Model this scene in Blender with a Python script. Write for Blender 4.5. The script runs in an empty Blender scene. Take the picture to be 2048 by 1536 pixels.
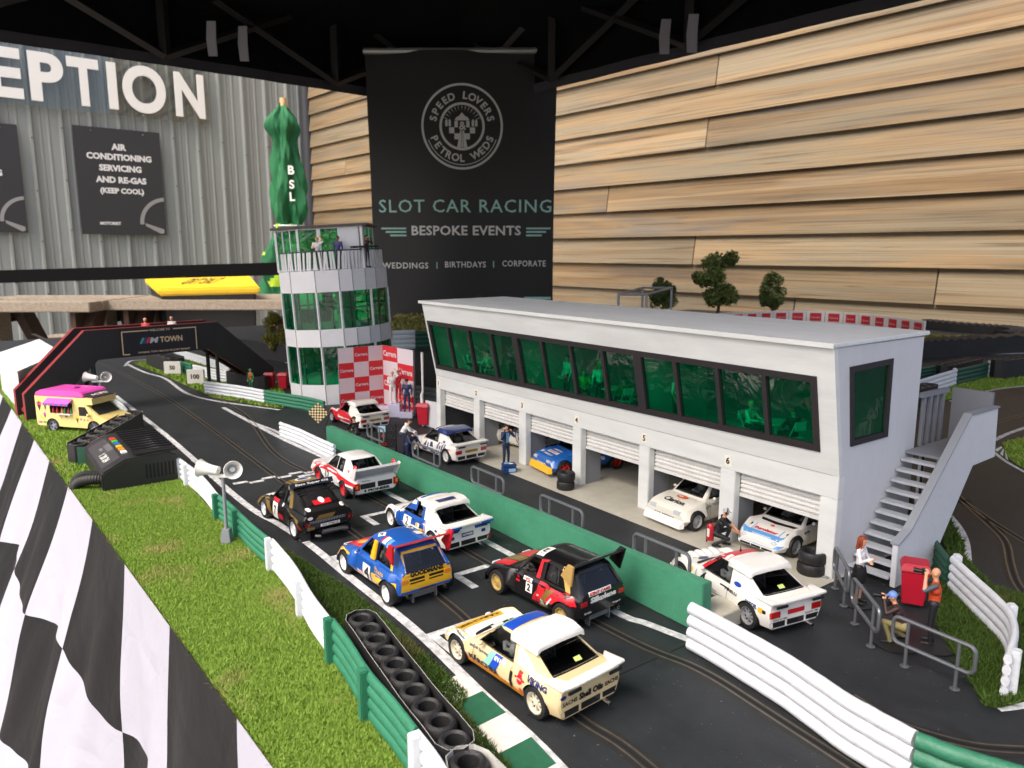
import bpy, bmesh, math, random
import numpy as np
from mathutils import Vector, Matrix
from mathutils.bvhtree import BVHTree
# One unit is 10 cm: a slot-car layout at 1/32 scale stands on a table under a gazebo.
SC = bpy.context.scene
COL = SC.collection
random.seed(7); RNG = np.random.default_rng(7)
# ---------------------------------------------------------------- camera
FPX, HY, CAMH = 1510.0, 503.0, 2.73
TH = math.atan((768 - HY) / FPX)
RX = Vector((0.59230091, 0.80571684, 0)); FW = Vector((-0.80571684, 0.59230091, 0)); UP = Vector((0, 0, 1))
cd = bpy.data.cameras.new('camera'); cam = bpy.data.objects.new('camera', cd); COL.objects.link(cam)
zc = -(FW * math.cos(TH) - UP * math.sin(TH)); yc = zc.cross(RX)
cam.matrix_world = Matrix((( RX.x, yc.x, zc.x, 0), (RX.y, yc.y, zc.y, 0), (RX.z, yc.z, zc.z, CAMH), (0, 0, 0, 1)))
cd.sensor_width = 36; cd.lens = 36 * FPX / 2048; cd.clip_start = 0.05; cd.clip_end = 2000
cd.dof.use_dof = True; cd.dof.focus_distance = 6.6; cd.dof.aperture_fstop = 2.0
SC.camera = cam
# ---------------------------------------------------------------- sky, sun, exposure
SUN_EL, SUN_AZ = math.radians(56), math.atan2(-0.93, 0.12)      # the light comes from behind the camera
W = bpy.data.worlds.new('World'); SC.world = W; W.use_nodes = True
nt = W.node_tree; bg = nt.nodes['Background']
sky = nt.nodes.new('ShaderNodeTexSky'); sky.sky_type = 'NISHITA'; sky.sun_disc = False
sky.sun_elevation = SUN_EL; sky.sun_rotation = math.pi / 2 - SUN_AZ
sky.dust_density = 7.0; sky.air_density = 0.7; sky.ozone_density = 0.3
nt.links.new(sky.outputs[0], bg.inputs[0]); bg.inputs[1].default_value = 0.15
sl = bpy.data.lights.new('sun', 'SUN'); so = bpy.data.objects.new('sun', sl); COL.objects.link(so)
sl.energy = 0.9; sl.angle = math.radians(30); sl.color = (1, 0.98, 0.92)
sd = Vector((math.cos(SUN_AZ) * math.cos(SUN_EL), math.sin(SUN_AZ) * math.cos(SUN_EL), math.sin(SUN_EL)))
so.rotation_euler = sd.to_track_quat('Z', 'Y').to_euler()
SC.view_settings.view_transform = 'Standard'; SC.view_settings.look = 'None'
SC.view_settings.exposure = 1.12; SC.view_settings.gamma = 1
SC.render.engine = 'CYCLES'
SC.cycles.max_bounces = 8; SC.cycles.transparent_max_bounces = 16; SC.cycles.diffuse_bounces = 4
SC.cycles.use_adaptive_sampling = True
try: SC.cycles.use_denoising = True
except Exception: pass
# ---------------------------------------------------------------- from photograph pixels to points of the place
CAM = Vector((0, 0, CAMH))
def ray(u, v):
    u, v = float(u), float(v)
    d = RX * (u - 1024) + FW * FPX * math.cos(TH) - UP * FPX * math.sin(TH) - (v - 768) * (FW * math.sin(TH) + UP * math.cos(TH))
    return d
def P(u, v, z=0.0):
    r = ray(u, v); t = (z - CAMH) / r.z
    return CAM + r * t
def PV(u, v, p0, n):                      # on a vertical plane through p0 with normal n
    r = ray(u, v); t = (Vector(p0) - CAM).dot(n) / r.dot(n)
    return CAM + r * t
def D(u, v, depth):                       # at a horizontal distance in front of the camera
    r = ray(u, v); return CAM + r * (depth / r.dot(FW))
# ---------------------------------------------------------------- materials
def lin(c):
    if isinstance(c, str):
        c = c.lstrip('#'); c = [int(c[i:i + 2], 16) / 255 for i in (0, 2, 4)]
        return tuple(x / 12.92 if x <= 0.04045 else ((x + 0.055) / 1.055) ** 2.4 for x in c)
    return tuple(c)
_M = {}
def mat(name, col=(.8, .8, .8), rough=.5, metal=0, var=.0, vscale=8, bump=0, bscale=60, coat=0, stretch=None, var2=None, spec=.5):
    if name in _M: return _M[name]
    m = bpy.data.materials.new(name); m.use_nodes = True; n = m.node_tree.nodes; l = m.node_tree.links
    b = n['Principled BSDF']; c = lin(col)
    b.inputs['Base Color'].default_value = (*c, 1); b.inputs['Roughness'].default_value = rough; b.inputs['Metallic'].default_value = metal
    b.inputs['Coat Weight'].default_value = coat; b.inputs['Specular IOR Level'].default_value = spec
    tc = n.new('ShaderNodeTexCoord'); vec = tc.outputs['Object']
    if stretch:
        mp = n.new('ShaderNodeMapping'); mp.inputs['Scale'].default_value = stretch; l.new(vec, mp.inputs[0]); vec = mp.outputs[0]
    if var > 0 or var2:
        nz = n.new('ShaderNodeTexNoise'); nz.inputs['Scale'].default_value = vscale; nz.inputs['Detail'].default_value = 6; nz.inputs['Roughness'].default_value = .65
        l.new(vec, nz.inputs['Vector'])
        rp = n.new('ShaderNodeValToRGB'); rp.color_ramp.elements[0].position = .3; rp.color_ramp.elements[1].position = .7
        a = tuple(max(0, x * (1 - var)) for x in c); d = lin(var2) if var2 else tuple(min(1, x * (1 + var)) for x in c)
        rp.color_ramp.elements[0].color = (*a, 1); rp.color_ramp.elements[1].color = (*d, 1)
        l.new(nz.outputs[0], rp.inputs[0]); l.new(rp.outputs[0], b.inputs['Base Color'])
    if bump > 0:
        nb = n.new('ShaderNodeTexNoise'); nb.inputs['Scale'].default_value = bscale; nb.inputs['Detail'].default_value = 4
        l.new(vec, nb.inputs['Vector'])
        bp = n.new('ShaderNodeBump'); bp.inputs['Strength'].default_value = bump; bp.inputs['Distance'].default_value = .02
        l.new(nb.outputs[0], bp.inputs['Height']); l.new(bp.outputs[0], b.inputs['Normal'])
    _M[name] = m; return m
def glassmat(name, tint, refl=.12, rough=.02):
    if name in _M: return _M[name]
    m = bpy.data.materials.new(name); m.use_nodes = True; n = m.node_tree.nodes; l = m.node_tree.links
    n.remove(n['Principled BSDF']); out = n['Material Output']
    tr = n.new('ShaderNodeBsdfTransparent'); tr.inputs[0].default_value = (*tint, 1)
    gl = n.new('ShaderNodeBsdfGlossy'); gl.inputs['Roughness'].default_value = rough; gl.inputs[0].default_value = (.9, .9, .9, 1)
    lw = n.new('ShaderNodeLayerWeight'); lw.inputs[0].default_value = .25
    ml = n.new('ShaderNodeMath'); ml.operation = 'MULTIPLY_ADD'; ml.inputs[1].default_value = .5; ml.inputs[2].default_value = refl * .5
    l.new(lw.outputs['Fresnel'], ml.inputs[0])
    mx = n.new('ShaderNodeMixShader'); l.new(ml.outputs[0], mx.inputs[0]); l.new(tr.outputs[0], mx.inputs[1]); l.new(gl.outputs[0], mx.inputs[2])
    if name == 'green_film':              # wrinkles in the plastic film
        nz = n.new('ShaderNodeTexNoise'); nz.inputs['Scale'].default_value = 3.2; nz.inputs['Detail'].default_value = 2; nz.inputs['Distortion'].default_value = 1.5
        tc = n.new('ShaderNodeTexCoord'); l.new(tc.outputs['Object'], nz.inputs['Vector'])
        bp = n.new('ShaderNodeBump'); bp.inputs['Strength'].default_value = .22; bp.inputs['Distance'].default_value = .05
        l.new(nz.outputs[0], bp.inputs['Height']); l.new(bp.outputs[0], gl.inputs['Normal'])
    if name == 'green_film':              # the film scatters a little light of its own colour
        tl = n.new('ShaderNodeBsdfTranslucent'); tl.inputs[0].default_value = (.01, .65, .30, 1); df = n.new('ShaderNodeBsdfDiffuse'); df.inputs[0].default_value = (.004, .20, .10, 1)
        m1 = n.new('ShaderNodeMixShader'); m1.inputs[0].default_value = .5; l.new(tl.outputs[0], m1.inputs[1]); l.new(df.outputs[0], m1.inputs[2])
        m2 = n.new('ShaderNodeMixShader'); m2.inputs[0].default_value = .13; l.new(mx.outputs[0], m2.inputs[1]); l.new(m1.outputs[0], m2.inputs[2]); mx = m2
    l.new(mx.outputs[0], out.inputs[0]); _M[name] = m; return m
def C(hexcol, rough=.3, coat=.3, pre='paint'):                       # a plain paint or print colour
    return mat(pre + '_' + hexcol.lstrip('#') + '_%02d' % int(rough * 100), hexcol, rough, coat=coat)
# ---------------------------------------------------------------- objects
def tag(o, label=None, cat=None, group=None, kind=None):
    if label: o['label'] = label
    if cat: o['category'] = cat
    if group: o['group'] = group
    if kind: o['kind'] = kind
    return o
def thing(name, label, cat, loc=(0, 0, 0), rz=0, group=None, rot=None):
    o = bpy.data.objects.new(name, None); COL.objects.link(o); o.location = loc
    o.rotation_euler = rot if rot else (0, 0, rz); o.empty_display_size = .05
    return tag(o, label, cat, group)
def copy_tree(o, parent=None):
    c = o.copy(); COL.objects.link(c)
    if parent: c.parent = parent
    for ch in list(o.children): copy_tree(ch, c)
    return c
class MB:
    def __init__(s): s.v = []; s.f = []; s.m = []
    def add(s, vs, fs, mi=0):
        b = len(s.v); s.v += [tuple(x) for x in vs]
        for f in fs: s.f.append(tuple(i + b for i in f)); s.m.append(mi)
    def merge(s, o, M=None, mi=None):
        vs = [tuple(M @ Vector(v)) for v in o.v] if M else o.v
        b = len(s.v); s.v += vs
        for f, m in zip(o.f, o.m): s.f.append(tuple(i + b for i in f)); s.m.append(m if mi is None else mi)
    def box(s, x0, x1, y0, y1, z0, z1, mi=0, M=None):
        v = [(x0, y0, z0), (x1, y0, z0), (x1, y1, z0), (x0, y1, z0), (x0, y0, z1), (x1, y0, z1), (x1, y1, z1), (x0, y1, z1)]
        if M: v = [tuple(M @ Vector(p)) for p in v]
        s.add(v, [(3, 2, 1, 0), (4, 5, 6, 7), (0, 1, 5, 4), (1, 2, 6, 5), (2, 3, 7, 6), (3, 0, 4, 7)], mi)
    def prism(s, poly, off, mi=0):        # poly: 3-D points of one face, swept by off
        n = len(poly); o = Vector(off); a = [Vector(p) for p in poly]
        s.add(a + [p + o for p in a], [tuple(range(n)), tuple(range(2 * n - 1, n - 1, -1))] + [(i, i + n, (i + 1) % n + n, (i + 1) % n) for i in range(n)], mi)
    def face(s, pts, mi=0): s.add(pts, [tuple(range(len(pts)))], mi)
    def tube(s, pts, r, n=8, mi=0, closed=False, caps=True, squash=None):
        pts = [Vector(p) for p in pts]; N = len(pts); rr = r if isinstance(r, (list, tuple)) else [r] * N
        rings = []; up0 = None
        for i, p in enumerate(pts):
            if closed: t = pts[(i + 1) % N] - pts[i - 1]
            else: t = pts[min(i + 1, N - 1)] - pts[max(i - 1, 0)]
            t = t.normalized() if t.length > 1e-9 else Vector((0, 0, 1))
            if up0 is None: up0 = Vector((0, 0, 1)) if abs(t.z) < .9 else Vector((1, 0, 0))
            x = t.cross(up0)
            if x.length < 1e-4: x = t.cross(Vector((0, 1, 0)))
            x.normalize(); y = x.cross(t).normalized(); up0 = y
            rings.append([p + (x * math.cos(a) + y * math.sin(a)) * rr[i] for a in [2 * math.pi * k / n for k in range(n)]])
        vs = [v for R in rings for v in R]; fs = []
        for i in range(N if closed else N - 1):
            j = (i + 1) % N
            for k in range(n): fs.append((i * n + k, i * n + (k + 1) % n, j * n + (k + 1) % n, j * n + k))
        if not closed and caps: fs += [tuple(range(n - 1, -1, -1)), tuple(range((N - 1) * n, N * n))]
        s.add(vs, fs, mi)
    def lathe(s, prof, n=24, mi=0, M=None, a0=0, a1=2 * math.pi, mis=None):   # prof (r, z) round the z axis
        full = abs(a1 - a0 - 2 * math.pi) < 1e-6; K = n if full else n + 1
        vs = [(r * math.cos(a0 + (a1 - a0) * k / n), r * math.sin(a0 + (a1 - a0) * k / n), z) for r, z in prof for k in range(K)]
        if M: vs = [tuple(M @ Vector(p)) for p in vs]
        for i in range(len(prof) - 1):
            fs = [(i * K + k, i * K + (k + 1) % K, (i + 1) * K + (k + 1) % K, (i + 1) * K + k) for k in range(n)]
            if i == 0: base = len(s.v); s.v += vs
            for f in fs: s.f.append(tuple(q + base for q in f)); s.m.append(mis[i] if mis else mi)
    def ball(s, c, r, n=10, mi=0, sc=(1, 1, 1)):
        prof = [(max(1e-4, math.sin(math.pi * i / n)), -math.cos(math.pi * i / n)) for i in range(n + 1)]
        M = Matrix.Translation(c) @ Matrix.Diagonal((r * sc[0], r * sc[1], r * sc[2], 1))
        s.lathe(prof, int(n * 1.6), mi, M)
    def text(s, body, o, ux, uy, h=None, w=None, mi=0, off=.0015, bold=0, sp=1, maxw=None, align='C'):
        vs, fs = textmesh(body, bold, sp)
        x0, x1 = vs[:, 0].min(), vs[:, 0].max(); y0, y1 = vs[:, 1].min(), vs[:, 1].max()
        k = h / (y1 - y0) if h else w / (x1 - x0); kx = k
        if h and w: kx = w / (x1 - x0)
        if maxw and kx * (x1 - x0) > maxw: kx = maxw / (x1 - x0)
        ux = Vector(ux).normalized(); uy = Vector(uy).normalized(); nn = ux.cross(uy); o = Vector(o) + nn * off
        cx_ = {'C': (x0 + x1) / 2, 'L': x0, 'R': x1}[align]
        s.add([o + ux * ((a - cx_) * kx) + uy * ((b - (y0 + y1) / 2) * k) for a, b in vs], fs, mi)
    def build(s, name, mats, parent=None, smooth=40, world=True, bevel=0):
        me = bpy.data.meshes.new(name); me.from_pydata(s.v, [], s.f)
        mats = mats if isinstance(mats, (list, tuple)) else [mats]
        for m in mats: me.materials.append(m)
        me.polygons.foreach_set('material_index', s.m); me.validate(clean_customdata=False)
        if bevel:
            bm = bmesh.new(); bm.from_mesh(me)
            bmesh.ops.remove_doubles(bm, verts=bm.verts, dist=1e-5)
            es = [e for e in bm.edges if len(e.link_faces) == 2 and e.calc_face_angle(0) > .6]
            bmesh.ops.bevel(bm, geom=es, offset=bevel, segments=2, affect='EDGES', clamp_overlap=True)
            bm.to_mesh(me); bm.free()
        if smooth:
            me.polygons.foreach_set('use_smooth', [True] * len(me.polygons)); me.set_sharp_from_angle(angle=math.radians(smooth))
        me.update()
        o = bpy.data.objects.new(name, me); COL.objects.link(o)
        if parent is not None:
            o.parent = parent
            if world:
                pm = parent.matrix_basis.copy(); q = parent
                while q.parent is not None: pm = q.parent.matrix_basis @ q.matrix_parent_inverse @ pm; q = q.parent
                o.matrix_parent_inverse = pm.inverted()
        return o
_T = {}
def textmesh(body, bold=0, sp=1):
    key = (body, bold, sp)
    if key in _T: return _T[key]
    cu = bpy.data.curves.new('lettering', 'FONT'); cu.body = body; cu.resolution_u = 7 if len(body) == 1 else 2; cu.offset = bold; cu.align_x = 'CENTER'; cu.space_character = sp
    ob = bpy.data.objects.new('lettering', cu); me = ob.to_mesh()
    vs = np.zeros(len(me.vertices) * 3); me.vertices.foreach_get('co', vs); vs = vs.reshape(-1, 3)[:, :2].copy()
    fs = [tuple(p.vertices) for p in me.polygons]; ob.to_mesh_clear(); bpy.data.objects.remove(ob); bpy.data.curves.remove(cu)
    _T[key] = (vs, fs); return _T[key]
def path_offset(pts, d):                  # 2-D polyline moved sideways
    pts = [Vector((p[0], p[1])) for p in pts]; out = []
    for i, p in enumerate(pts):
        t = (pts[min(i + 1, len(pts) - 1)] - pts[max(i - 1, 0)]).normalized(); out.append(p + Vector((-t.y, t.x)) * d)
    return out
def smooth_path(pts, n=6):                # Catmull-Rom through points
    pts = [Vector(p) for p in pts]; q = [pts[0] * 2 - pts[1]] + pts + [pts[-1] * 2 - pts[-2]]; out = []
    for i in range(1, len(q) - 2):
        for k in range(n):
            t = k / n; a, b, c, d = q[i - 1], q[i], q[i + 1], q[i + 2]
            out.append(.5 * ((2 * b) + (c - a) * t + (2 * a - 5 * b + 4 * c - d) * t * t + (3 * b - a - 3 * c + d) * t ** 3))
    return out + [pts[-1]]
def strip(mb, pts, w, z, mi=0, n=6, off=0):  # flat band along a ground path
    pp = smooth_path([Vector((p[0], p[1])) for p in pts], n) if n > 1 else [Vector((p[0], p[1])) for p in pts]
    a = path_offset(pp, off + w / 2); b = path_offset(pp, off - w / 2); N = len(a)
    mb.add([(p.x, p.y, z) for p in a] + [(p.x, p.y, z) for p in b], [(i, i + N, i + 1 + N, i + 1) for i in range(N - 1)], mi)
# ================================================================ THE PLACE ROUND THE TABLE
av = Vector(ray(-276, 497)); av.z = 0; av.normalize()            # along the timber wall, away from us
bv = Vector((av.y, -av.x, 0))                                    # along the metal wall, to the right
W0 = D(1140, 480, 47.0); GZ = -7.5
WC = PV(622, 480, W0, bv)                                        # where the two walls meet
WC.z = 0
def structure(name, mb, mats, **k): return tag(mb.build(name, mats, **k), kind='structure')
mb = MB(); mb.box(-400, 400, -400, 400, GZ - 1, GZ); structure('ground', mb, mat('paving', (.30, .29, .27), .85, var=.25, vscale=.25, bump=.3, bscale=3), smooth=0)
# ---- timber clad wall: lapped boards with end joints
def woodmat():
    m = bpy.data.materials.new('weathered_timber'); m.use_nodes = True; n = m.node_tree.nodes; l = m.node_tree.links; b = n['Principled BSDF']
    b.inputs['Roughness'].default_value = .75
    tc = n.new('ShaderNodeTexCoord'); at = n.new('ShaderNodeAttribute'); at.attribute_name = 'board'; at.attribute_type = 'GEOMETRY'
    mp = n.new('ShaderNodeMapping'); mp.inputs['Scale'].default_value = (.06, 1, 1.0); l.new(tc.outputs['Object'], mp.inputs[0])
    ad = n.new('ShaderNodeVectorMath'); ad.operation = 'ADD'; l.new(mp.outputs[0], ad.inputs[0])
    sc = n.new('ShaderNodeVectorMath'); sc.operation = 'SCALE'; sc.inputs[3].default_value = 37.0; l.new(at.outputs['Color'], sc.inputs[0]); l.new(sc.outputs[0], ad.inputs[1])
    def noise(scale, det, dist, vec, rough=.6):
        q = n.new('ShaderNodeTexNoise'); q.inputs['Scale'].default_value = scale; q.inputs['Detail'].default_value = det; q.inputs['Distortion'].default_value = dist; q.inputs['Roughness'].default_value = rough
        l.new(vec, q.inputs['Vector']); return q.outputs[0]
    def ramp(fac, stops):
        r = n.new('ShaderNodeValToRGB'); e = r.color_ramp.elements
        while len(e) < len(stops): e.new(.5)
        for q, (p, c) in zip(e, stops): q.position = p; q.color = (*lin(c), 1)
        l.new(fac, r.inputs[0]); return r.outputs[0]
    def mix(fac, a, c, mode='MIX'):
        r = n.new('ShaderNodeMix'); r.data_type = 'RGBA'; r.blend_type = mode
        if isinstance(fac, float): r.inputs[0].default_value = fac
        else: l.new(fac, r.inputs[0])
        l.new(a, r.inputs[6]); l.new(c, r.inputs[7]); return r.outputs[2]
    big = ramp(noise(.8, 4, .6, ad.outputs[0]), [(.32, '#8f7e62'), (.45, '#8a7f69'), (.56, '#998260'), (.68, '#7c766c')])
    mp2 = n.new('ShaderNodeMapping'); mp2.inputs['Scale'].default_value = (.5, 1, 12); l.new(ad.outputs[0], mp2.inputs[0])
    grain = ramp(noise(3, 8, .35, mp2.outputs[0], .7), [(.3, '#8d8577'), (.52, '#ffffff'), (.8, '#ffffff')])
    mp3 = n.new('ShaderNodeMapping'); mp3.inputs['Scale'].default_value = (1.2, 1, 4.5); l.new(ad.outputs[0], mp3.inputs[0])
    str_ = ramp(noise(1.6, 6, 1.2, mp3.outputs[0], .55), [(.33, '#6b4a2c'), (.47, '#ffffff'), (1, '#ffffff')])
    mp4 = n.new('ShaderNodeMapping'); mp4.inputs['Scale'].default_value = (.55, 1, 1.0); l.new(ad.outputs[0], mp4.inputs[0])
    k1 = n.new('ShaderNodeMath'); k1.operation = 'MULTIPLY'; k1.inputs[1].default_value = 26; l.new(noise(.9, 1.5, .2, mp4.outputs[0], .4), k1.inputs[0])
    k2 = n.new('ShaderNodeMath'); k2.operation = 'SINE'; l.new(k1.outputs[0], k2.inputs[0])
    rings = ramp(k2.outputs[0], [(0, '#b39a78'), (.35, '#eee4d4'), (1, '#ffffff')])
    gone = ramp(noise(.5, 3, .4, ad.outputs[0]), [(.42, '#000000'), (.6, '#ffffff')])
    c0 = mix(.6, big, grain, 'MULTIPLY'); c1 = mix(gone, c0, mix(.55, c0, rings, 'MULTIPLY')); c2 = mix(.5, c1, str_, 'MULTIPLY')
    hv = n.new('ShaderNodeHueSaturation'); sp = n.new('ShaderNodeSeparateColor'); l.new(at.outputs['Color'], sp.inputs[0])
    mm = n.new('ShaderNodeMapRange'); mm.inputs[3].default_value = .74; mm.inputs[4].default_value = 1.16; l.new(sp.outputs[1], mm.inputs[0]); l.new(mm.outputs[0], hv.inputs['Value'])
    l.new(c2, hv.inputs['Color']); l.new(hv.outputs[0], b.inputs['Base Color'])
    bp = n.new('ShaderNodeBump'); bp.inputs['Strength'].default_value = .25; bp.inputs['Distance'].default_value = .04; l.new(noise(6, 6, .3, mp2.outputs[0]), bp.inputs['Height']); l.new(bp.outputs[0], b.inputs['Normal'])
    return m
def timber_wall():
    pitch = 46.6 * 47 / FPX; z1 = PV(1140, 476.6, W0, bv).z           # a lower board edge
    s_near = (PV(2300, 480, W0, bv) - W0).dot(av); s_far = (WC - W0).dot(av) - .9
    joints = {-5: [1424], -3: [1409], -1: [1218], 1: [1393], 2: [1885], -4: [700], 0: [690], 3: [1600]}
    vs = []; fs = []; ids = []
    k0 = int((z1 - GZ) / pitch) + 1
    for k in range(-24, k0):
        zb = z1 - k * pitch; zt = zb + pitch * 1.08
        cuts = sorted([s_near - 8] + [(PV(u, 480, W0, bv) - W0).dot(av) for u in joints.get(k, [])] + [s_far])
        for a, b2 in zip(cuts[:-1], cuts[1:]):
            a += .03; b2 -= .03; bid = len(ids); base = len(vs)
            for s_ in (a, b2):
                for d_, z in ((0.02, zb), (-.28, zb), (-.06, zt), (.02, zt)): vs.append(W0 + av * s_ + bv * d_ + UP * (z - W0.z))
            for f in ((0, 1, 5, 4), (1, 2, 6, 5), (2, 3, 7, 6), (3, 2, 1, 0), (4, 5, 6, 7)): fs.append(tuple(i + base for i in f))
            ids.append((random.random(), random.random(), random.random(), 1)); 
    # local frame: x along the boards
    R = Matrix((( av.x, bv.x, 0, W0.x), (av.y, bv.y, 0, W0.y), (0, 0, 1, 0), (0, 0, 0, 1))); Ri = R.inverted()
    me = bpy.data.meshes.new('cladding'); me.from_pydata([tuple(Ri @ v) for v in vs], [], fs)
    at = me.attributes.new('board', 'FLOAT_COLOR', 'FACE')
    for i, d_ in enumerate(at.data): d_.color = ids[i // 5]
    me.materials.append(woodmat()); o = bpy.data.objects.new('cladding', me)
    t = thing('timber_wall', 'timber clad building wall of wide lapped weathered boards behind the track', 'wall')
    COL.objects.link(o); o.parent = t; o.matrix_basis = R
    m2 = MB(); M2 = R @ Matrix.Translation((0, 0, 0))
    m2.box(s_near - 8, s_far, .06, .6, GZ, 32, 0, M2); m2.build('backing', mat('dark_backing', (.03, .03, .03), .9), t, smooth=0)
timber_wall()
# ---- corrugated metal wall
G0 = WC.copy()
def gp(u, v): return PV(u, v, G0, av)
def metal_wall():
    t = thing('metal_wall', 'grey corrugated metal wall carrying the white lettering and dark signs', 'wall')
    mb = MB(); L = 75.0; pitch = 2.05; prof = [(0, 0), (.55, 0), (.62, .06), (.72, .06), (.79, 0), (1.1, 0), (1.16, .05), (1.26, .05), (1.32, 0), (1.7, 0), (1.8, .3), (1.95, .3)]
    pts = []
    x = 0
    while x < L:
        for a, d_ in prof: pts.append((x + a, d_))
        x += pitch
    z0, z1 = GZ, 30
    vs = []
    for a, d_ in pts:
        q = G0 - bv * a - av * d_
        vs += [(q.x, q.y, z0), (q.x, q.y, z1)]
    mb.add(vs, [(2 * i, 2 * i + 1, 2 * i + 3, 2 * i + 2) for i in range(len(pts) - 1)])
    mb.build('sheeting', mat('grey_green_sheet', '#989d99', .5, var=.08, vscale=.4, metal=.0, stretch=(1, 1, .15)), t, smooth=20)
    mb = MB()
    for k in range(34):
        a = 1.88 + pitch * k
        for z in (11.2, 7.3, 3.5, -.5):
            q = G0 - bv * a - av * .3 + UP * (z + (.9 if k % 2 else 0)); mb.ball(q, .07, 5)
    mb.build('screw', mat('screw_grey', '#5d6260', .5), t)
    mb = MB(); q = G0 + bv * .2 - av * .1                                 # corner flashing and downpipe
    mb.tube([q - bv * .4 - av * .55 + UP * GZ, q - bv * .4 - av * .55 + UP * 30], .55, 14)
    mb.build('downpipe', mat('dark_grey_pipe', '#3c3d42', .45), t)
metal_wall()
# ---- RECEPTION lettering on its clear panel
def sign_frame(u0, v0, off):                        # a point on the wall, stepped out towards us
    return gp(u0, v0) - av * off
WLET = mat('white_acrylic', '#fbfbf6', .35)
def reception():
    pN1, pN0 = gp(408, 238), gp(388, 150)
    h = (gp(390, 152) - gp(384, 238)).z; zc_ = (gp(388, 152).z + gp(395, 238).z) / 2
    pos = {'N': (346, 404), 'O': (243, 328), 'I': (214, 232), 'T': (136, 198), 'P': (60, 128), 'E': (-22, 46)}
    t = thing('lettering_sign', 'big white reception lettering on a clear panel on the metal wall', 'sign', gp(200, 200))
    b = MB(); o0 = gp(-420, 200); o1 = gp(412, 200)
    for q, n_ in ((o0, 0),): pass
    w = (o1 - o0).dot(bv)
    b.prism([o0 - av * .5 + UP * (zc_ - h * .62 - o0.z), o0 - av * .5 + bv * w + UP * (zc_ - h * .62 - o0.z), o0 - av * .5 + bv * w + UP * (zc_ + h * .8 - o0.z), o0 - av * .5 + UP * (zc_ + h * .8 - o0.z)], -av * .06)
    b.build('clear_panel', glassmat('clear_acrylic', (.88, .9, .9), .1), t, smooth=0)
    lets = [(c, *pos[c]) for c in 'EPTION']
    cur = gp(pos['E'][0], 200)
    for c, u0, u1 in lets:
        a, e = gp(u0, 195), gp(u1, 195); mid = (a + e) / 2; mid.z = zc_
        m = MB(); m.text(c, (mid - av * .6), bv, UP, h=h * (1.04 if c == 'O' else 1), w=(e - a).dot(bv), bold=.035)
        vs = [Vector(v) for v in m.v]; ex = MB(); ex.add(vs, m.f); n0 = len(vs)
        # give the letter depth: side walls on its boundary edges
        cnt = {}
        for f in m.f:
            for i in range(len(f)):
                k = (f[i], f[(i + 1) % len(f)]); cnt[k] = 1
        back = [v + av * .12 for v in vs]; ex.v += [tuple(v) for v in back]
        for (i, j) in cnt:
            if (j, i) not in cnt: ex.f.append((j, i, i + n0, j + n0)); ex.m.append(0)
        ex.build('letter', WLET, t, smooth=0)
    for i, c in enumerate('CER'):                   # the rest of the word, left of the frame
        mid = gp(pos['E'][0], 195) - bv * (1.2 + i * 3.6) + bv * (-1.2); mid.z = zc_
        m = MB(); m.text(c, mid - av * .6, bv, UP, h=h, bold=.035); m.build('letter', WLET, t, smooth=0)
reception()
def poster(px, label, lines, wheel=True):
    (ul, vt), (ur, vb) = px; a = gp(ul, (vt + vb) / 2); e = gp(ur, (vt + vb) / 2); w = (e - a).dot(bv)
    zt = (gp(ul, vt).z + 0); zb = gp(ul, vb).z; mid = (a + e) / 2
    t = thing('wall_sign', label, 'sign', (mid.x, mid.y, zb))
    q = a - av * .42
    m = MB(); m.prism([(q.x, q.y, zb), tuple(Vector((q.x, q.y, zb)) + bv * w), tuple(Vector((q.x, q.y, zt)) + bv * w), (q.x, q.y, zt)], -av * .08)
    m.build('board', mat('sign_charcoal', '#37373a', .5), t, smooth=0)
    m = MB(); H_ = zt - zb; o = Vector((q.x, q.y, 0)) - av * .085
    for s_, fx, fz, hh, mw in lines: m = MB(); m.text(s_, o + bv * (w * fx) + UP * (zb + H_ * fz), bv, UP, h=H_ * hh, maxw=w * mw, off=.01, bold=.05); m.build('lettering', mat('sign_white', '#e8e8e6', .5), t, smooth=0)
    m = MB()                                        # steering wheel picture in the corner, clipped by the edge
    c = Vector((w * 1.02, H_ * .11)); R_ = w * .34
    def arc(r0, r1, a0, a1, n=22):
        for i in range(n):
            p = []
            for r, k in ((r0, i), (r1, i), (r1, i + 1), (r0, i + 1)):
                an = math.radians(a0 + (a1 - a0) * k / n); x = min(c.x + r * math.cos(an), w - .05); y = max(c.y + r * math.sin(an), .05)
                p.append(o + bv * x + UP * (zb + y) - av * .012)
            m.face(p)
    arc(R_ * .86, R_, 95, 182)
    hub = [(w * .74, H_ * .115), (w * .97, H_ * .055), (w * .97, H_ * .02), (w * .93, H_ * .01), (w * .75, H_ * .085)]
    m.face([o + bv * x + UP * (zb + y) - av * .012 for x, y in reversed(hub)])
    m.build('wheel_print', mat('print_silver', '#9a9a98', .5), t, smooth=0)
    for fx in (.2, .8):
        m = MB(); m.ball(o + bv * w * fx + UP * (zt - .3), .07, 6); m.build('screw', mat('screw_grey', '#5d6260', .5), t)
poster(((152, 252), (322, 468)), 'charcoal sign reading air conditioning servicing and re-gas keep cool', [('AIR', .5, .83, .062, .3), ('CONDITIONING', .5, .735, .062, .9), ('SERVICING', .5, .63, .062, .68), ('AND RE-GAS', .5, .52, .062, .78), ('(KEEP COOL)', .5, .41, .068, .8), ('MOTORIST', .33, .105, .03, .3)])
poster(((-135, 236), (42, 463)), 'charcoal sign at the left edge with a cropped steering wheel print', [('SERVICING', .5, .55, .06, .8), ('AND REPAIR', .4, .44, .06, .8)])
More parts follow.
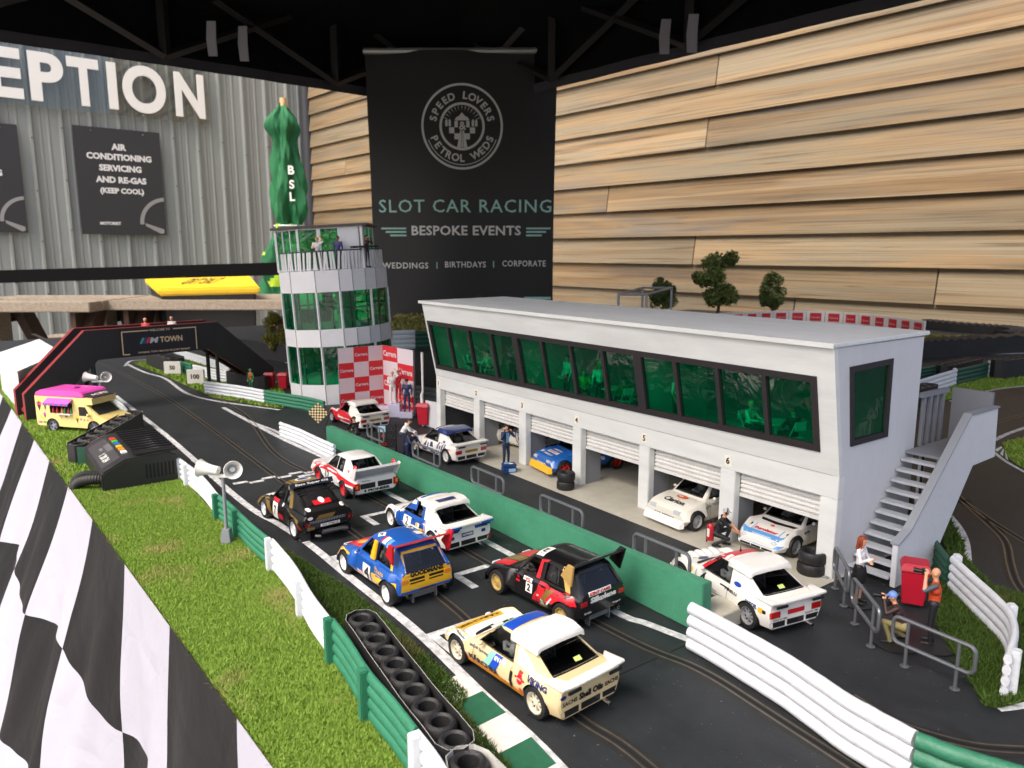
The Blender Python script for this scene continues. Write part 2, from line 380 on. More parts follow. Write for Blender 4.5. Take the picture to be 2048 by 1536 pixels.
# ---- gazebo
def gazebo():
    Cn = D(925, 480, 37.0); Cn.z = 0; S_ = 24.0; t = thing('gazebo', 'black pop up gazebo canopy with truss frame over the table', 'canopy', (Cn.x, Cn.y, GZ))
    c4 = [Cn, Cn - av * 31, Cn - av * 31 - bv * 23.5, Cn - bv * 23.5]
    zb = D(925, 222, 37.0).z; zt = zb + 2.2
    black = mat('black_canvas', (.004, .004, .0045), .95, spec=.1, bump=.4, bscale=2); val = mat('valance_canvas', (.010, .010, .012), .85)
    m = MB(); pk = (c4[0] + c4[2]) / 2; N = 10
    for i in range(4):
        a, b = c4[i], c4[(i + 1) % 4]
        for k in range(N):
            p, q = a + (b - a) * (k / N), a + (b - a) * ((k + 1) / N)
            m.face([(p.x, p.y, zt), (q.x, q.y, zt), (pk.x, pk.y, zt + 8)])
    m.build('roof', black, t, smooth=0)
    for i in range(4):
        a, b = c4[i], c4[(i + 1) % 4]; m = MB(); N = 40; nrm = Vector((-(b - a).y, (b - a).x, 0)).normalized(); vs = []
        for k in range(N + 1):
            p = a + (b - a) * (k / N); wv = nrm * (.03 * math.sin(k * 1.3) + .015 * math.sin(k * 3.1)); sag = .08 * math.sin(math.pi * k / N)
            vs += [tuple(p + nrm * 0 + UP * zt), tuple(p + wv + UP * (zb + sag))]
        m.add(vs, [(2 * k, 2 * k + 1, 2 * k + 3, 2 * k + 2) for k in range(N)])
        vs = []
        for k in range(N + 1):
            p = a + (b - a) * (k / N); wv = nrm * (.03 * math.sin(k * 1.3) + .015 * math.sin(k * 3.1)); sag = .08 * math.sin(math.pi * k / N)
            vs += [tuple(p + wv * 1.1 - nrm * .03 + UP * (zb + sag + .35)), tuple(p + wv * 1.1 - nrm * .03 + UP * (zb + sag - .02))]
        m.add(vs, [(2 * k, 2 * k + 1, 2 * k + 3, 2 * k + 2) for k in range(N)], 1)
        m.build('valance', [black, mat('valance_hem', (.028, .027, .034), .7)], t, smooth=0)
    bar = mat('frame_metal', (.022, .02, .019), .45, metal=.4)
    for i, (a, b) in enumerate(((c4[0], c4[1]), (c4[0], c4[3]))):
        d_ = (b - a).normalized(); inn = ((c4[2] + c4[0]) / 2 - (a + b) / 2).normalized() * .4
        for k in range(4):
            p, q = a + d_ * (k * 6.6) + inn, a + d_ * ((k + 1) * 6.6) + inn
            for z0, z1 in ((zb + .3, zb + 3.4), (zb + 3.4, zb + .3)):
                m = MB(); m.tube([p + UP * z0, q + UP * z1], .16, 4); m.build('truss_bar', bar, t)
        for k in range(1, 4):
            p = a + d_ * (k * 6.6) + inn; m = MB(); m.tube([p + UP * (zb + .3), p + UP * (zb + 3.4)], .2, 4); m.build('truss_bar', bar, t)
    for i in range(4):
        p = c4[i] + ((c4[2] + c4[0]) / 2 - c4[i]).normalized() * .5; m = MB(); m.box(p.x - .2, p.x + .2, p.y - .2, p.y + .2, GZ, zt); m.build('leg', bar, t)
    strap = mat('grey_velcro', '#8b888e', .8)
    inn = 0
    for (u, v0, v1) in ((422, 42, 112), (485, 52, 122), (1333, 38, 108), (1388, 28, 105)):
        p0 = Cn - av * .8 - bv * .8
        n_ = bv if u > 925 else av
        q0 = PV(u, v0, p0, n_); q1 = PV(u + (4 if u < 925 else -4), v1, p0, n_); w = RX * .16
        m = MB(); m.prism([q0 - w, q0 + w, (q0 + q1) / 2 + w * 1.2 - RX * .05, q1 + w, q1 - w, (q0 + q1) / 2 - w - RX * .05], FW * .03); m.build('strap', strap, t, smooth=0)
gazebo()
# ---- roller banner
def banner():
    dz = 33.0; a = D(748, 640, dz); e = D(1110, 640, dz); top = D(925, 100, dz).z; base = -1.2
    a = D(740, 500, dz); e = D(1112, 500, dz); ux = (e - a); ux.z = 0; w = ux.length; ux.normalize(); nrm = ux.cross(UP)
    mid = (a + e) / 2; t = thing('roller_banner', 'tall black roller banner with round crest and slot car racing lettering', 'banner', (mid.x, mid.y, GZ))
    N = 24; vs = []; zs = np.linspace(GZ + .8, top, 20)
    def pt(fx, z, o=0):
        z = float(z)
        fz = (z - GZ) / (top - GZ); k = 1 - .03 * math.sin(fz * math.pi)
        x = (fx - .5) * w * k; bow = .25 * math.sin(fx * math.pi * 3 + 1) * .35 + .3 * (2 * fx - 1) ** 2
        return mid + ux * x + UP * (z - mid.z) + nrm * (-bow * .5 + o)
    for z in zs:
        for i in range(N + 1): vs.append(pt(i / N, z))
    m = MB(); m.add(vs, [(r * (N + 1) + i, r * (N + 1) + i + 1, (r + 1) * (N + 1) + i + 1, (r + 1) * (N + 1) + i) for r in range(19) for i in range(N)])
    m.build('fabric', mat('banner_black', (.011, .011, .012), .4, spec=.5), t, smooth=60)
    m = MB(); m.tube([pt(-.005, top, .03), pt(1.005, top, .03)], .13, 8); m.build('top_rail', mat('alu_rail', '#a8a8a4', .4, metal=.6), t)
    m = MB(); q = mid.copy(); q.z = GZ; R = Matrix(((ux.x, nrm.x, 0, q.x), (ux.y, nrm.y, 0, q.y), (0, 0, 1, q.z), (0, 0, 0, 1)))
    m.box(-w / 2, w / 2, -.9, .5, 0, .9, 0, R); m.build('base', mat('alu_rail', '#a8a8a4'), t, bevel=.1)
    # prints follow the fabric: made flat in fractions of its width, then laid on it
    ppx = w / 372.0                                                       # one photo pixel on the banner
    def lay(mbx, name, colr):
        vs2 = []
        for x, y, z in mbx.v: vs2.append(tuple(pt(x, z, .03)))
        mbx.v = vs2; mbx.build(name, colr, t, smooth=0)
    zof = lambda v: D(925, v, dz).z
    def tmb(s_, u, v, wpx, hpx, bold=.0, sp=1.0):
        q = MB(); vs, fs = textmesh(s_, bold, sp); x0, x1 = vs[:, 0].min(), vs[:, 0].max(); y0, y1 = vs[:, 1].min(), vs[:, 1].max()
        q.add([((u - 740 + ((X - x0) / (x1 - x0) - .5) * wpx) / 372, 0, zof(v) + ((Y - y0) / (y1 - y0) - .5) * hpx * ppx) for X, Y in vs], fs); return q
    teal = mat('print_teal', '#a5d6cd', .6); grey = mat('print_grey', '#dededc', .6); lg = mat('print_light_grey', '#c6c6c4', .6)
    lay(tmb('SLOT CAR RACING', 931, 412, 352, 25, .006, 1.12), 'lettering', teal)
    lay(tmb('BESPOKE EVENTS', 933, 461, 224, 19, .022, 1.05), 'lettering', grey)
    
    for a_ in (('WEDDINGS', 806, 531, 96), ('BIRTHDAYS', 931, 529, 84), ('CORPORATE', 1052, 527, 90)): lay(tmb(*a_, 12, .012, 1.1), 'lettering', grey)
    q = MB(); rect = lambda u0, u1, v0, v1: q.add([((u - 740) / 372, 0, zof(v)) for u, v in ((u0, v1), (u1, v1), (u1, v0), (u0, v0))], [(0, 1, 2, 3)])
    for i, v in enumerate((455, 462, 469)):
        rect(758 + 9 * i, 810, v, v + 3.5); rect(1056, 1106 - 9 * i, v, v + 3.5)
    rect(871, 873, 524, 537); rect(988, 990, 522, 535)
    for v in (594, 604, 614, 624): rect(744, 1108, v, v + 5)
    lay(q, 'stripes', teal)
    q = MB(); cu, cv = 927, 253; KX = .93
    def P2(r, an): return ((cu + r * KX * math.cos(an) - 740) / 372, 0, zof(cv - r * math.sin(an)))
    def ring(r0, r1, a0=0, a1=360, n=72):
        for i in range(n):
            A, B = [math.radians(a0 + (a1 - a0) * k / n) for k in (i, i + 1)]
            q.add([P2(r0, A), P2(r1, A), P2(r1, B), P2(r0, B)], [(0, 1, 2, 3)])
    ring(82, 86.5); ring(76, 77.5, 200, 340); ring(43, 48)
    def arctext(s_, r, a0, a1, h, inside=False):
        n_ = len(s_)
        for i, ch in enumerate(s_):
            if ch == ' ': continue
            an = math.radians(a0 + (a1 - a0) * (i + .5) / n_); vs, fs = textmesh(ch, .03)
            x0, x1 = vs[:, 0].min(), vs[:, 0].max(); y0, y1 = vs[:, 1].min(), vs[:, 1].max(); k = h / .73; pts = []
            for X, Y in vs:
                dx = (X - (x0 + x1) / 2) * k; dy = (Y - .365) * k
                if inside: px = r * math.cos(an) + dx * -math.sin(an) - dy * math.cos(an); py = r * math.sin(an) + dx * math.cos(an) - dy * math.sin(an)
                else: px = r * math.cos(an) + dx * math.sin(an) + dy * math.cos(an); py = r * math.sin(an) - dx * math.cos(an) + dy * math.sin(an)
                pts.append(((cu + px * KX - 740) / 372, 0, zof(cv - py)))
            q.add(pts, fs)
    arctext('SPEED LOVERS', 63, 172, 8, 15); arctext('PETROL WEDS', 63, 196, 344, 15, True)
    poly = lambda L: q.add([((cu + x * KX - 740) / 372, 0, zof(cv - y)) for x, y in L], [tuple(range(len(L)))])
    for k in range(-3, 4):
        for r_ in range(3):
            y1 = -2 - r_ * 12
            if (k + r_) % 2 == 0 and abs(k) > 0:
                x0, x1 = k * 11 - 5.5, k * 11 + 5.5
                if math.hypot(max(abs(x0), abs(x1)), y1 - 12) < 44: poly([(x0, y1 - 12), (x1, y1 - 12), (x1, y1), (x0, y1)])
    poly([(-11, -42), (-3, -42), (-2, -8), (-4, -8)]); poly([(3, -42), (11, -42), (4, -8), (2, -8)]); poly([(-2, -42), (2, -42), (.8, -8), (-.8, -8)])
    poly([(-16, -2), (-9, -2), (-9, 12), (-16, 10)]); poly([(9, -2), (16, -2), (16, 10), (9, 12)]); poly([(-16, 12), (16, 12), (12, 18), (6, 21), (0, 28), (-6, 21), (-12, 18)])
    for x in (-33, -26, 23, 30): poly([(x - 2.5, 0), (x + 2.5, 0), (x + 2.5, 11), (x, 15), (x - 2.5, 11)])
    for k in range(13):
        an = math.radians(25 + k * 130 / 12); poly([(31 * math.cos(an), 31 * math.sin(an)), (41 * math.cos(an - .02), 41 * math.sin(an - .02)), (41 * math.cos(an + .02), 41 * math.sin(an + .02))])
    vs, fs = textmesh('&', .02); k = 17 / .73
    q.add([((cu + (X - vs[:, 0].mean()) * k * KX - 740) / 372, 0, zof(cv - ((Y - .36) * k + 2))) for X, Y in vs], fs)
    lay(q, 'crest', lg)
banner()
# ---- closed parasol
def parasol():
    dz = 58.0; q = D(580, 480, dz); g = thing('parasol', 'closed green parasol with white lettering beside the dark downpipe', 'parasol', (q.x, q.y, GZ))
    zof = lambda v: D(580, v, dz).z; s_ = dz / FPX
    prof = [(206, 4), (218, 10), (238, 24), (258, 28), (275, 17), (300, 19), (340, 24), (380, 28), (410, 30), (432, 28), (446, 23), (456, 22), (470, 30), (500, 38), (540, 42), (600, 46)]
    m = MB(); vs = []; N = 72; rowv = [prof[0][0] + (prof[-1][0] - prof[0][0]) * k / 70 for k in range(71)]; fr_ = lambda v: float(np.mean([np.interp(v + o, [p[0] for p in prof], [p[1] for p in prof]) for o in (-8, -4, 0, 4, 8)])); prof = [(v, fr_(v)) for v in rowv]
    for v, r in prof:
        for k in range(N):
            a = 2 * math.pi * k / N; f = 1 + .26 * math.sin(4 * a + v * .022) + .13 * math.sin(9 * a - v * .05) + .05 * math.sin(17 * a + v * .1)
            vs.append(q + RX * (r * s_ * f * math.cos(a) + .1 * math.sin(v * .02)) + FW * (r * s_ * f * math.sin(a)) + UP * (zof(v) - q.z))
    fs = [(i * N + k, (i + 1) * N + k, (i + 1) * N + (k + 1) % N, i * N + (k + 1) % N) for i in range(len(prof) - 1) for k in range(N)]
    m.add(vs, fs)
    for i, f in enumerate(m.f):
        r = i // N
        if prof[r][0] > 448 and math.sin(r * .45 + (i % N) * .3) * math.sin(r * .21 - (i % N) * .17) > .45: m.m[i] = 1
    m.build('canopy', [mat('parasol_green', '#17633a', .8, var=.25, vscale=.5), mat('parasol_lime', '#b7d63a', .8)], g)
    m = MB(); m.tube([q + UP * (zof(235) - q.z), q + UP * (zof(196) - q.z)], [.3, .24], 10); m.build('finial', mat('pale_wood', '#c9a777', .6), g)
    m = MB(); m.tube([q + UP * (GZ - q.z), q + UP * (zof(600) - q.z)], .3, 10); m.build('pole', mat('pale_wood', '#c9a777'), g)
    m = MB()
    for k in range(24):
        a = 2 * math.pi * k / 24
    m.tube([q + RX * (28 * s_ * math.cos(2 * math.pi * k / 24)) + FW * (28 * s_ * math.sin(2 * math.pi * k / 24)) + UP * (zof(452) - q.z) for k in range(24)], .07, 6, closed=True)
    m.build('tie', mat('tie_white', '#d8ddd6', .7), g)
    o = q - FW * (36 * s_) + RX * (19 * s_)
    for ch, v in (('B', 344), ('S', 372), ('L', 396)): m = MB(); m.text(ch, o + UP * (zof(v) - q.z), RX, UP, h=.62, bold=.03); m.build('lettering', mat('tie_white', '#d8ddd6'), g, smooth=0)
parasol()
# ---- crowd barrier belt, grit bin, picnic tables
def rail():
    a = D(-60, 555, 44.0); e = D(575, 537, 44.0); t = thing('belt_barrier', 'long black belt stretched level in front of the metal wall', 'barrier', ((a + e) / 2).xyz)
    h = 25 * 44 / FPX; m = MB(); d_ = (e - a) * .12; a, e = a - d_, e + d_
    m.prism([a - UP * h / 2, e - UP * h / 2, e + UP * h / 2, a + UP * h / 2], FW * .12); m.build('belt', mat('black_belt', (.003, .003, .0035), .8, spec=.1), t, smooth=0)
    for p in (a, e):
        m = MB(); m.tube([p + UP * (GZ - p.z), p + UP * .6], .25, 10); m.tube([p + UP * (GZ - p.z), p + UP * (GZ - p.z + .3)], 1.4, 20); m.build('post', mat('black_belt', (.008, .008, .009)), t)
rail()
def grit_bin():
    dz = 47.0; fl, fr, bl, br = D(318, 593, dz - 2), D(521, 588, dz - 2), D(290, 568, dz + 3), D(499, 561, dz + 3)
    c = (fl + br) / 2; t = thing('grit_bin', 'black grit bin with sloping yellow lid behind the picnic table', 'bin', (c.x, c.y, GZ))
    m = MB(); m.prism([fl, fr, br, bl], UP * .45); m.build('lid', mat('bin_yellow', '#e8c01f', .45, var=.06, vscale=1), t, bevel=.12)
    f = [p + (c - p) * .08 for p in (fl, fr, br, bl)]; m = MB()
    vs = [(p.x, p.y, p.z - .02) for p in f] + [(p.x + (c.x - p.x) * .1, p.y + (c.y - p.y) * .1, GZ) for p in f]
    m.add(vs, [(0, 1, 5, 4), (1, 2, 6, 5), (2, 3, 7, 6), (3, 0, 4, 7), (7, 6, 5, 4)]); m.build('body', mat('bin_black', (.018, .018, .02), .5), t, bevel=.1)
    m = MB(); ux = (fr - fl); uy = ((bl + br) / 2 - (fl + fr) / 2); uy = uy - ux * (uy.dot(ux) / ux.dot(ux))
    m.text('GRIT SALT', c + UP * .47 + (fl + fr + bl + br - c * 4) * .25, ux, uy, w=ux.length * .36, h=uy.length * .42, off=.02, bold=.02); m.build('lettering', mat('bin_ink', (.12, .10, .02), .6), t, smooth=0)
grit_bin()
def picnic(pl, pr, depth, label):
    a, e = D(pl[0], pl[1], depth), D(pr[0], pr[1], depth); a.z = e.z = (a.z + e.z) / 2
    ux = (e - a); w = ux.length; ux.normalize(); uy = Vector((-ux.y, ux.x, 0))
    if uy.dot(FW) < 0: uy = -uy
    o = Vector((a.x, a.y, 0)); zt = a.z; t = thing('picnic_table', label, 'table', (o + ux * w / 2 + uy * 3).xyz + UP * GZ)
    R = Matrix(((ux.x, uy.x, 0, o.x), (ux.y, uy.y, 0, o.y), (0, 0, 1, 0), (0, 0, 0, 1)))
    wood = mat('grey_oak', '#8c8172', .75, var=.3, vscale=3, stretch=(.15, 3, 3), bump=.3, bscale=12); dk = mat('brown_stain', '#3d2c22', .75, var=.2, vscale=3)
    m = MB()
    for k in range(5): m.box(0, w, k * 1.45, k * 1.45 + 1.36, zt - .55, zt, 0, R)
    m.build('tabletop', wood, t, bevel=.05)
    for k, y in enumerate((-3.4, 8.6)):
        m = MB(); m.box(0, w, y, y + 2.2, zt - 3.4, zt - 2.9, 0, R); m.build('seat', wood, t, bevel=.05)
    for fx in (.12, .88):
        for s_ in (-1, 1):
            y0, y1 = 3.6 + s_ * 1.6, 3.6 + s_ * 6.0
            m = MB(); x = w * fx; m.prism([R @ Vector((x, y0 - .6, zt - .6)), R @ Vector((x, y0 + .6, zt - .6)), R @ Vector((x, y1 + .6, GZ)), R @ Vector((x, y1 - .6, GZ))], ux * .6); m.build('leg', dk, t)
        m = MB(); x = w * fx; m.box(x - .3, x, -3, 10.4, zt - 4.3, zt - 3.4, 0, R); m.box(x - .3, x, .3, 7, zt - 1.5, zt - .56, 0, R); m.build('crossbar', dk, t)
        m = MB(); m.box(x - .8, x + .3, 3, 4.2, GZ, zt - .56, 0, R); m.build('post', wood, t)
picnic((-130, 606), (178, 604), 42.0, 'weathered picnic table at the left edge before the metal wall')
picnic((196, 607), (640, 596), 44.0, 'weathered picnic table in front of the yellow lidded grit bin')
# ================================================================ THE TRACK LAYOUT ON THE TABLE
BY = 1.12
def EY(x): return 1.10 + .042 * (x + 4.2)
TABLE = [(-28, EY(-28)), (7, EY(7)), (7, 29.5), (-12, 30.5), (-24, 28.5), (-28.5, 12)]
m = MB(); m.prism([(x, y, -.22) for x, y in TABLE], (0, 0, .216)); o = m.build('table_board', mat('raw_board', '#b58d62', .8, var=.2, vscale=4), smooth=0)
tag(o, 'large raw timber table board carrying the whole slot car layout', 'table')
def asphalt():
    m = mat('asphalt', (.016, .019, .022), .55, var=.35, vscale=3.0, bump=.25, bscale=120)
    n = m.node_tree.nodes; l = m.node_tree.links; b = n['Principled BSDF']; tc = n['Texture Coordinate']
    nz = n.new('ShaderNodeTexNoise'); nz.inputs['Scale'].default_value = 42; nz.inputs['Detail'].default_value = 2; l.new(tc.outputs['Object'], nz.inputs['Vector'])
    r = n.new('ShaderNodeValToRGB'); r.color_ramp.elements[0].position = .715; r.color_ramp.elements[1].position = .745; l.new(nz.outputs[0], r.inputs[0])
    nz2 = n.new('ShaderNodeTexNoise'); nz2.inputs['Scale'].default_value = 1.1; nz2.inputs['Detail'].default_value = 5; l.new(tc.outputs['Object'], nz2.inputs['Vector'])
    r2 = n.new('ShaderNodeValToRGB'); r2.color_ramp.elements[0].position = .5; r2.color_ramp.elements[1].position = .75; r2.color_ramp.elements[1].color = (.35, .35, .35, 1); l.new(nz2.outputs[0], r2.inputs[0])
    old = b.inputs['Base Color'].links[0].from_socket
    m1 = n.new('ShaderNodeMix'); m1.data_type = 'RGBA'; l.new(r2.outputs[0], m1.inputs[0]); l.new(old, m1.inputs[6]); m1.inputs[7].default_value = (.036, .037, .039, 1)
    mx = n.new('ShaderNodeMix'); mx.data_type = 'RGBA'; l.new(r.outputs[0], mx.inputs[0]); l.new(m1.outputs[2], mx.inputs[6]); mx.inputs[7].default_value = (.22, .21, .20, 1); l.new(mx.outputs[2], b.inputs['Base Color'])
    return m
ASPH = asphalt()
m = MB(); m.face([(x, y + (.05 if y < 2 else 0), 0) for x, y in TABLE]); structure('track_surface', m, ASPH, smooth=0)
WLINE = mat('worn_white_line', '#c9ccd0', .6, var=.55, vscale=14, var2='#e6e8ea'); RAILC = mat('slot_rail', '#6f6a61', .38, metal=.6, var=.3, vscale=10); SLOT = mat('slot_groove', (.004, .004, .004), .8)
GROOVE = mat('slot_bed', (.018, .017, .016), .55, var=.3, vscale=20); RUST = mat('bare_board', '#8a5f38', .8, var=.3, vscale=10)
m = MB(); L0 = [(-40, 2.47), (-16, 2.40)]
LEFT = [P(1120, 1536), P(960, 1385), P(830, 1260), P(700, 1155), P(620, 1090), P(560, 1050), P(480, 1000), (-12, 2.36), (-16, 2.3)]
strip(m, [(-1.2, 2.1)] + LEFT, .075, .003)
RIGHT = [P(446, 815), P(560, 875), P(662, 922), P(781, 989), P(970, 1082), P(1219, 1218), P(1300, 1250), P(1500, 1328), P(1640, 1395), P(1790, 1482), P(1880, 1540), (-1.2, 4.1)]
strip(m, RIGHT, .075, .003)
strip(m, [P(497, 842), P(540, 858), P(570, 870), P(600, 872)], .06, .0032)                            # pit exit fork
strip(m, [P(253, 728), P(290, 745), P(330, 757), P(370, 785), P(420, 800), P(500, 812), P(560, 820)], .07, .003)
strip(m, [P(250, 732), P(262, 722), P(300, 719), P(340, 715)], .07, .003)
GRID = [((880, 1270), (845, 1290)), ((935, 1165), (970, 1180)), ((640, 1135), (612, 1140)), ((735, 1050), (765, 1058)), ((520, 1030), (500, 1035)), ((600, 968), (640, 975))]
def gridbox(x, y):                       # an L of paint at the front left corner of a slot
    m.face([(x, y, .003), (x + .34, y, .003), (x + .34, y + .07, .003), (x, y + .07, .003)]); m.face([(x, y + .07, .003), (x + .07, y + .07, .003), (x + .07, y + .38, .003), (x, y + .38, .003)])
for x, y in ((-4.45, 2.5), (-6.2, 2.5), (-8.02, 2.5), (-5.22, 3.18), (-7.02, 3.18), (-8.8, 3.18)): gridbox(x, y)
# chequered start line and the dashes further up
x0 = -8.98
for i in range(8):
    for j in range(2):
        if (i + j) % 2 == 0: m.face([(x0 + j * .075, 2.45 + i * .17, .0028), (x0 + j * .075 + .075, 2.45 + i * .17, .0028), (x0 + j * .075 + .075, 2.62 + i * .17, .0028), (x0 + j * .075, 2.62 + i * .17, .0028)])
strip(m, [P(1902, 803), P(1940, 790), P(1996, 778), P(2060, 771)], .09, .003); strip(m, [P(1988, 881), P(2015, 868), P(2060, 852)], .07, .003)
strip(m, [P(1983, 900), P(2010, 922), P(2060, 950)], .05, .003); strip(m, [P(1898, 1031), P(1917, 1055), P(1929, 1080), P(1933, 1105), P(1934, 1140), P(1930, 1180)], .075, .003)
strip(m, [P(1995, 1418), P(2030, 1414), P(2080, 1404)], .06, .003)
strip(m, [P(600, 735), P(560, 720), P(520, 700), P(480, 690), P(400, 690)], .06, .003); strip(m, [P(545, 765), P(600, 760)], .05, .003)
strip(m, [P(1840, 718), P(1900, 712), P(2060, 706)], .12, .003)
structure('road_markings', m, WLINE, smooth=0)
def lane(name, pts, n=6):
    a = MB(); strip(a, pts, .13, .0014, 0, n); strip(a, pts, .013, .0034, 1, n, .030); strip(a, pts, .013, .0034, 1, n, -.030); strip(a, pts, .024, .0026, 2, n)
    structure(name, a, [GROOVE, RAILC, SLOT], smooth=0)
LANE1 = [(-1.0, 2.5), P(1300, 1536), P(1150, 1430), (-4.0, 2.78), P(900, 1210), P(700, 1060), P(560, 960), P(440, 870), P(340, 800), P(250, 750), P(180, 718), (-30, 2.0)]
LANE2 = [(-.6, 3.5), P(1560, 1440), P(1400, 1340), P(1260, 1280), (-5.0, 3.58), (-7.5, 3.55), P(560, 915), P(490, 830), P(400, 780), P(330, 745), P(270, 727), P(200, 715), (-29, 3.0)]
lane('slot_lane', LANE1); lane('slot_lane', LANE2)
lane('slot_lane', [P(1890, 960), P(1924, 1000), P(1975, 1046), P(2010, 1083), P(2021, 1129), P(2034, 1166), P(2060, 1200)]); lane('slot_lane', [P(1924, 1000), P(1980, 1040), P(2060, 1090)])
lane('slot_lane', [P(1925, 812), P(1990, 792), P(2060, 780)]); lane('slot_lane', [P(1960, 858), P(2010, 840), P(2060, 826)])
lane('slot_lane', [P(1702, 1392), P(1780, 1440), P(1860, 1470), P(1960, 1494), P(2080, 1502)])
m = MB(); strip(m, [P(1400, 1290), P(1500, 1345), P(1590, 1410), P(1640, 1460)], .07, .0022); structure('bare_board_edge', m, RUST, smooth=0)
m = MB()                                  # joints between track pieces
for x in (-3.25, -6.74, -10.2, -13.7): m.face([(x, 2.5, .0012), (x + .012, 2.5, .0012), (x + .02, 4.05, .0012), (x + .008, 4.05, .0012)])
structure('track_joints', m, SLOT, smooth=0)
# ---- turf: ground sheet plus short fibres
def turfmat(name, a, b, dead, lo=.0):
    mm = bpy.data.materials.new(name); mm.use_nodes = True; n = mm.node_tree.nodes; l = mm.node_tree.links; bs = n['Principled BSDF']; bs.inputs['Roughness'].default_value = .7
    bs.inputs['Specular IOR Level'].default_value = .2
    tc = n.new('ShaderNodeTexCoord')
    def nz(s_, d): q = n.new('ShaderNodeTexNoise'); q.inputs['Scale'].default_value = s_; q.inputs['Detail'].default_value = d; l.new(tc.outputs['Object'], q.inputs['Vector']); return q.outputs[0]
    def rp(f, p0, p1, c0, c1): r = n.new('ShaderNodeValToRGB'); r.color_ramp.elements[0].position = p0; r.color_ramp.elements[1].position = p1; r.color_ramp.elements[0].color = (*c0, 1); r.color_ramp.elements[1].color = (*c1, 1); l.new(f, r.inputs[0]); return r.outputs[0]
    c1 = rp(nz(45, 3), .3, .7, a, b); msk = rp(nz(1.9, 5), .54, .74, (0, 0, 0), (.8, .8, .8))
    mx = n.new('ShaderNodeMix'); mx.data_type = 'RGBA'; l.new(msk, mx.inputs[0]); l.new(c1, mx.inputs[6]); mx.inputs[7].default_value = (*dead, 1)
    l.new(mx.outputs[2], bs.inputs['Base Color']); return mm
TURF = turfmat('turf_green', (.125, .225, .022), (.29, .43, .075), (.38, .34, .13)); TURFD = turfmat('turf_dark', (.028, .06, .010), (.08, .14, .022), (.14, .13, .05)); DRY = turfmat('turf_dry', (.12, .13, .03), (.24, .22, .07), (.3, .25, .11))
def turf(poly, mt, dens=9000, h=.05, w=.006, z=.004, name='grass'):
    poly = [(p[0], p[1]) for p in poly]; a = np.array(poly); area = 0.5 * abs(np.dot(a[:, 0], np.roll(a[:, 1], 1)) - np.dot(a[:, 1], np.roll(a[:, 0], 1)))
    n = int(area * dens * 1.0); lo, hi = a.min(0), a.max(0); box = np.prod(hi - lo); pts = lo + RNG.random((int(n * box / area), 2)) * (hi - lo)
    ins = np.zeros(len(pts), bool); j = len(a) - 1
    for i in range(len(a)):
        cond = ((a[i, 1] > pts[:, 1]) != (a[j, 1] > pts[:, 1])) & (pts[:, 0] < (a[j, 0] - a[i, 0]) * (pts[:, 1] - a[i, 1]) / (a[j, 1] - a[i, 1] + 1e-12) + a[i, 0]); ins ^= cond; j = i
    pts = pts[ins]; n = len(pts); an = RNG.random(n) * 2 * math.pi; hh = h * (.45 + .75 * RNG.random(n)); ln = h * (RNG.normal(0, .55, (n, 2)))
    V = np.zeros((n, 3, 3)); dx = np.stack([np.cos(an), np.sin(an)], 1) * w
    V[:, 0, :2] = pts - dx; V[:, 1, :2] = pts + dx; V[:, 2, :2] = pts + ln; V[:, 0, 2] = V[:, 1, 2] = z; V[:, 2, 2] = z + hh
    nb = len(a); me = bpy.data.meshes.new(name); verts = np.vstack([V.reshape(-1, 3), np.column_stack([a, np.full(nb, z)])])
    me.vertices.add(len(verts)); me.vertices.foreach_set('co', verts.ravel()); me.loops.add(3 * n + nb); me.loops.foreach_set('vertex_index', np.arange(3 * n + nb)); me.polygons.add(n + 1)
    me.polygons.foreach_set('loop_start', np.append(np.arange(n) * 3, 3 * n)); me.update(calc_edges=True); me.validate(); me.materials.append(mt)
    o = bpy.data.objects.new(name, me); COL.objects.link(o); return tag(o, kind='stuff')
NEARB = [P(330, 900), P(372, 968), P(440, 1045), P(500, 1100), P(548, 1145), P(600, 1210), P(668, 1325), P(740, 1440), P(815, 1536), (-2.0, 1.6)]   # foot of the near barrier
turf([(-1.8, EY(-1.8)), (-1.8, 1.6)] + [(p[0], p[1]) for p in NEARB[::-1]] + [(-9.9, 2.0), (-9.9, EY(-9.9))], TURF, 38000, .034, .0045)
turf([(-9.9, EY(-9.9)), (-9.9, 2.0), (-11.4, 2.12), (-13.2, 2.1), (-14.4, 2.0), (-20, 1.6), (-22, EY(-22))], TURF, 6000, .05, .008)
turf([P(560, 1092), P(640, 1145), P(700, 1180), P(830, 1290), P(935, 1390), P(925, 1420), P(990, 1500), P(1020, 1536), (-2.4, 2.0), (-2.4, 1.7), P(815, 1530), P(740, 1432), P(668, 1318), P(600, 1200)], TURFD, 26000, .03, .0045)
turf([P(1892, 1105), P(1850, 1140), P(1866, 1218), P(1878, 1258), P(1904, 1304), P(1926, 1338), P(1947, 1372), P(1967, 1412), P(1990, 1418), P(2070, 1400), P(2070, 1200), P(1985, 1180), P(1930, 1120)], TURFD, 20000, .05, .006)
turf([P(268, 728), P(300, 722), P(345, 717), P(350, 700), P(410, 715), P(460, 745), P(560, 775), P(580, 812), P(560, 817), P(500, 808), P(425, 795), P(380, 775), P(330, 752)], TURF, 1500, .05, .02)
turf([P(1884, 802), P(1939, 789), P(1996, 777), P(2070, 769), P(2070, 757), P(1973, 757), P(1910, 772), P(1866, 788), P(1830, 800)], TURF, 1200, .06, .02)
turf([P(2006, 889), P(2020, 920), P(2070, 952), P(2070, 870)], TURF, 2500, .05, .015)
turf([P(1836, 668), P(1900, 672), P(2000, 674), P(1975, 682), P(1885, 686), P(1836, 674)], DRY, 120, .08, .05)
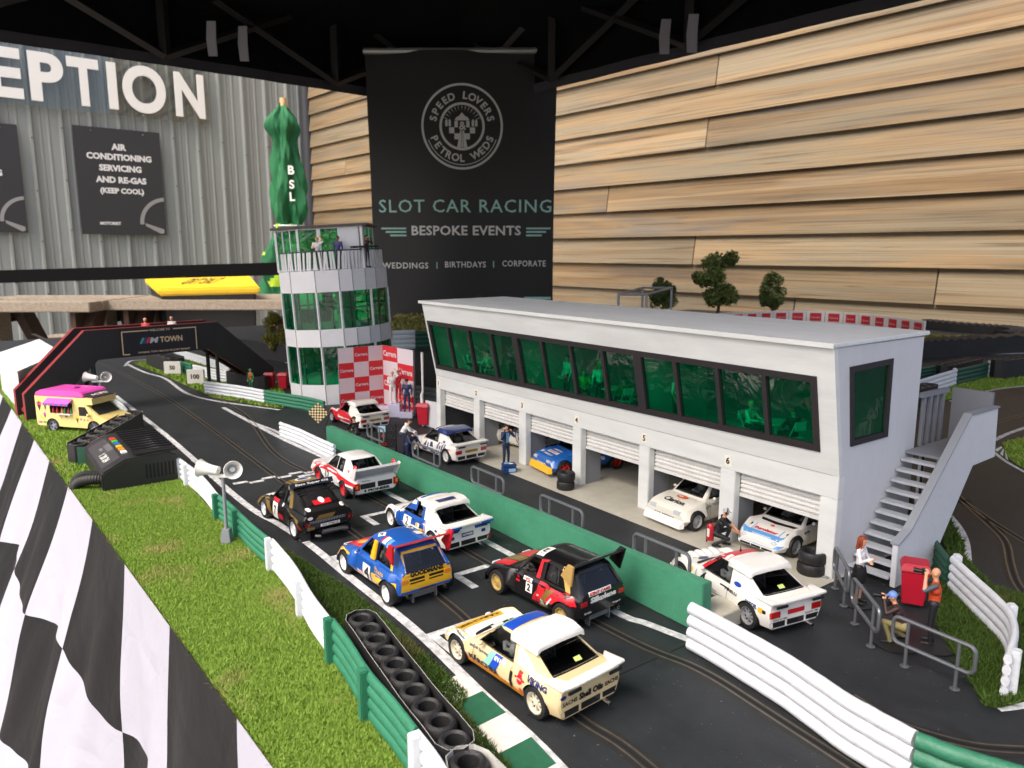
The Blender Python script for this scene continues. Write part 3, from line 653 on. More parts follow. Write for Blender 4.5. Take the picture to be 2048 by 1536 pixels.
turf([P(780, 640), P(780, 690), P(870, 690), P(870, 640), P(860, 628), P(800, 628)], DRY, 60, .1, .07)
turf([P(505, 693), P(540, 702), P(580, 706), P(580, 725), P(540, 716)], TURF, 300, .08, .03)
turf([P(1835, 713), P(1900, 708), P(2070, 702), P(2070, 698), P(1900, 704), P(1835, 709)], TURF, 200, .06, .03)
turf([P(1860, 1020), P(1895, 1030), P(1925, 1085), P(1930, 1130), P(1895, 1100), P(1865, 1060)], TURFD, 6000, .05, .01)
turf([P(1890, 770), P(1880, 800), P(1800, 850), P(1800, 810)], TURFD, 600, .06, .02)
# ---- kerbs
KG, KW = mat('kerb_green', '#1f5a42', .6, var=.15, vscale=20), mat('kerb_white', '#d9d6cc', .65, var=.12, vscale=20)
m = MB(); kp = [Vector(p) for p in ((-3.85, 2.34, 0), (-3.60, 2.33, 0), (-3.33, 2.32, 0), (-3.06, 2.30, 0), (-2.8, 2.27, 0), (-2.5, 2.22, 0), (-2.2, 2.15, 0))]
for i in range(6):
    a, b = kp[i], kp[i + 1]; y0 = .19 if i else .12
    m.add([(a.x, a.y - y0, .004), (b.x, b.y - .19, .004), (b.x, b.y + .085, .016), (a.x, a.y + .085, .016), (a.x, a.y + .086, .001), (b.x, b.y + .086, .001)], [(0, 1, 2, 3), (3, 2, 5, 4)], (i + 1) % 2)
structure('kerb', m, [KG, KW], smooth=0)
m = MB(); e0, e1 = [P(1983, 896), P(2019, 922)], [P(1998, 893), P(2010, 905)]
a0, a1, b0, b1 = P(1984, 896), P(2017, 922), P(2001, 891), P(2012, 905)
for i in range(6):
    f, g = i / 6, (i + 1) / 6; q = [a0.lerp(a1, f), a0.lerp(a1, g), b0.lerp(b1, g), b0.lerp(b1, f)]; m.face([(p.x, p.y, .006) for p in q], i % 2)
a0, a1, b0, b1 = P(1935, 789), P(1992, 777), P(1947, 783), P(1996, 775)
for i in range(9):
    f, g = i / 9, (i + 1) / 9; q = [a0.lerp(a1, f), a0.lerp(a1, g), b0.lerp(b1, g), b0.lerp(b1, f)]; m.face([(p.x, p.y, .012) for p in q], i % 2)
structure('kerb', m, [KG, KW], smooth=0)
# ---- ridged track barriers
BWH = mat('barrier_white', '#d3d7dc', .45, var=.08, vscale=12, bump=.25, bscale=50); BGR = mat('barrier_green', '#2f7458', .5, var=.1, vscale=10, bump=.25, bscale=50); BGD = mat('barrier_dark_green', '#1d4a38', .55, var=.1, vscale=10)
def armco(label, pts, h, mt, ridges=4, posts=(), side=1, t=.024, z0=.012, n=5, group=None):
    pp = smooth_path([Vector((p[0], p[1])) for p in pts], n); c = pp[len(pp) // 2]
    g = thing('track_barrier', label, 'barrier', (c.x, c.y, 0), group=group)
    prof = []; K = ridges * 6
    for i in range(K + 1):
        f = i / K; prof.append((t * (.25 + .75 * abs(math.sin(math.pi * ridges * f)) ** .7), z0 + (h - z0) * f))
    loop = prof + [(-d, z) for d, z in reversed(prof)]; m = MB(); vs = []; L = len(loop); N = len(pp)
    for i in range(N):
        tt = (pp[min(i + 1, N - 1)] - pp[max(i - 1, 0)]).normalized(); nn = Vector((-tt.y, tt.x)); jit = random.uniform(-.002, .002)
        vs += [(pp[i].x + nn.x * d, pp[i].y + nn.y * d, z + jit) for d, z in loop]
    fs = [(i * L + k, (i + 1) * L + k, (i + 1) * L + (k + 1) % L, i * L + (k + 1) % L) for i in range(N - 1) for k in range(L)]
    fs += [tuple(range(L)), tuple(range(N * L - 1, (N - 1) * L - 1, -1))]
    m.add(vs, fs); m.build('ridged_panel', mt, g, smooth=50)
    for f in posts:
        i = min(N - 1, max(0, int(round(f * (N - 1))))); tt = (pp[min(i + 1, N - 1)] - pp[max(i - 1, 0)]).normalized(); nn = Vector((-tt.y, tt.x)) * side
        R = Matrix(((tt.x, nn.x, 0, pp[i].x), (tt.y, nn.y, 0, pp[i].y), (0, 0, 1, 0), (0, 0, 0, 1)))
        q = MB(); q.box(-.032, .032, .01, .062, .004, h + .008, 0, R); q.build('post', mt, g, bevel=.006, smooth=40)
    return g
NB = [(p[0], p[1]) for p in NEARB]
def seg(a, b): return [(a[0] + (b[0] - a[0]) * k / 3, a[1] + (b[1] - a[1]) * k / 3) for k in range(4)]
nb1 = P(366, 962); nb2 = P(440, 1040); nb3 = P(548, 1142); nb4 = P(670, 1327)
armco('white barrier panel beside the black control box', [(-9.5, 1.99), (nb1.x, nb1.y), (-8.6, 2.02), (nb2.x - .02, nb2.y)], .27, BWH, 4, (.02, .45), -1)
armco('green barrier panel behind the front loudspeaker post', [(nb2.x, nb2.y), (-7.4, 1.99), (-6.75, 1.98), (nb3.x - .02, nb3.y)], .28, BGR, 4, (.02, .48), -1)
armco('white barrier panel between two green ones along the lawn', [(nb3.x, nb3.y), (-5.6, 1.95), (-5.0, 1.86), (nb4.x - .02, nb4.y)], .30, BWH, 4, (.02, .5), -1)
armco('green barrier panel behind the stacked tyre wall', [(nb4.x, nb4.y), P(700, 1372), P(740, 1440), P(790, 1505), P(835, 1570)], .33, BGR, 4, (.02, .5), -1)
armco('white barrier end cut off by the bottom edge beside the tyre wall', [P(838, 1574), P(870, 1620), P(910, 1690)], .33, BWH, 4, (.06,), -1)
RB = [P(1383, 1204, .36), P(1480, 1255, .36), P(1582, 1313, .36), P(1684, 1380, .36), P(1764, 1426, .36), P(1832, 1462, .36)]
armco('long white curving barrier at the pit exit beside the end of the green wall', RB, .36, BWH, 4, (), -1, t=.04)
armco('green barrier at the bottom right corner', [P(1836, 1464, .36), P(1900, 1490, .36), P(1960, 1508, .36), P(2018, 1525, .36), P(2090, 1545, .36), P(2200, 1560, .36)], .36, BGR, 4, (), -1, t=.04)
armco('white barrier curving round the grass at the right edge', [P(1899, 1180), P(1940, 1222), P(1992, 1275), P(2014, 1306), P(2020, 1345), P(2006, 1398)], .30, BWH, 4, (.02, .5, .98), 1)
armco('dark green barrier running behind the red bin', [P(1842, 1085), P(1858, 1120), P(1875, 1150), P(1893, 1174)], .26, BGD, 4, (), 1)
armco('green barrier panel behind the standing photographer foot of the stairs', [P(1800, 1000), P(1826, 1050), P(1840, 1080)], .24, BGD, 4)
armco('white barrier between the green wall and the pit exit fork', [P(562, 875), P(600, 890), P(640, 910), P(670, 924)], .24, BWH, 4, (), 1)
armco('white barrier panel on the grass behind the hundred board', [P(411, 788), P(450, 794), P(490, 800), P(530, 808)], .26, BWH, 4, (), 1)
armco('green barrier panel running to the foot of the tower', [P(532, 808), P(570, 815), P(610, 822), P(650, 832)], .26, BGR, 4, (), 1)
armco('far white barrier under the footbridge', [P(340, 712), P(380, 722), P(420, 735), P(460, 746)], .22, BWH, 4, n=3)
armco('short green barrier between the two distance boards', [P(360, 745), P(385, 752)], .28, BGR, 4, n=3)
armco('white barrier behind the right leg of the footbridge', [P(388, 752), P(430, 762), P(462, 768)], .26, BWH, 4, n=3)
armco('white curved barrier behind the ice cream van', [P(190, 802), P(225, 815), P(248, 832), P(256, 845)], .2, mat('barrier_grey_white', '#b9c2c9', .45), 4, n=4)
armco('white barrier left of the stair landing', [P(1831, 799), P(1866, 787), P(1910, 772)], .36, BWH, 4, (.03, .97), 1, n=3)
armco('green barrier beyond the stair landing', [P(1912, 772), P(1945, 764), P(1973, 757)], .36, BGD, 4, (), n=3)
armco('white barrier end post beside the far black tyre box', [P(1974, 757), P(1986, 755)], .4, BWH, 4, (), n=2)
armco('far green barrier behind the tyre row', [P(1800, 772), P(1830, 765), P(1880, 755)], .3, BGD, 4, n=3)
armco('grey white barrier on the dry grass right of the tower', [P(786, 700), P(815, 699), P(830, 698)], .55, mat('barrier_grey_white', '#b9c2c9'), 4, n=3)
armco('dark green barrier on the dry grass left of the pit building', [P(832, 698), P(850, 697), P(880, 695)], .5, BGD, 4, n=3)
armco('grey barrier behind the red fire bin', [P(835, 810), P(855, 814), P(880, 818)], .36, mat('barrier_grey', '#858c8c', .5), 4, n=3)
m = MB(); m.box(-10.08, -3.27, 4.1, 4.2, .001, .385); o = m.build('pit_wall', mat('wall_green', '#42886a', .5, var=.12, vscale=5, bump=.25, bscale=30), bevel=.006)
for v in o.data.vertices:
    if v.co.x < -9 and v.co.z > .3: v.co.z -= .12
tag(o, 'long solid green wall between the grid and the pit lane', 'wall')
m = MB(); m.box(-3.45, -3.2, 4.21, 4.5, .001, .13); tag(m.build('concrete_block', mat('concrete_pale', '#b9b5a6', .8, var=.12, vscale=10), bevel=.006), 'pale concrete block behind the end of the green pit wall', 'block')
m = MB(); m.box(-9.75, -3.2, 5.36, 7.3, .0016, .0056); structure('garage_floor', m, mat('garage_concrete', '#bdb9aa', .6, var=.1, vscale=4), smooth=0)
# ---- tyre walls
TYR = mat('tyre_rubber', (.014, .014, .015), .55, var=.3, vscale=30, bump=.2); BAND = mat('band_white', '#b5b5b0', .5, var=.25, vscale=14); BANDK = mat('band_dark', (.02, .02, .021), .5)
STUD = mat('tyre_stud', '#77756f', .6)
def tyrewall(label, pts, h, r, band=True, group=None, cat='tyre wall'):
    pts = [Vector((p[0], p[1], 0)) for p in pts]; c = pts[len(pts) // 2]; g = thing('tyre_wall', label, cat, (c.x, c.y, 0), group=group)
    for p in pts:
        m = MB(); M = Matrix.Translation(p); prof = [(r * .97, .003)]; K = 3
        for k in range(K):
            z0 = h * k / K; z1 = h * (k + 1) / K; prof += [(r * .9, z0 + .004), (r, z0 + .2 * (z1 - z0)), (r, z0 + .8 * (z1 - z0)), (r * .9, z1 - .002)]
        prof += [(r * .72, h + .006), (r * .56, h - .004), (r * .54, h - .05), (r * .5, .02)]
        m.lathe(prof, 22, 0, M)
        if r > .1:
            for k in range(14):
                a = 2 * math.pi * k / 14; m.ball(p + Vector((r * .82 * math.cos(a), r * .82 * math.sin(a), h + .001)), .007, 4, 1)
        m.build('tyre_stack', [TYR, STUD], g, smooth=35)
    if band:
        n = len(pts); outl = []
        for sgn, seq in ((1, range(n)), (-1, range(n - 1, -1, -1))):
            for i in seq:
                t = (pts[min(i + 1, n - 1)] - pts[max(i - 1, 0)]).normalized(); nn = Vector((-t.y, t.x, 0)) * sgn
                outl.append(pts[i] + nn * (r + .012))
                if i == (n - 1 if sgn == 1 else 0): outl += [pts[i] + (t * sgn + nn).normalized() * (r + .012), pts[i] + t * sgn * (r + .012), pts[i] + (t * sgn - nn).normalized() * (r + .012)]
        pp = [Vector((p.x, p.y)) for p in outl]; N = len(pp); m = MB()
        for d, z0, z1, mi in ((0, .01, h + .012, 0),):
            vs = []
            for i in range(N):
                t = (pp[(i + 1) % N] - pp[i - 1]).normalized(); nn = Vector((-t.y, t.x))
                vs += [(pp[i].x, pp[i].y, z0), (pp[i].x, pp[i].y, z1), (pp[i].x + nn.x * .003, pp[i].y + nn.y * .003, z1), (pp[i].x + nn.x * .003, pp[i].y + nn.y * .003, z0)]
            for i in range(N):
                j = (i + 1) % N
                for k in range(4): m.add([vs[i * 4 + k], vs[j * 4 + k], vs[j * 4 + (k + 1) % 4], vs[i * 4 + (k + 1) % 4]], [(0, 1, 2, 3)], (0, 1, 0, 0)[k] if band != 'white' else 1)
        m.build('band', [BANDK, BAND], g, smooth=40)
    return g
TC = [(722, 1236), (738, 1256), (753, 1277), (771, 1302), (790, 1327), (809, 1352), (829, 1380), (854, 1411), (881, 1442), (909, 1478)]
TP = [P(u, v, .29) for u, v in TC]
tyrewall('black tyre wall of ten banded stacks between green barrier and kerb', TP, .29, .092, True)
tyrewall('tyre stack at the bottom edge in front of the long tyre wall', [P(937, 1522, .29), P(985, 1572, .29), P(1040, 1630, .29)], .29, .1, 'white')
A, B = P(162, 925, 0), P(268, 858, 0); A.z = B.z = 0
tyrewall('black tyre wall between the ice cream van and the control box', [A.lerp(B, k / 7) for k in range(8)], .26, .155 * (B - A).length / 2 / 2 if False else (B - A).length / 14.2, True)
m = MB(); tt = (B - A).normalized(); q = A - tt * ((B - A).length / 14 + .03); nn = Vector((-tt.y, tt.x, 0)); m.prism([q - nn * .16 + UP * .01, q - nn * .05 + UP * .01, q - nn * .05 + UP * .25, q - nn * .16 + UP * .25], -tt * .03); tag(m.build('barrier_end', BGD), 'dark green barrier end against the tyre wall by the control box', 'barrier')
def tyrebox(label, pts, h, r): return tyrewall(label, pts, h, r, True)
def lerpn(a, b, n): a = Vector((a[0], a[1], 0)); b = Vector((b[0], b[1], 0)); return [a.lerp(b, k / (n - 1)) for k in range(n)]
tyrebox('black tyre wall behind the fifty board', lerpn(P(312, 730), P(352, 745), 5), .34, .2)
tyrebox('black tyre wall at the foot of the footbridge right leg', lerpn(P(472, 772), P(520, 782), 5), .3, .17)
tyrebox('black tyre row at the right edge on the far grass', lerpn(P(1996, 758), P(2070, 748), 7), .42, .16)
tyrebox('black tyre row on the grass behind the green barrier', lerpn(P(1886, 757), P(1946, 742), 8), .3, .17)
tyrebox('black tyre row beside the pit building back corner', lerpn(P(1818, 815), P(1856, 806), 4), .34, .13)
FW_ = mat('far_tyre_black', (.014, .014, .015), .6, var=.3, vscale=6)
def farwall(label, pts, h, mt=FW_, rib=True, t=.5, name='tyre_wall', cat='tyre wall'):
    pp = smooth_path([Vector((p[0], p[1])) for p in pts], 8); a = path_offset(pp, t / 2); b = path_offset(pp, -t / 2); N = len(pp); m = MB(); vs = []
    for i in range(N):
        k = .06 * (i % 2) if rib else 0
        for q, z in ((a[i], 0.004), (a[i], h - k), (b[i], h - k), (b[i], .004)): vs.append((q.x, q.y, z))
    m.add(vs, [(i * 4 + k, (i + 1) * 4 + k, (i + 1) * 4 + (k + 1) % 4, i * 4 + (k + 1) % 4) for i in range(N - 1) for k in range(4)] + [(0, 1, 2, 3), (4 * N - 1, 4 * N - 2, 4 * N - 3, 4 * N - 4)])
    return tag(m.build(name, mt, smooth=30), label, cat)
farwall('long low black tyre wall across the near side of the far bend', [P(1780, 722), P(1836, 716), P(1900, 712), P(1980, 706), P(2120, 698)], .50)
farwall('far black tyre wall curving against the timber cladding', [P(1852, 657), P(1900, 662), P(1960, 667), P(2010, 671), P(2036, 676), P(2030, 682), P(2000, 684)], .34)
farwall('slim black tyre wall inside the far bend', [P(1836, 690), P(1880, 690), P(1940, 686), P(2060, 678)], .14, t=.25)
farwall('black hoarding wall behind the footbridge', [P(455, 706), P(500, 712), P(540, 720), P(600, 728)], .42, mat('hoard_black', (.012, .012, .012), .7), False, .06, 'hoarding', 'hoarding')
# ---- red and white boards round the far bend
HW, HR = mat('hoarding_white', '#e2ddda', .5), mat('hoarding_red', '#c9242e', .5)
hp = [P(1436, 627, .5), P(1500, 624, .5), P(1560, 622, .5), P(1620, 622, .5), P(1680, 624, .5), P(1740, 629, .5), P(1800, 636, .5), P(1850, 643, .5)]
hp = smooth_path([Vector((p.x, p.y)) for p in hp], 4); L = [0]
for i in range(1, len(hp)): L.append(L[-1] + (hp[i] - hp[i - 1]).length)
def along(s):
    s = max(0, min(L[-1] - 1e-6, s)); i = max(k for k in range(len(L) - 1) if L[k] <= s); return hp[i].lerp(hp[i + 1], (s - L[i]) / (L[i + 1] - L[i]))
NH = 14
for i in range(NH):
    a, b = along(L[-1] * (i + .02) / NH), along(L[-1] * (i + .98) / NH); d = (b - a); w = d.length; d.normalize(); d3 = Vector((d.x, d.y, 0))
    if d3.dot(RX) < 0: pass
    pos = ['leftmost', 'second', 'third', 'fourth', 'fifth', 'sixth', 'seventh', 'eighth', 'ninth', 'tenth', 'eleventh', 'twelfth', 'thirteenth', 'last'][i]
    g = thing('advert_board', '%s white advert board with red panel from the left round the far bend' % pos, 'hoarding', (a.x, a.y, 0), group='red and white boards round the far bend')
    m = MB(); A3 = Vector((a.x, a.y, .01)); m.prism([A3, A3 + d3 * w, A3 + d3 * w + UP * .5, A3 + UP * .5], Vector((-d.y, d.x, 0)) * .05); m.build('board', HW, g, smooth=0)
    nn = Vector((d.y, -d.x, 0)); nn = nn if nn.dot(FW) < 0 else -nn; o = A3 + nn * (.012 if nn.dot(Vector((d.y, -d.x, 0))) > 0 else .062)
    m = MB(); m.face([o + d3 * w * .18 + UP * .12, o + d3 * w * .82 + UP * .12, o + d3 * w * .82 + UP * .42, o + d3 * w * .18 + UP * .42]); m.build('red_panel', HR, g, smooth=0)
    m = MB(); m.text('Carrera', o + d3 * w * .5 + UP * .26, d3 if d3.dot(RX) > 0 else -d3, UP, w=w * .5, off=.01); m.build('lettering', HW, g, smooth=0)
# ---- chequered flag hung from the table edge
def flag():
    NU, NV = 340, 110; xs = np.linspace(-24, -1.0, NU); ss = np.linspace(0, 5.0, NV); vs = []; mi = []
    def warp(x, s): return x + .07 * math.sin(s * 1.7 + x * .8) * min(1, s) + .05 * s * math.sin(x * 1.9 + .5), s + .10 * math.sin(x * 2.1 + 1) * min(1, s * 1.2)
    for x in xs:
        for s in ss:
            k = min(1, s * .7); lean = float(np.interp(x, [-16, -10, -8.6, -7.2, -4], [.36, .33, .27, .11, .09])); y = EY(x) - .02 - s * lean - k * (.055 * math.sin(x * 2.3 + s * .6) + .035 * math.sin(x * 4.7 - s * 1.2) + .012 * math.sin(x * 11 + s * 3)); z = .03 - s * math.sqrt(1 - lean * lean)
            if s < .03: z = .035
            vs.append((x, y, z))
    m = MB(); b = lambda i, j: i * NV + j; fs = [(b(i, j), b(i, j + 1), b(i + 1, j + 1), b(i + 1, j)) for i in range(NU - 1) for j in range(NV - 1)]
    m.add(vs, fs)
    mt = bpy.data.materials.new('flag_cloth'); mt.use_nodes = True; n = mt.node_tree.nodes; l = mt.node_tree.links; bs = n['Principled BSDF']; bs.inputs['Roughness'].default_value = .6; bs.inputs['Specular IOR Level'].default_value = .2
    at = n.new('ShaderNodeAttribute'); at.attribute_name = 'weave'; sp = n.new('ShaderNodeSeparateXYZ'); l.new(at.outputs['Vector'], sp.inputs[0])
    def M(op, a, b_=None):
        q = n.new('ShaderNodeMath'); q.operation = op
        for i, x in enumerate((a, b_)):
            if x is None: continue
            if isinstance(x, (int, float)): q.inputs[i].default_value = x
            else: l.new(x, q.inputs[i])
        return q.outputs[0]
    fx = M('FLOOR', sp.outputs[0]); fy = M('FLOOR', sp.outputs[1]); par = M('FLOORED_MODULO', M('ADD', fx, fy), 2)
    mx = n.new('ShaderNodeMix'); mx.data_type = 'RGBA'; l.new(par, mx.inputs[0]); mx.inputs[6].default_value = (.008, .008, .009, 1); mx.inputs[7].default_value = (.36, .36, .42, 1); l.new(mx.outputs[2], bs.inputs['Base Color'])
    tc = n.new('ShaderNodeTexCoord'); vo = n.new('ShaderNodeTexVoronoi'); vo.feature = 'DISTANCE_TO_EDGE'; vo.inputs['Scale'].default_value = 1.1; nz = n.new('ShaderNodeTexNoise'); nz.inputs['Scale'].default_value = 1.7; nz.inputs['Detail'].default_value = 4; nz.inputs['Distortion'].default_value = .25
    l.new(tc.outputs['Object'], vo.inputs['Vector']); l.new(tc.outputs['Object'], nz.inputs['Vector'])
    mr = n.new('ShaderNodeMapRange'); mr.inputs[2].default_value = .12; l.new(vo.outputs['Distance'], mr.inputs[0])
    ad = M('ADD', M('MULTIPLY', mr.outputs[0], .18), nz.outputs[0]); bp = n.new('ShaderNodeBump'); bp.inputs['Strength'].default_value = .26; bp.inputs['Distance'].default_value = .12; l.new(ad, bp.inputs['Height']); l.new(bp.outputs[0], bs.inputs['Normal'])
    g = thing('chequered_flag', 'long black and white chequered flag draped over the table edge', 'flag', (-8, BY, 0))
    o = m.build('cloth', mt, g, smooth=80); a = o.data.attributes.new('weave', 'FLOAT_VECTOR', 'POINT'); arr = []
    for x in xs:
        for s in ss:
            wx, ws = warp(x, s); arr += [(wx + 8.45) / 1.42, ws / 1.46 + (0 if True else 0), 0]
    a.data.foreach_set('vector', arr)
    pass
flag()
# ================================================================ THE PIT BUILDING
PWH = mat('painted_white', '#dcdfdc', .55, var=.09, vscale=2.6, bump=.10, bscale=26, stretch=(.35, 1, 2.2)); PGR = mat('painted_grey_white', '#cfd2d6', .55, var=.04, vscale=6, bump=.1, bscale=22, stretch=(1, 1, .5))
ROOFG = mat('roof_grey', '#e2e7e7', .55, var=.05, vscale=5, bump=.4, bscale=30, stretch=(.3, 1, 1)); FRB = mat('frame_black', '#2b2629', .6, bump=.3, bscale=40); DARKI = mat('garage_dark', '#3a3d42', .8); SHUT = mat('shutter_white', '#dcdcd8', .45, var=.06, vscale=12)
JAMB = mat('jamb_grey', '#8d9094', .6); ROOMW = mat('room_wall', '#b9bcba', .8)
GREEN = glassmat('green_film', (.012, .84, .48), .15, .03)
X0, X1, YF, YB = -9.71, -3.23, 5.72, 6.95
def slant(z): return YF - .22 * max(0, z - .9) / 1.085
def building():
    g = thing('pit_building', 'white two storey pit building with green glazed lounge over six garages', 'building', ((X0 + X1) / 2, YF, 0))
    cen = [-9.655, -8.62, -7.56, -6.5, -5.42, -4.34, -3.31]; wid = [.11, .15, .15, .15, .15, .17, .16]
    for c, w in zip(cen, wid):
        m = MB(); m.box(c - w / 2, c + w / 2, YF, YF + .09, .006, .70); m.build('pillar', PWH, g, bevel=.006)
        if -9.6 < c < -3.4:
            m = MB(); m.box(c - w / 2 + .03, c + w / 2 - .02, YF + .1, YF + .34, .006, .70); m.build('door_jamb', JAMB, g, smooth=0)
    m = MB(); m.box(X0, X1, YF, YF + .09, .701, .898); m.build('header', PWH, g, bevel=.006)
    for i in range(6):
        a, b = cen[i] + wid[i] / 2, cen[i + 1] - wid[i + 1] / 2; t = g
        m = MB(); n = 5; z0, z1 = .485, .699; pr = []
        for k in range(n):
            h0 = z0 + (z1 - z0) * k / n; h1 = z0 + (z1 - z0) * (k + 1) / n; pr += [(.105, h0), (.09, h0 + .008), (.086, (h0 + h1) / 2), (.09, h1 - .006)]
        pr += [(.105, z1)]
        m.add([(a + .003, YF + d, z) for d, z in pr] + [(b - .003, YF + d, z) for d, z in pr], [(k, k + len(pr), k + 1 + len(pr), k + 1) for k in range(len(pr) - 1)])
        m.box(a + .003, b - .003, YF + .08, YF + .125, z0 - .035, z0 - .001); m.build('roller_door', SHUT, g, smooth=30)
    for i in range(6):
        c = cen[i] + (.02 if i == 0 else 0); z = .79; q = thing('bay', None, None)
        bpy.data.objects.remove(q)
        m = MB(); m.box(c - .038, c + .038, YF - .004, YF - .0005, z - .05, z + .05); p = m.build('bay_plate', mat('plate_cream', '#efe9da', .5), g, smooth=0)
        m = MB(); m.text(str(i + 1), (c, YF - .0045, z), (1, 0, 0), UP, h=.064, bold=.03); m.build('digit', mat('ink_black', (.012, .012, .012), .6), p, smooth=0)
    # upper storey
    zb = lambda x: 1.015 + (x - X0) / (X1 - X0) * .075
    zt = 1.735; xl, xr = -9.645, -3.39; S3 = lambda x, z, o=0: Vector((x, slant(z) - o, z - o * .2))
    m = MB()
    def slab(pts, t=.05): m.prism([S3(x, z) for x, z in pts], (0, t, .01))
    slab([(X0, .9), (X1, .9), (X1, zb(X1)), (X0, zb(X0))]); slab([(X0, zt), (X1, zt), (X1, 1.985), (X0, 1.985)]); slab([(X0, zb(X0)), (xl, zb(xl)), (xl, zt), (X0, zt)]); slab([(xr, zb(xr)), (X1, zb(X1)), (X1, zt), (xr, zt)])
    m.build('front_wall', PWH, g, smooth=0)
    gs = [xl, -7.505, -5.405, xr]
    for i in range(3):
        a, b = gs[i], gs[i + 1]; fr = MB(); w = .055; d = .014
        def bar(p): fr.prism([S3(x, z, d) for x, z in p], (0, .05, .01))
        bar([(a, zb(a)), (b, zb(b)), (b, zb(b) + w), (a, zb(a) + w)]); bar([(a, zt - w), (b, zt - w), (b, zt), (a, zt)])
        cuts = [a + w] + [a + (b - a) * k / 4 for k in (1, 2, 3)] + [b - w]
        bar([(a, zb(a) + w), (a + w, zb(a) + w), (a + w, zt - w), (a, zt - w)]); bar([(b - w, zb(b) + w), (b, zb(b) + w), (b, zt - w), (b - w, zt - w)])
        for k in (1, 2, 3): x = cuts[k]; bar([(x - .022, zb(x) + w), (x + .022, zb(x) + w), (x + .022, zt - w), (x - .022, zt - w)])
        f = fr.build('window_frame', FRB, g, smooth=0)
        for k in range(4):
            p, q = cuts[k] + (.022 if k else 0), cuts[k + 1] - (.022 if k < 3 else 0); mm = MB()
            N = 6; vs = []
            for ii in range(N + 1):
                for jj in range(N + 1):
                    x = p + (q - p) * ii / N; z = zb(x) + w + (zt - 2 * w + w - zb(x) - w + 0) * jj / N * 1.0; z = zb(x) + w + (zt - w - zb(x) - w) * jj / N
                    vs.append(S3(x, z, -.012 + random.uniform(-.0025, .0025)))
            mm.add(vs, [(ii * (N + 1) + jj, (ii + 1) * (N + 1) + jj, (ii + 1) * (N + 1) + jj + 1, ii * (N + 1) + jj + 1) for ii in range(N) for jj in range(N)]); mm.build('pane', GREEN, f, smooth=80)
    # right end wall with its window
    def end(x, hole, name, mt):
        A, B, Cc, Dd, E = (YF + .003, .006), (YB - .002, .006), (YB - .002, 1.984), (5.506, 1.984), (YF + .003, .9); m = MB(); T = .05 * (-1 if x > -5 else 1)
        V = lambda p, o=0: Vector((x + o, p[0], p[1]))
        if hole:
            a, b, c, d = hole
            for q in ((A, B, b, a), (B, Cc, c, b), (Cc, Dd, d, c), (Dd, E, a, d), (E, A, a)): m.prism([V(p) for p in q], (T, 0, 0))
        else: m.prism([V(p) for p in (A, B, Cc, Dd, E)], (T, 0, 0))
        return m.build(name, mt, g, smooth=0)
    hole = ((5.845, 1.14), (6.435, 1.14), (6.42, 1.83), (5.745, 1.815)); end(X1 - .001, hole, 'end_wall', PGR); end(X0 + .001, None, 'end_wall', PWH)
    m = MB(); ce = (sum(p[0] for p in hole) / 4, sum(p[1] for p in hole) / 4); inn = [(p[0] + (ce[0] - p[0]) * .16, p[1] + (ce[1] - p[1]) * .14) for p in hole]
    for i in range(4):
        j = (i + 1) % 4; m.prism([Vector((X1 + .012, *hole[i])), Vector((X1 + .012, *hole[j])), Vector((X1 + .012, *inn[j])), Vector((X1 + .012, *inn[i]))], (-.04, 0, 0))
    f = m.build('window_frame', FRB, g, smooth=0); mm = MB(); mm.face([Vector((X1 - .01, *p)) for p in inn]); mm.build('pane', GREEN, f, smooth=0)
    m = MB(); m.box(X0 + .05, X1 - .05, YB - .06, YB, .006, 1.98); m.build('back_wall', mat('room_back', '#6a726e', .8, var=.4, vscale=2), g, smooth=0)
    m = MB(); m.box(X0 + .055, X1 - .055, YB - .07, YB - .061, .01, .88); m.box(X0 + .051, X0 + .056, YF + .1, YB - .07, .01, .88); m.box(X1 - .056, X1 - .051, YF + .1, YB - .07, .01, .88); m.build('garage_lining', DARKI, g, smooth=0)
    m = MB(); m.box(X0 + .05, X1 - .05, YF + .02, YB - .06, .9, .94); m.build('upper_floor', ROOMW, g, smooth=0)
    for x in (-7.50, -5.40): m = MB(); m.prism([(x, slant(.96) + .07, .941), (x, YB - .3, .941), (x, YB - .3, 1.97), (x, slant(1.97) + .07, 1.97)], (.03, 0, 0)); m.build('partition', ROOMW, g, smooth=0)
    m = MB(); m.box(X0 - .03, X1 + .02, 5.462, YB + .06, 1.995, 2.03)
    for i, v in enumerate(m.v):
        if v[1] < 6: m.v[i] = (v[0], v[1], v[2] - .006)
    m.build('roof', ROOFG, g, bevel=.006, smooth=40)
    m = MB(); m.box(X0 - .03, X1 + .02, 5.456, 5.4605, 1.986, 2.026)
    mm = MB(); mm.box(X0 + .01, X1 - .06, YF - .0008, YF + .003, .8985, .9); mm.box(X0 + .01, X1 - .06, YF - .0008, YF + .003, .9, .9015); mm.build('wall_joint', mat('joint_soft', '#8f928f', .7, var=.5, vscale=9), g, smooth=0); m.build('fascia', PWH, g, smooth=0)
    m = MB(); m.box(X1 - .15, X1 - .02, YF - .03, YF + .06, .0062, .02); m.build('foot_plate', mat('plinth_grey', '#8f9398', .7), g)
building()
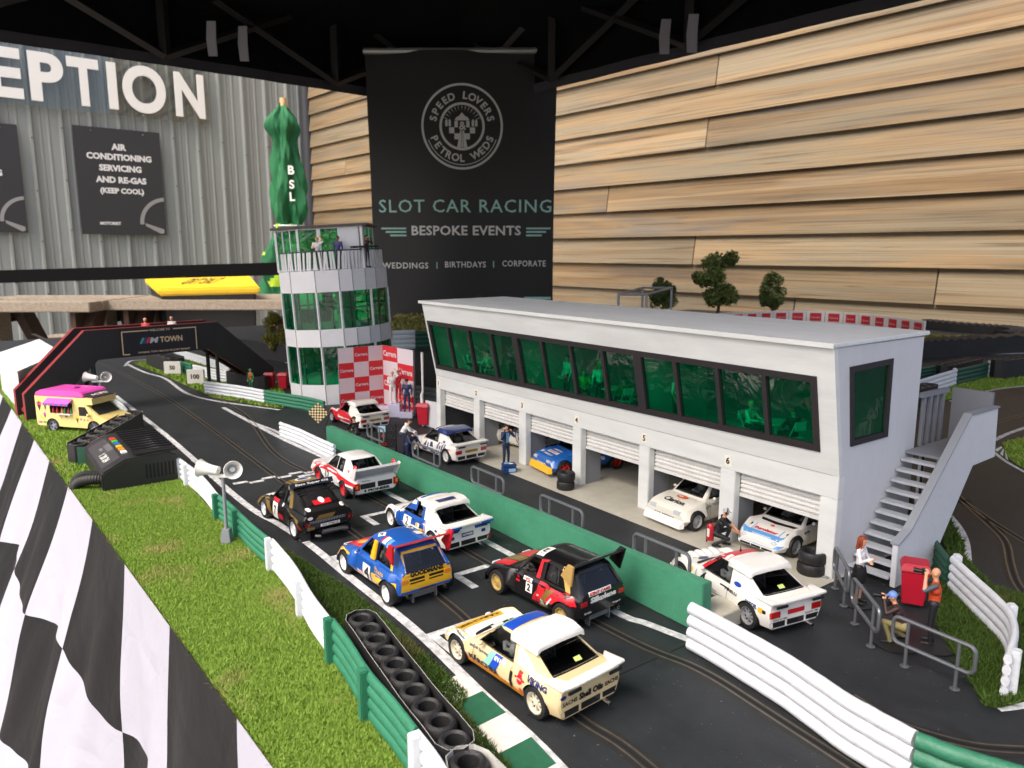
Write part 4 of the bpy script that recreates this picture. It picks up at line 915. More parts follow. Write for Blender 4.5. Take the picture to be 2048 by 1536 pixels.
# ---- outside stair
def stairs():
    g = thing('staircase', 'grey outside staircase with a solid parapet beside the pit building', 'stairs', (-3.0, 6.2, 0)); ST = mat('stair_grey', '#b4b9c0', .55, bump=.2, var=.04); SW = mat('stair_white', '#d0d3d8', .55, bump=.2, var=.03); SD = mat('landing_grey', '#7d8189', .6, var=.05)
    xa, xb = X1 + .004, -2.875
    for k in range(11):
        y, z = 5.95 + k * .076, .065 + k * .081
        m = MB(); m.box(xa, xb, y, y + .105, z, z + .024); m.build('tread', ST, g, bevel=.004)
    m = MB(); m.box(xa, xb, 6.78, 7.62, .935, .96); m.build('landing', SD, g, bevel=.004)
    poly = [(5.975, .006), (5.965, .37), (6.15, .45), (7.06, 1.31), (7.62, 1.31), (7.66, .845), (7.21, .835), (6.66, .15), (6.60, .006)]
    m = MB(); m.prism([(-2.825, y, z) for y, z in poly], (-.045, 0, 0)); m.build('parapet', SW, g, smooth=0, bevel=.004)
    m = MB()
    q = [(5.96, .372), (6.15, .455), (7.06, 1.314), (7.63, 1.314)]
    for (y0, z0), (y1, z1) in zip(q[:-1], q[1:]): m.prism([(-2.815, y0, z0 + .002), (-2.815, y1, z1 + .002), (-2.815, y1, z1 + .018), (-2.815, y0, z0 + .018)], (-.07, 0, 0))
    m.build('coping', mat('coping_grey', '#8b9097', .6), g, smooth=0)
    m = MB(); m.box(xa, -2.875, 7.60, 7.64, .961, 1.45); m.build('back_panel', SD, g, smooth=0)
    for x in (-3.16, -3.0): m = MB(); m.box(x - .02, x + .02, 6.95, 6.99, .006, .934); m.build('post', SW, g)
    m = MB()
    for y in (7.06, 7.18, 7.3, 7.42): m.box(xa - .02, xa + .01, y - .02, y + .02, .961, 1.42)
    m.box(xa - .03, xa + .02, 6.98, 7.5, 1.42, 1.46); m.build('railing', SD, g, smooth=0)
    m = MB(); m.tube([(-3.10, 6.86, .01), (-3.10, 6.86, .93)], .012, 6); m.build('drainpipe', mat('ink_black'), g)
stairs()
# ---- round control tower
def tower():
    c = D(686, 700, 14.35); rz = math.atan2(RX.y, RX.x); g = thing('control_tower', 'round white control tower with green glazed storeys and a slatted roof balcony', 'tower', (c.x, c.y, .004), rot=(0, -.052, rz))
    R_ = .995; az = [-90, -64, -36.4, -6, 18, 31.8, 46.6, 61.3, 90, 118, 146, 180, 214, 242]; pt = lambda a, r, z: (r * math.sin(math.radians(a)), -r * math.cos(math.radians(a)), z)
    Z = [0, .36, 1.05, 1.36, 2.02, 2.40]
    def band(z0, z1, r, name, mt, inner=.03):
        m = MB(); n = len(az); vs = [pt(a, rr, z) for rr, z in ((r, z0), (r, z1), (r - inner, z1), (r - inner, z0)) for a in az]
        m.add(vs, [(k * n + i, k * n + (i + 1) % n, ((k + 1) % 4) * n + (i + 1) % n, ((k + 1) % 4) * n + i) for k in range(4) for i in range(n)]); return m.build(name, mt, g, world=False, smooth=0)
    TW = mat('tower_white', '#dcdde0', .5, var=.03, vscale=5, bump=.2)
    band(Z[0], Z[1], R_, 'wall_band', TW); band(Z[2], Z[3], R_, 'wall_band', TW); band(Z[4], Z[5], R_, 'wall_band', TW)
    for a in az[2:9]:
        for z0, z1 in ((Z[0], Z[1]), (Z[2], Z[3]), (Z[4], Z[5])): m = MB(); m.tube([pt(a, R_ + .001, z0), pt(a, R_ + .001, z1)], .006, 4); m.build('panel_joint', mat('joint_grey', '#77787a', .6), g, world=False)
    mul = [-90, -64, -36.4, -6, 18, 53, 90, 118, 146, 180, 214, 242]
    for z0, z1 in ((Z[1], Z[2]), (Z[3], Z[4])):
        for a in mul: m = MB(); m.tube([pt(a, R_ - .012, z0), pt(a, R_ - .012, z1)], .022, 4); m.build('mullion', TW, g, world=False)
        for i in range(len(az)):
            a, b = az[i], az[(i + 1) % len(az)]; m = MB(); m.face([pt(a, R_ - .022, z0), pt(b, R_ - .022, z0), pt(b, R_ - .022, z1), pt(a, R_ - .022, z1)])
            m.build('pane', GREEN, g, world=False, smooth=0)
        m = MB()
        for a in range(-80, 280, 20): m.tube([pt(a + 9, R_ - .07, z0), pt(a + 9, R_ - .07, z1)], .016, 4)
        for k in range(24): m.tube([pt(15 * k, R_ - .07, (z0 * .45 + z1 * .55)), pt(15 * k + 15, R_ - .07, (z0 * .45 + z1 * .55))], .012, 4)
        m.build('inner_frame', mat('dark_frame', (.02, .025, .022), .6), g, world=False)
    for z in (.34, 1.2, 2.37):
        m = MB(); m.lathe([(.001, z), (R_ - .04, z), (R_ - .04, z + .02), (.001, z + .02)], 28); m.build('floor', ROOMW, g, world=False, smooth=0)
    for a in (20, 170): m = MB(); m.prism([(0, 0, .38), pt(a, .85, .38), pt(a, .85, 2.0), (0, 0, 2.0)], (.02, .02, 0)); m.build('inner_wall', ROOMW, g, world=False, smooth=0)
    # balcony slats and rail
    RB_ = .93; n = 92
    for k in range(n):
        a = 360 * k / n + random.uniform(-.8, .8); l = random.uniform(-.03, .035); m = MB(); w = .019
        p0, p1 = Vector(pt(a, RB_, 2.405)), Vector(pt(a + l * 60, RB_, 2.72)); t = Vector((math.cos(math.radians(a)), math.sin(math.radians(a)), 0)) * w; nn = p0.copy(); nn.z = 0; nn.normalize()
        m.prism([p0 - t, p0 + t, p1 + t, p1 - t], nn * -.012); m.build('slat', TW, g, world=False, smooth=0)
    m = MB(); m.tube([pt(360 * k / 48, RB_ - .01, 2.735) for k in range(48)], .012, 6, closed=True); m.build('handrail', mat('rail_dark', '#45464a', .5), g, world=False)
    m = MB(); m.prism([(.58, -.86, 2.76), (.96, -.45, 2.76), (.9, -.4, 2.76), (.52, -.8, 2.76)], (0, 0, .035)); m.build('shelf', mat('ink_black'), g, world=False)
    # cabin on the roof
    pl = [(-.93, -.30), (-.44, -.62), (.70, -.60), (.70, .45), (-.93, .45)]; z0, z1 = 2.392, 3.15
    for i in range(5):
        a, b = Vector((*pl[i], 0)), Vector((*pl[(i + 1) % 5], 0)); L_ = (b - a).length
        m = MB()
        for p in (a,): m.box(p.x - .02, p.x + .02, p.y - .02, p.y + .02, z0, z1)
        m.build('corner_post', TW, g, world=False, smooth=0)
        ns = {0: 3, 1: 0, 2: 3, 3: 4, 4: 2}[i]; up = UP
        if i == 1:
            for f0, f1, mt, nm in ((.02, .30, GREEN, 'pane'), (.36, .62, GREEN, 'pane'), (.30, .36, TW, 'wall_panel'), (.63, 1.0, PGR, 'wall_panel')):
                p, q = a.lerp(b, f0), a.lerp(b, f1); m = MB(); m.prism([p + up * z0, q + up * z0, q + up * z1, p + up * z1], (0, .012, 0)); m.build(nm, mt, g, world=False, smooth=0)
        else:
            for k in range(ns):
                p, q = a.lerp(b, k / ns), a.lerp(b, (k + 1) / ns); m = MB(); m.face([p + up * z0, q + up * z0, q + up * z1, p + up * z1]); m.build('pane', GREEN, g, world=False, smooth=0)
                if k: m = MB(); m.tube([p + up * z0, p + up * z1], .014, 4); m.build('mullion', TW, g, world=False)
        m = MB(); m.tube([a + up * (z1 - .01), b + up * (z1 - .01)], .016, 4); m.tube([a + up * 2.42, b + up * 2.42], .014, 4); m.build('window_rail', TW, g, world=False)
    m = MB(); m.prism([(-1.0, -.36, z1 + .004), (-.47, -.70, z1 + .004), (.82, -.68, z1 + .004), (.82, .52, z1 + .004), (-1.0, .52, z1 + .004)], (0, 0, .04)); m.build('cabin_roof', mat('cabin_roof', '#4a4643', .6), g, world=False, smooth=0)
    m = MB(); m.tube([(.74, -.62, 2.41), (.74, -.62, z1)], .012, 5); m.tube([(.66, -.62, 2.41), (.66, -.62, z1)], .012, 5); m.build('prop', mat('joint_grey', '#77787a'), g, world=False)
    return g
TOWER = tower()
def on_tower(r, f, z): return TOWER.matrix_basis @ Vector((r, f, z))
# ---- footbridge with the town sign
def bridge():
    p0, p1 = Vector((-14.3, .9, 0)), Vector((-15.0, 5.2, 0)); d = (p1 - p0).normalized(); n = Vector((-d.y, d.x, 0)); n = n if n.x < 0 else -n
    g = thing('footbridge', 'black and red footbridge with a town sign spanning the track', 'bridge', (-14.6, 3, 0)); BK = mat('bridge_black', '#1b1b1e', .6, bump=.2); RD = mat('bridge_red', '#7d1518', .5)
    poly = [(-.16, .006), (-.16, .46), (.81, 1.42), (3.1, 1.42), (4.2, .42), (4.2, .006), (4.0, .10), (2.89, .92), (.985, .907), (.05, .006)]; W = lambda s, z, o=0: p0 + d * s + n * o + UP * z
    for o in (0, .55):
        m = MB(); m.prism([W(s, z, o) for s, z in poly], n * .13); m.m = [0, 0] + [1] * len(poly); m.build('side_panel', [BK, RD], g, smooth=0)
    m = MB(); dk = [(-.1, .1), (.95, 1.0), (2.95, 1.0), (4.1, .1)]
    for (s0, z0), (s1, z1) in zip(dk[:-1], dk[1:]): m.prism([W(s0, z0, .131), W(s1, z1, .131), W(s1, z1 + .05, .131), W(s0, z0 + .05, .131)], n * .418)
    m.build('deck', RD, g, smooth=0)
    for s in (.90, 3.06):
        for o in (.03, .44): m = MB(); q = W(s, 0, o); m.tube([q + UP * .006, q + UP * .93], .035, 4); m.build('leg', mat('bridge_leg', '#14211c', .5), g)
    s0, s1, z0, z1 = 1.376, 2.682, .946, 1.362; m = MB(); m.prism([W(s0 - .01, z0 - .01, -.004), W(s1 + .01, z0 - .01, -.004), W(s1 + .01, z1 + .012, -.004), W(s0 - .01, z1 + .012, -.004)], -n * .012); sb = m.build('sign_board', mat('sign_navy', '#15141d', .5), g, smooth=0)
    CR = mat('sign_gold', '#cdb491', .5); m = MB(); o = -.0175
    def r(a, b, c, e): m.face([W(a, c, o), W(b, c, o), W(b, e, o), W(a, e, o)])
    w = .018; r(s0, s0 + w, z0, z1); r(s1 - w, s1, z0, z1); r(s0, s0 + .46, z1 - w, z1); r(s1 - .42, s1, z1 - w, z1); r(s0, s0 + .12, z0, z0 + w)
    mid = (s0 + s1) / 2
    m.text('WELCOME TO', W(mid, z1 - .01, o), d, UP, h=.042, w=.36, off=0, bold=.02); m.text('TOWN', W(mid + .19, (z0 + z1) / 2 + .02, o), d, UP, h=.105, w=.40, off=0, bold=.03); m.text('WHERE TOO MUCH IS JUST RIGHT', W(mid + .06, z0 + .02, o), d, UP, h=.042, w=.92, off=0, bold=.02)
    m.build('lettering', CR, sb, smooth=0)
    for k, (cl, nm) in enumerate((('#3f8f9c', 'teal'), ('#33406f', 'navy'), ('#c03248', 'red'))):
        m = MB(); a = mid - .36 + k * .052; zz = (z0 + z1) / 2 - .03; m.face([W(a, zz, o), W(a + .04, zz, o), W(a + .09, zz + .105, o), W(a + .05, zz + .105, o)]); m.build('stripe', mat('stripe_' + nm, cl, .5), sb, smooth=0)
    m = MB(); m.text('M', W(mid - .11, (z0 + z1) / 2 + .02, o), (d + UP * 0), UP + d * .3, h=.105, w=.13, off=0, bold=.05); m.build('letter', mat('logo_silver', '#b9bcc2', .5), sb, smooth=0)
    return W
BRW = bridge()
# ---- white hut
def hut():
    N, L, R_ = P(35, 744, .75), P(-4, 708, .75), P(123, 706, .75); u, w = R_ - N, L - N; F = N + u + w; g = thing('timing_hut', 'white flat roofed hut with a dark window left of the footbridge', 'hut', (N.x, N.y, 0)); HWm = mat('hut_white', '#d3d6d8', .55, var=.03, bump=.2)
    B = lambda p, z: Vector((p.x, p.y, z)); m = MB(); th = .04
    un, wn = u.normalized(), w.normalized()
    a, b = N + u * .14, N + u * .86
    for (p, q, z0, z1) in ((N, R_, .004, .42), (N, R_, .64, .735), (N, a, .42, .64), (b, R_, .42, .64)): m.prism([B(p, z0), B(q, z0), B(q, z1), B(p, z1)], wn * th)
    m.build('front_wall', mat('hut_grey', '#b9bcbe', .55, var=.03), g, smooth=0)
    m = MB(); m.prism([B(N + wn * th, .004), B(L, .004), B(L, .735), B(N + wn * th, .735)], un * th); m.build('side_wall', HWm, g, smooth=0)
    m = MB(); m.prism([B(R_ + wn * th, .004), B(F, .004), B(F, .735), B(R_ + wn * th, .735)], -un * th); m.prism([B(L + un * th, .004), B(F - un * th, .004), B(F - un * th, .735), B(L + un * th, .735)], -wn * th); m.build('back_wall', HWm, g, smooth=0)
    m = MB(); q = [N - un * .03 - wn * .03, R_ + un * .03 - wn * .03, F + un * .03 + wn * .03, L - un * .03 + wn * .03]; m.prism([B(p, .737) for p in q], UP * .03); m.build('roof', mat('hut_roof', '#dfe4e6', .5), g, smooth=0)
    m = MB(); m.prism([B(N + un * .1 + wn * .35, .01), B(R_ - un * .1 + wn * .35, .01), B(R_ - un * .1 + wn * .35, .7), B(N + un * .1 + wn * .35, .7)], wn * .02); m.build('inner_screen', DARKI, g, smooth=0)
hut()
# ---- black control box with coloured buttons
def controlbox():
    xn, xf = -9.44, -10.95; g = thing('control_box', 'black track control box with six coloured buttons and digits on the lawn', 'control box', (-10.2, 1.6, 0)); PL = mat('black_plastic', (.016, .016, .017), .38, bump=.15, bscale=200); PL2 = mat('black_plastic_matt', (.009, .009, .009), .6)
    pr = [(1.145, .006), (1.145, .235), (1.40, .365), (1.86, .385), (1.96, .33), (1.97, .006)]
    m = MB(); m.prism([(xn, y, z) for y, z in pr], (xf - xn, 0, 0)); m.build('casing', PL, g, bevel=.018, smooth=40)
    sl = lambda x, f, o=.002: Vector((x, 1.145 + .255 * f, .235 + .13 * f + o)); tp = lambda x, f, o=.002: Vector((x, 1.40 + .46 * f, .365 + .02 * f + o))
    m = MB(); m.face([sl(-9.62, .12), sl(-9.62, .9), sl(-10.75, .9), sl(-10.75, .12)]); m.build('slope_panel', mat('panel_grey', '#343436', .5), g, smooth=0)
    cols = ['#d9362c', '#3fae3c', '#2a63b5', '#e0b321', '#d98d25', '#e4e4e0']
    for k, cc in enumerate(cols):
        x = -10.62 + k * .155; m = MB(); q0, q1 = tp(x, .02, .002), tp(x + .1, .16, .002); m.box(x, x + .11, q0.y, q1.y, q0.z - .01, q0.z + .016); m.build('button', mat('button_' + cc[1:], cc, .4), g, bevel=.004)
    ux, uy = Vector((0, 1, 0)), Vector((-1, 0, 0)); LC = mat('lcd_white', '#c9cbc6', .5)
    m = MB(); s_ = (sl(0, 1) - sl(0, 0)).normalized(); m.text('1 20 24', sl(-9.95, .42, .004), (1, 0, 0), s_, h=.085, w=.36, off=0.001, bold=.03); m.text('I I I', sl(-10.35, .5, .004), (1, 0, 0), s_, h=.04, w=.1, off=.001); m.build('digits', LC, g, smooth=0)
    m = MB()
    for k in range(6): m.box(-10.72, -10.45, *(lambda y: (y, y + .012))(1.2 + k * .03), 0, 0) if False else m.face([sl(-10.1 - .0, .66 + k * .045, .003), sl(-10.45, .66 + k * .045, .003), sl(-10.45, .68 + k * .045, .003), sl(-10.1, .68 + k * .045, .003)])
    m.build('print', mat('print_grey_soft', '#6f7072', .6), g, smooth=0)
    m = MB(); m.text('G', tp(-9.72, .3), (0, 1, 0), (-1, 0, 0), h=.05, off=.001, bold=.02); m.build('emblem', LC, g, smooth=0)
    m = MB(); m.face([tp(-9.7, .58, .004), tp(-9.7, .92, .004), tp(-10.4, .92, .004), tp(-10.4, .58, .004)]); m.build('badge', mat('badge_grey', '#5b5d60', .45, var=.5, vscale=14), g, smooth=0)
    m = MB()
    for k in range(11): x = -9.5 - k * .13; m.box(x - .03, x, 1.52, 1.975, .38, .405); 
    for k in range(4): m.box(-9.56 - k * .035, -9.54 - k * .035, 1.5, 1.97, .385, .40)
    m.build('fin', PL2, g, smooth=0)
    m = MB()
    for k in range(8): y = 1.60 + k * .042; m.box(xn - .001, xn + .002, y, y + .022, .10, .27)
    m.build('vent', mat('vent_black', (.002, .002, .002), .9), g, smooth=0)
    m = MB(); m.box(-11.05, -9.36, 1.13, 1.99, .004, .0075); tag(m.build('cut_out', RUST, smooth=0), kind='structure')
    # cable
    pts = smooth_path([Vector(p) for p in ((-9.58, 1.2, .13), (-9.64, 1.06, .14), (-9.74, .95, .10), (-9.80, .90, .0), (-9.80, .98, -.2))], 12); m = MB(); m.tube(pts, [.06 + .006 * (i % 2) for i in range(len(pts))], 10); c = tag(m.build('power_cable', PL2), 'thick ribbed black cable leaving the control box over the flag', 'cable')
    pts = smooth_path([Vector(p) for p in ((-9.9, 1.2, .12), (-9.95, 1.02, .14), (-9.97, .92, .08), (-9.95, .88, -.05), (-9.93, .96, -.25))], 8); m = MB(); m.tube(pts, .03, 8); tag(m.build('power_cable', PL2), 'thinner black cable left of the thick ribbed one', 'cable')
controlbox()
# ---- twin horn loudspeakers
def speaker(loc, label, rz):
    g = thing('loudspeaker_post', label, 'loudspeaker', loc, rz, 'twin horn loudspeakers by the track'); WP_ = mat('horn_white', '#dcdcd8', .4); GP = mat('post_grey', '#7f8388', .5)
    m = MB(); m.add([(x * .05, y * .05, 0.002) for x, y in ((-1, -1), (1, -1), (1, 1), (-1, 1))] + [(x * .036, y * .036, .155) for x, y in ((-1, -1), (1, -1), (1, 1), (-1, 1))], [(3, 2, 1, 0), (4, 5, 6, 7), (0, 1, 5, 4), (1, 2, 6, 5), (2, 3, 7, 6), (3, 0, 4, 7)]); m.build('base', GP, g, world=False, bevel=.004)
    m = MB(); m.tube([(0, 0, .155), (0, 0, .66)], .016, 10); m.build('post', GP, g, world=False)
    m = MB(); m.box(-.12, .10, -.018, .018, .655, .685); m.build('bracket', WP_, g, world=False, bevel=.004)
    for x, a, tl in ((-.13, math.pi - .15, -.1), (.09, -1.1, -.15)):
        M = Matrix.Translation((x, 0, .735)) @ Matrix.Rotation(a, 4, 'Z') @ Matrix.Rotation(math.pi / 2 + tl, 4, 'Y') @ Matrix.Translation((0, 0, -.03)); m = MB()
        m.lathe([(.002, -.07), (.04, -.07), (.042, -.03), (.045, 0), (.055, .05), (.078, .11), (.085, .118), (.082, .122), (.072, .11), (.048, .05), (.036, .01), (.002, .01)], 24, 0, M)
        m.lathe([(.002, .07), (.02, .065), (.028, .045), (.028, .01)], 14, 0, M); m.build('horn', WP_, g, world=False)
    return g
s1 = P(455, 1088); speaker(s1, 'grey post with two white horn loudspeakers on the front lawn', math.atan2(RX.y, RX.x))
s2 = P(193, 862); speaker((-13.6, 1.75, 0), 'post with two white horn loudspeakers behind the ice cream van', math.atan2(RX.y, RX.x) + .15)
# ---- distance boards, bins, poles, panels
def dboard(u0, u1, v0, v1, s_, label):
    a, b = P(u0, v1), P(u1, v1); a.z = b.z = 0; w = b - a; h = (v1 - v0) / FPX * ((a + b) / 2).dot(FW); g = thing('distance_board', label, 'sign', (a + b) / 2); bk = Vector((-w.y, w.x, 0)).normalized()
    if bk.dot(FW) < 0: bk = -bk
    m = MB(); m.prism([a + UP * .004, b + UP * .004, b + UP * h, a + UP * h], bk * .08); m.build('board', mat('board_white', '#d9d7d2', .55), g, smooth=0)
    m = MB(); m.text(s_, (a + b) / 2 + UP * h * .56, w, UP, h=h * .33, maxw=w.length * .82, off=.004, bold=.04); m.build('digits', mat('digit_brown', '#3b2b14', .6), g, smooth=0)
dboard(329, 362, 723, 750, '50', 'white distance board reading fifty beside the far lawn'); dboard(375, 408, 739, 770, '100', 'white distance board reading one hundred on the lawn')
def wheelie(loc, rz, s, label):
    g = thing('wheelie_bin', label, 'bin', loc, rz, None); RDm = mat('bin_red', '#b3162d', .4, var=.08); k = s
    m = MB(); v = [(x * .072 * k, y * .072 * k, .03 * k) for x, y in ((-1, -1), (1, -1), (1, 1), (-1, 1))] + [(x * .09 * k, y * .095 * k, .29 * k) for x, y in ((-1, -1), (1, -1), (1, 1), (-1, 1))]
    m.add(v, [(3, 2, 1, 0), (4, 5, 6, 7), (0, 1, 5, 4), (1, 2, 6, 5), (2, 3, 7, 6), (3, 0, 4, 7)]); m.build('body', RDm, g, world=False, bevel=.008 * k)
    m = MB(); v = [(x * .102 * k, y * .108 * k, .292 * k) for x, y in ((-1, -1), (1, -1), (1, 1), (-1, 1))] + [(x * .085 * k, y * .085 * k, .345 * k) for x, y in ((-1, -1), (1, -1), (1, 1), (-1, 1))]
    m.add(v, [(3, 2, 1, 0), (4, 5, 6, 7), (0, 1, 5, 4), (1, 2, 6, 5), (2, 3, 7, 6), (3, 0, 4, 7)]); m.build('lid', RDm, g, world=False, bevel=.008 * k)
    m = MB(); m.tube([(-.08 * k, .12 * k, .31 * k), (.08 * k, .12 * k, .31 * k)], .01 * k, 6); m.build('handle', RDm, g, world=False)
    for x in (-.085, .085): m = MB(); M = Matrix.Translation((x * k, .075 * k, .034 * k)) @ Matrix.Rotation(math.pi / 2, 4, 'Y'); m.lathe([(.002, -.01 * k), (.03 * k, -.01 * k), (.03 * k, .01 * k), (.002, .01 * k)], 14, 0, M); m.build('wheel', TYR, g, world=False)
    return g
wheelie((-2.60, 5.80, .002), .5, 1.05, 'red wheelie bin behind the photographers near the stair foot')
b1, b2 = P(541, 778), P(553, 778); wheelie(b1, .9, 1.0, 'left of the pair of red bins by the footbridge'); wheelie(b2 + Vector((.15, .1, 0)), .9, 1.0, 'right of the pair of red bins by the footbridge')
wheelie(P(842, 855) + Vector((-.05, .1, 0)), .6, 1.1, 'red bin between the podium and the first garage')
m = MB(); q = P(848, 856); qz = q + FW * .1; m.prism([P(850, 856) + FW * .12 + UP * .004, P(874, 862) + FW * .12 + UP * .004, P(874, 862) + FW * .12 + UP * .42, P(850, 856) + FW * .12 + UP * .42], FW * .03); tag(m.build('screen_panel', PGR, smooth=0), 'plain grey screen against the left end of the pit building', 'screen')
m = MB(); q = P(847, 852); m.tube([q + UP * .002, q + UP * .5 - RX * .02, q + UP * .56 + RX * .0, q + UP * 1.18], [.028, .024, .016, .022], 8); tag(m.build('white_pole', mat('pole_white', '#e2e2de', .5)), 'slim white pole between podium wall and pit building', 'pole')
# ---- podium with chequered wall
def podium():
    A, B, Cc = P(676, 697, 1.12), P(765, 690, 1.12), P(826, 701, 1.12); g = thing('podium_wall', 'red and white checked sponsor wall folded in two behind the podium', 'backdrop', (B.x, B.y, 0)); WHm, RDm = mat('print_pinkish', '#dfd5da', .5), mat('print_red', '#d22a31', .5)
    for p, q, cols, par, nm in ((A, B, 3, 1, 0), (B, Cc, 2, 0, 1)):
        p = Vector((p.x, p.y, 0)); q = Vector((q.x, q.y, 0)); d = (q - p); w = d.length; d.normalize(); n = Vector((d.y, -d.x, 0)); n = n if n.dot(FW) < 0 else -n
        m = MB(); m.prism([p + UP * .004, q + UP * .004, q + UP * 1.12, p + UP * 1.12], -n * .03); m.build('wall_leaf', [mat('leaf_grey', '#77757a', .6)], g, smooth=0)
        m = MB(); rows = 4.3; hh = 1.12 / rows
        for r in range(5):
            for c in range(cols):
                z1 = 1.12 - r * hh; z0 = max(.01, z1 - hh); a, b = p + d * (w * c / cols), p + d * (w * (c + 1) / cols); red = (r + c + par) % 2 == 0
                m.face([a + UP * z0 + n * .004, b + UP * z0 + n * .004, b + UP * z1 + n * .004, a + UP * z1 + n * .004], int(red))
                if red and z1 - z0 > hh * .8: t = MB(); t.text('Carrera', (a + b) / 2 + UP * (z1 - hh * .5) + n * .006, d, UP, w=w / cols * .88, off=.001, bold=.03); t.build('lettering', WHm, g, smooth=0)
        m.build('checks', [WHm, RDm], g, smooth=0)
    q = P(790, 836); g2 = thing('podium', 'pale lilac three step podium block before the checked wall', 'podium', (q.x, q.y, 0)); R = Matrix(((RX.x, FW.x, 0, q.x), (RX.y, FW.y, 0, q.y), (0, 0, 1, 0), (0, 0, 0, 1))); PM = mat('podium_lilac', '#d5d3ea', .5)
    for x0, x1, y0, y1, h in ((-.12, .08, .02, .32, .22), (.082, .30, -.06, .26, .10), (-.32, -.122, .02, .32, .15)):
        m = MB(); m.box(x0, x1, y0, y1, .004, h, 0, R); m.build('step', PM, g2, bevel=.006)
    return R
PODR = podium()
# ---- tube rails
RAILM = mat('rail_steel', '#74777b', .38, metal=.55)
def rail(p, q, z0, z1, label, legs=None, over=.0, cat='railing', group=None):
    p, q = Vector((p[0], p[1], 0)), Vector((q[0], q[1], 0)); d = (q - p); L_ = d.length; d.normalize(); g = thing('tube_railing', label, cat, (p + q) / 2, group=group)
    a, b = -over, L_ + over; r = .045; pts = []
    for cx_, cz_, a0 in ((b - r, z1 - r, 90), (b - r, z0 + r, 0), (a + r, z0 + r, -90), (a + r, z1 - r, -180)):
        for k in range(5): an = math.radians(a0 - k * 22.5); pts.append(p + d * (cx_ + r * math.cos(an)) + UP * (cz_ + r * math.sin(an)))
    m = MB(); m.tube(pts, .0135, 8, closed=True); m.build('loop', RAILM, g)
    for s_ in ((0, L_) if legs is not None else (L_ * .2, L_ * .8)):
        m = MB(); c = p + d * s_; m.tube([c + UP * (legs if legs is not None else z0), c + UP * z1], .012, 8)
        if legs is not None: m.lathe([(.03, legs), (.03, legs + .006), (.012, legs + .008)], 12, 0, Matrix.Translation(c))
        m.build('upright', RAILM, g)
for x0, x1, lab in ((-8.97, -8.49, 'railing loop farthest along the green wall by the lap board'), (-7.74, -7.11, 'railing loop in front of the white and blue pit lane car'), (-6.46, -5.88, 'railing loop on the green wall before the blue toolbox'), (-5.29, -4.70, 'railing loop on the green wall before the open fourth garage'), (-4.08, -3.50, 'railing loop nearest us overlapping the white car with red roof')):
    rail((x0 + .13, 4.22), (x1 - .13, 4.22), .33, .50, lab, .004, .13, group='railing loops on the green wall')
for (u0, v0, u1, v1), lab in zip(((1670, 1178, 1687, 1213), (1709, 1249, 1741, 1294), (1809, 1334, 1909, 1380)), ('tube railing beside the red haired woman', 'middle tube railing in front of the stair foot', 'tube railing in front of the crouching photographer and the lawn')):
    rail(P(u0, v0), P(u1, v1), .15, .33, lab, .004, .10, group='tube railings in the paddock')
# ---- lap board, little flag
def lapboard():
    q = P(768, 912); R = Matrix(((RX.x, FW.x, 0, q.x), (RX.y, FW.y, 0, q.y), (0, 0, 1, 0), (0, 0, 0, 1))); g = thing('lap_board', 'black lap board with red figures held up over the green wall', 'sign', (q.x, q.y, 0)); K = mat('board_black', (.012, .012, .013), .5)
    for k in range(3): m = MB(); z = .12 + k * .105; m.box(-.10, .17, 0, .02, z, z + .098, 0, R); m.build('row_panel', K, g, bevel=.003)
    m = MB(); m.box(.155, .175, .0201, .03, .01, .44, 0, R); m.build('stick', K, g)
    m = MB(); m.box(-.07, .03, -.006, -.001, .335, .42, 0, R); m.build('blue_card', mat('card_blue', '#a9cfe6', .5), g, smooth=0)
    m = MB(); m.text('P1', R @ Vector((0, -.001, .275)), RX, UP, h=.045, bold=.03); m.text('-0.2', R @ Vector((0, -.001, .17)), RX, UP, h=.045, bold=.03); m.build('digits', mat('digit_red', '#d8312c', .5), g, smooth=0)
    m = MB()
    for z in (.17, .275, .38):
        for x in (.085, .135): m.tube([R @ Vector((x + .022 * math.cos(a * math.pi / 5), -.002, z + .03 * math.sin(a * math.pi / 5))) for a in range(10)], .003, 4, closed=True)
    m.build('ring', mat('ring_grey', '#4a4c50', .4), g)
    m = MB(); c = P(636, 826, .32); e = .115; a, b = (RX * .8 + UP * .75).normalized(), (-RX * .75 + UP * .8).normalized(); N = 8
    gg = thing('small_flag', 'small black and cream chequered flag on a stick by the red and white car', 'flag', P(648, 862))
    for i in range(N):
        for j in range(N):
            p = c + a * ((i / N - .5) * 2 * e) + b * ((j / N - .5) * 2 * e); w = 2 * e / N; wv = lambda pp: pp + FW * .012 * math.sin((pp - c).dot(a) * 30)
            m.face([wv(p), wv(p + a * w), wv(p + a * w + b * w), wv(p + b * w)], (i + j) % 2)
    m.build('cloth', [mat('flag_cream', '#e8d3a0', .6), mat('flag_ink', (.03, .022, .015), .6)], gg, smooth=0)
    m = MB(); m.tube([c - b * e * 1.0 + a * e + RX * .01, P(650, 864) + UP * .02], .006, 6); m.build('stick', mat('flag_ink', (.03, .022, .015)), gg)
lapboard()
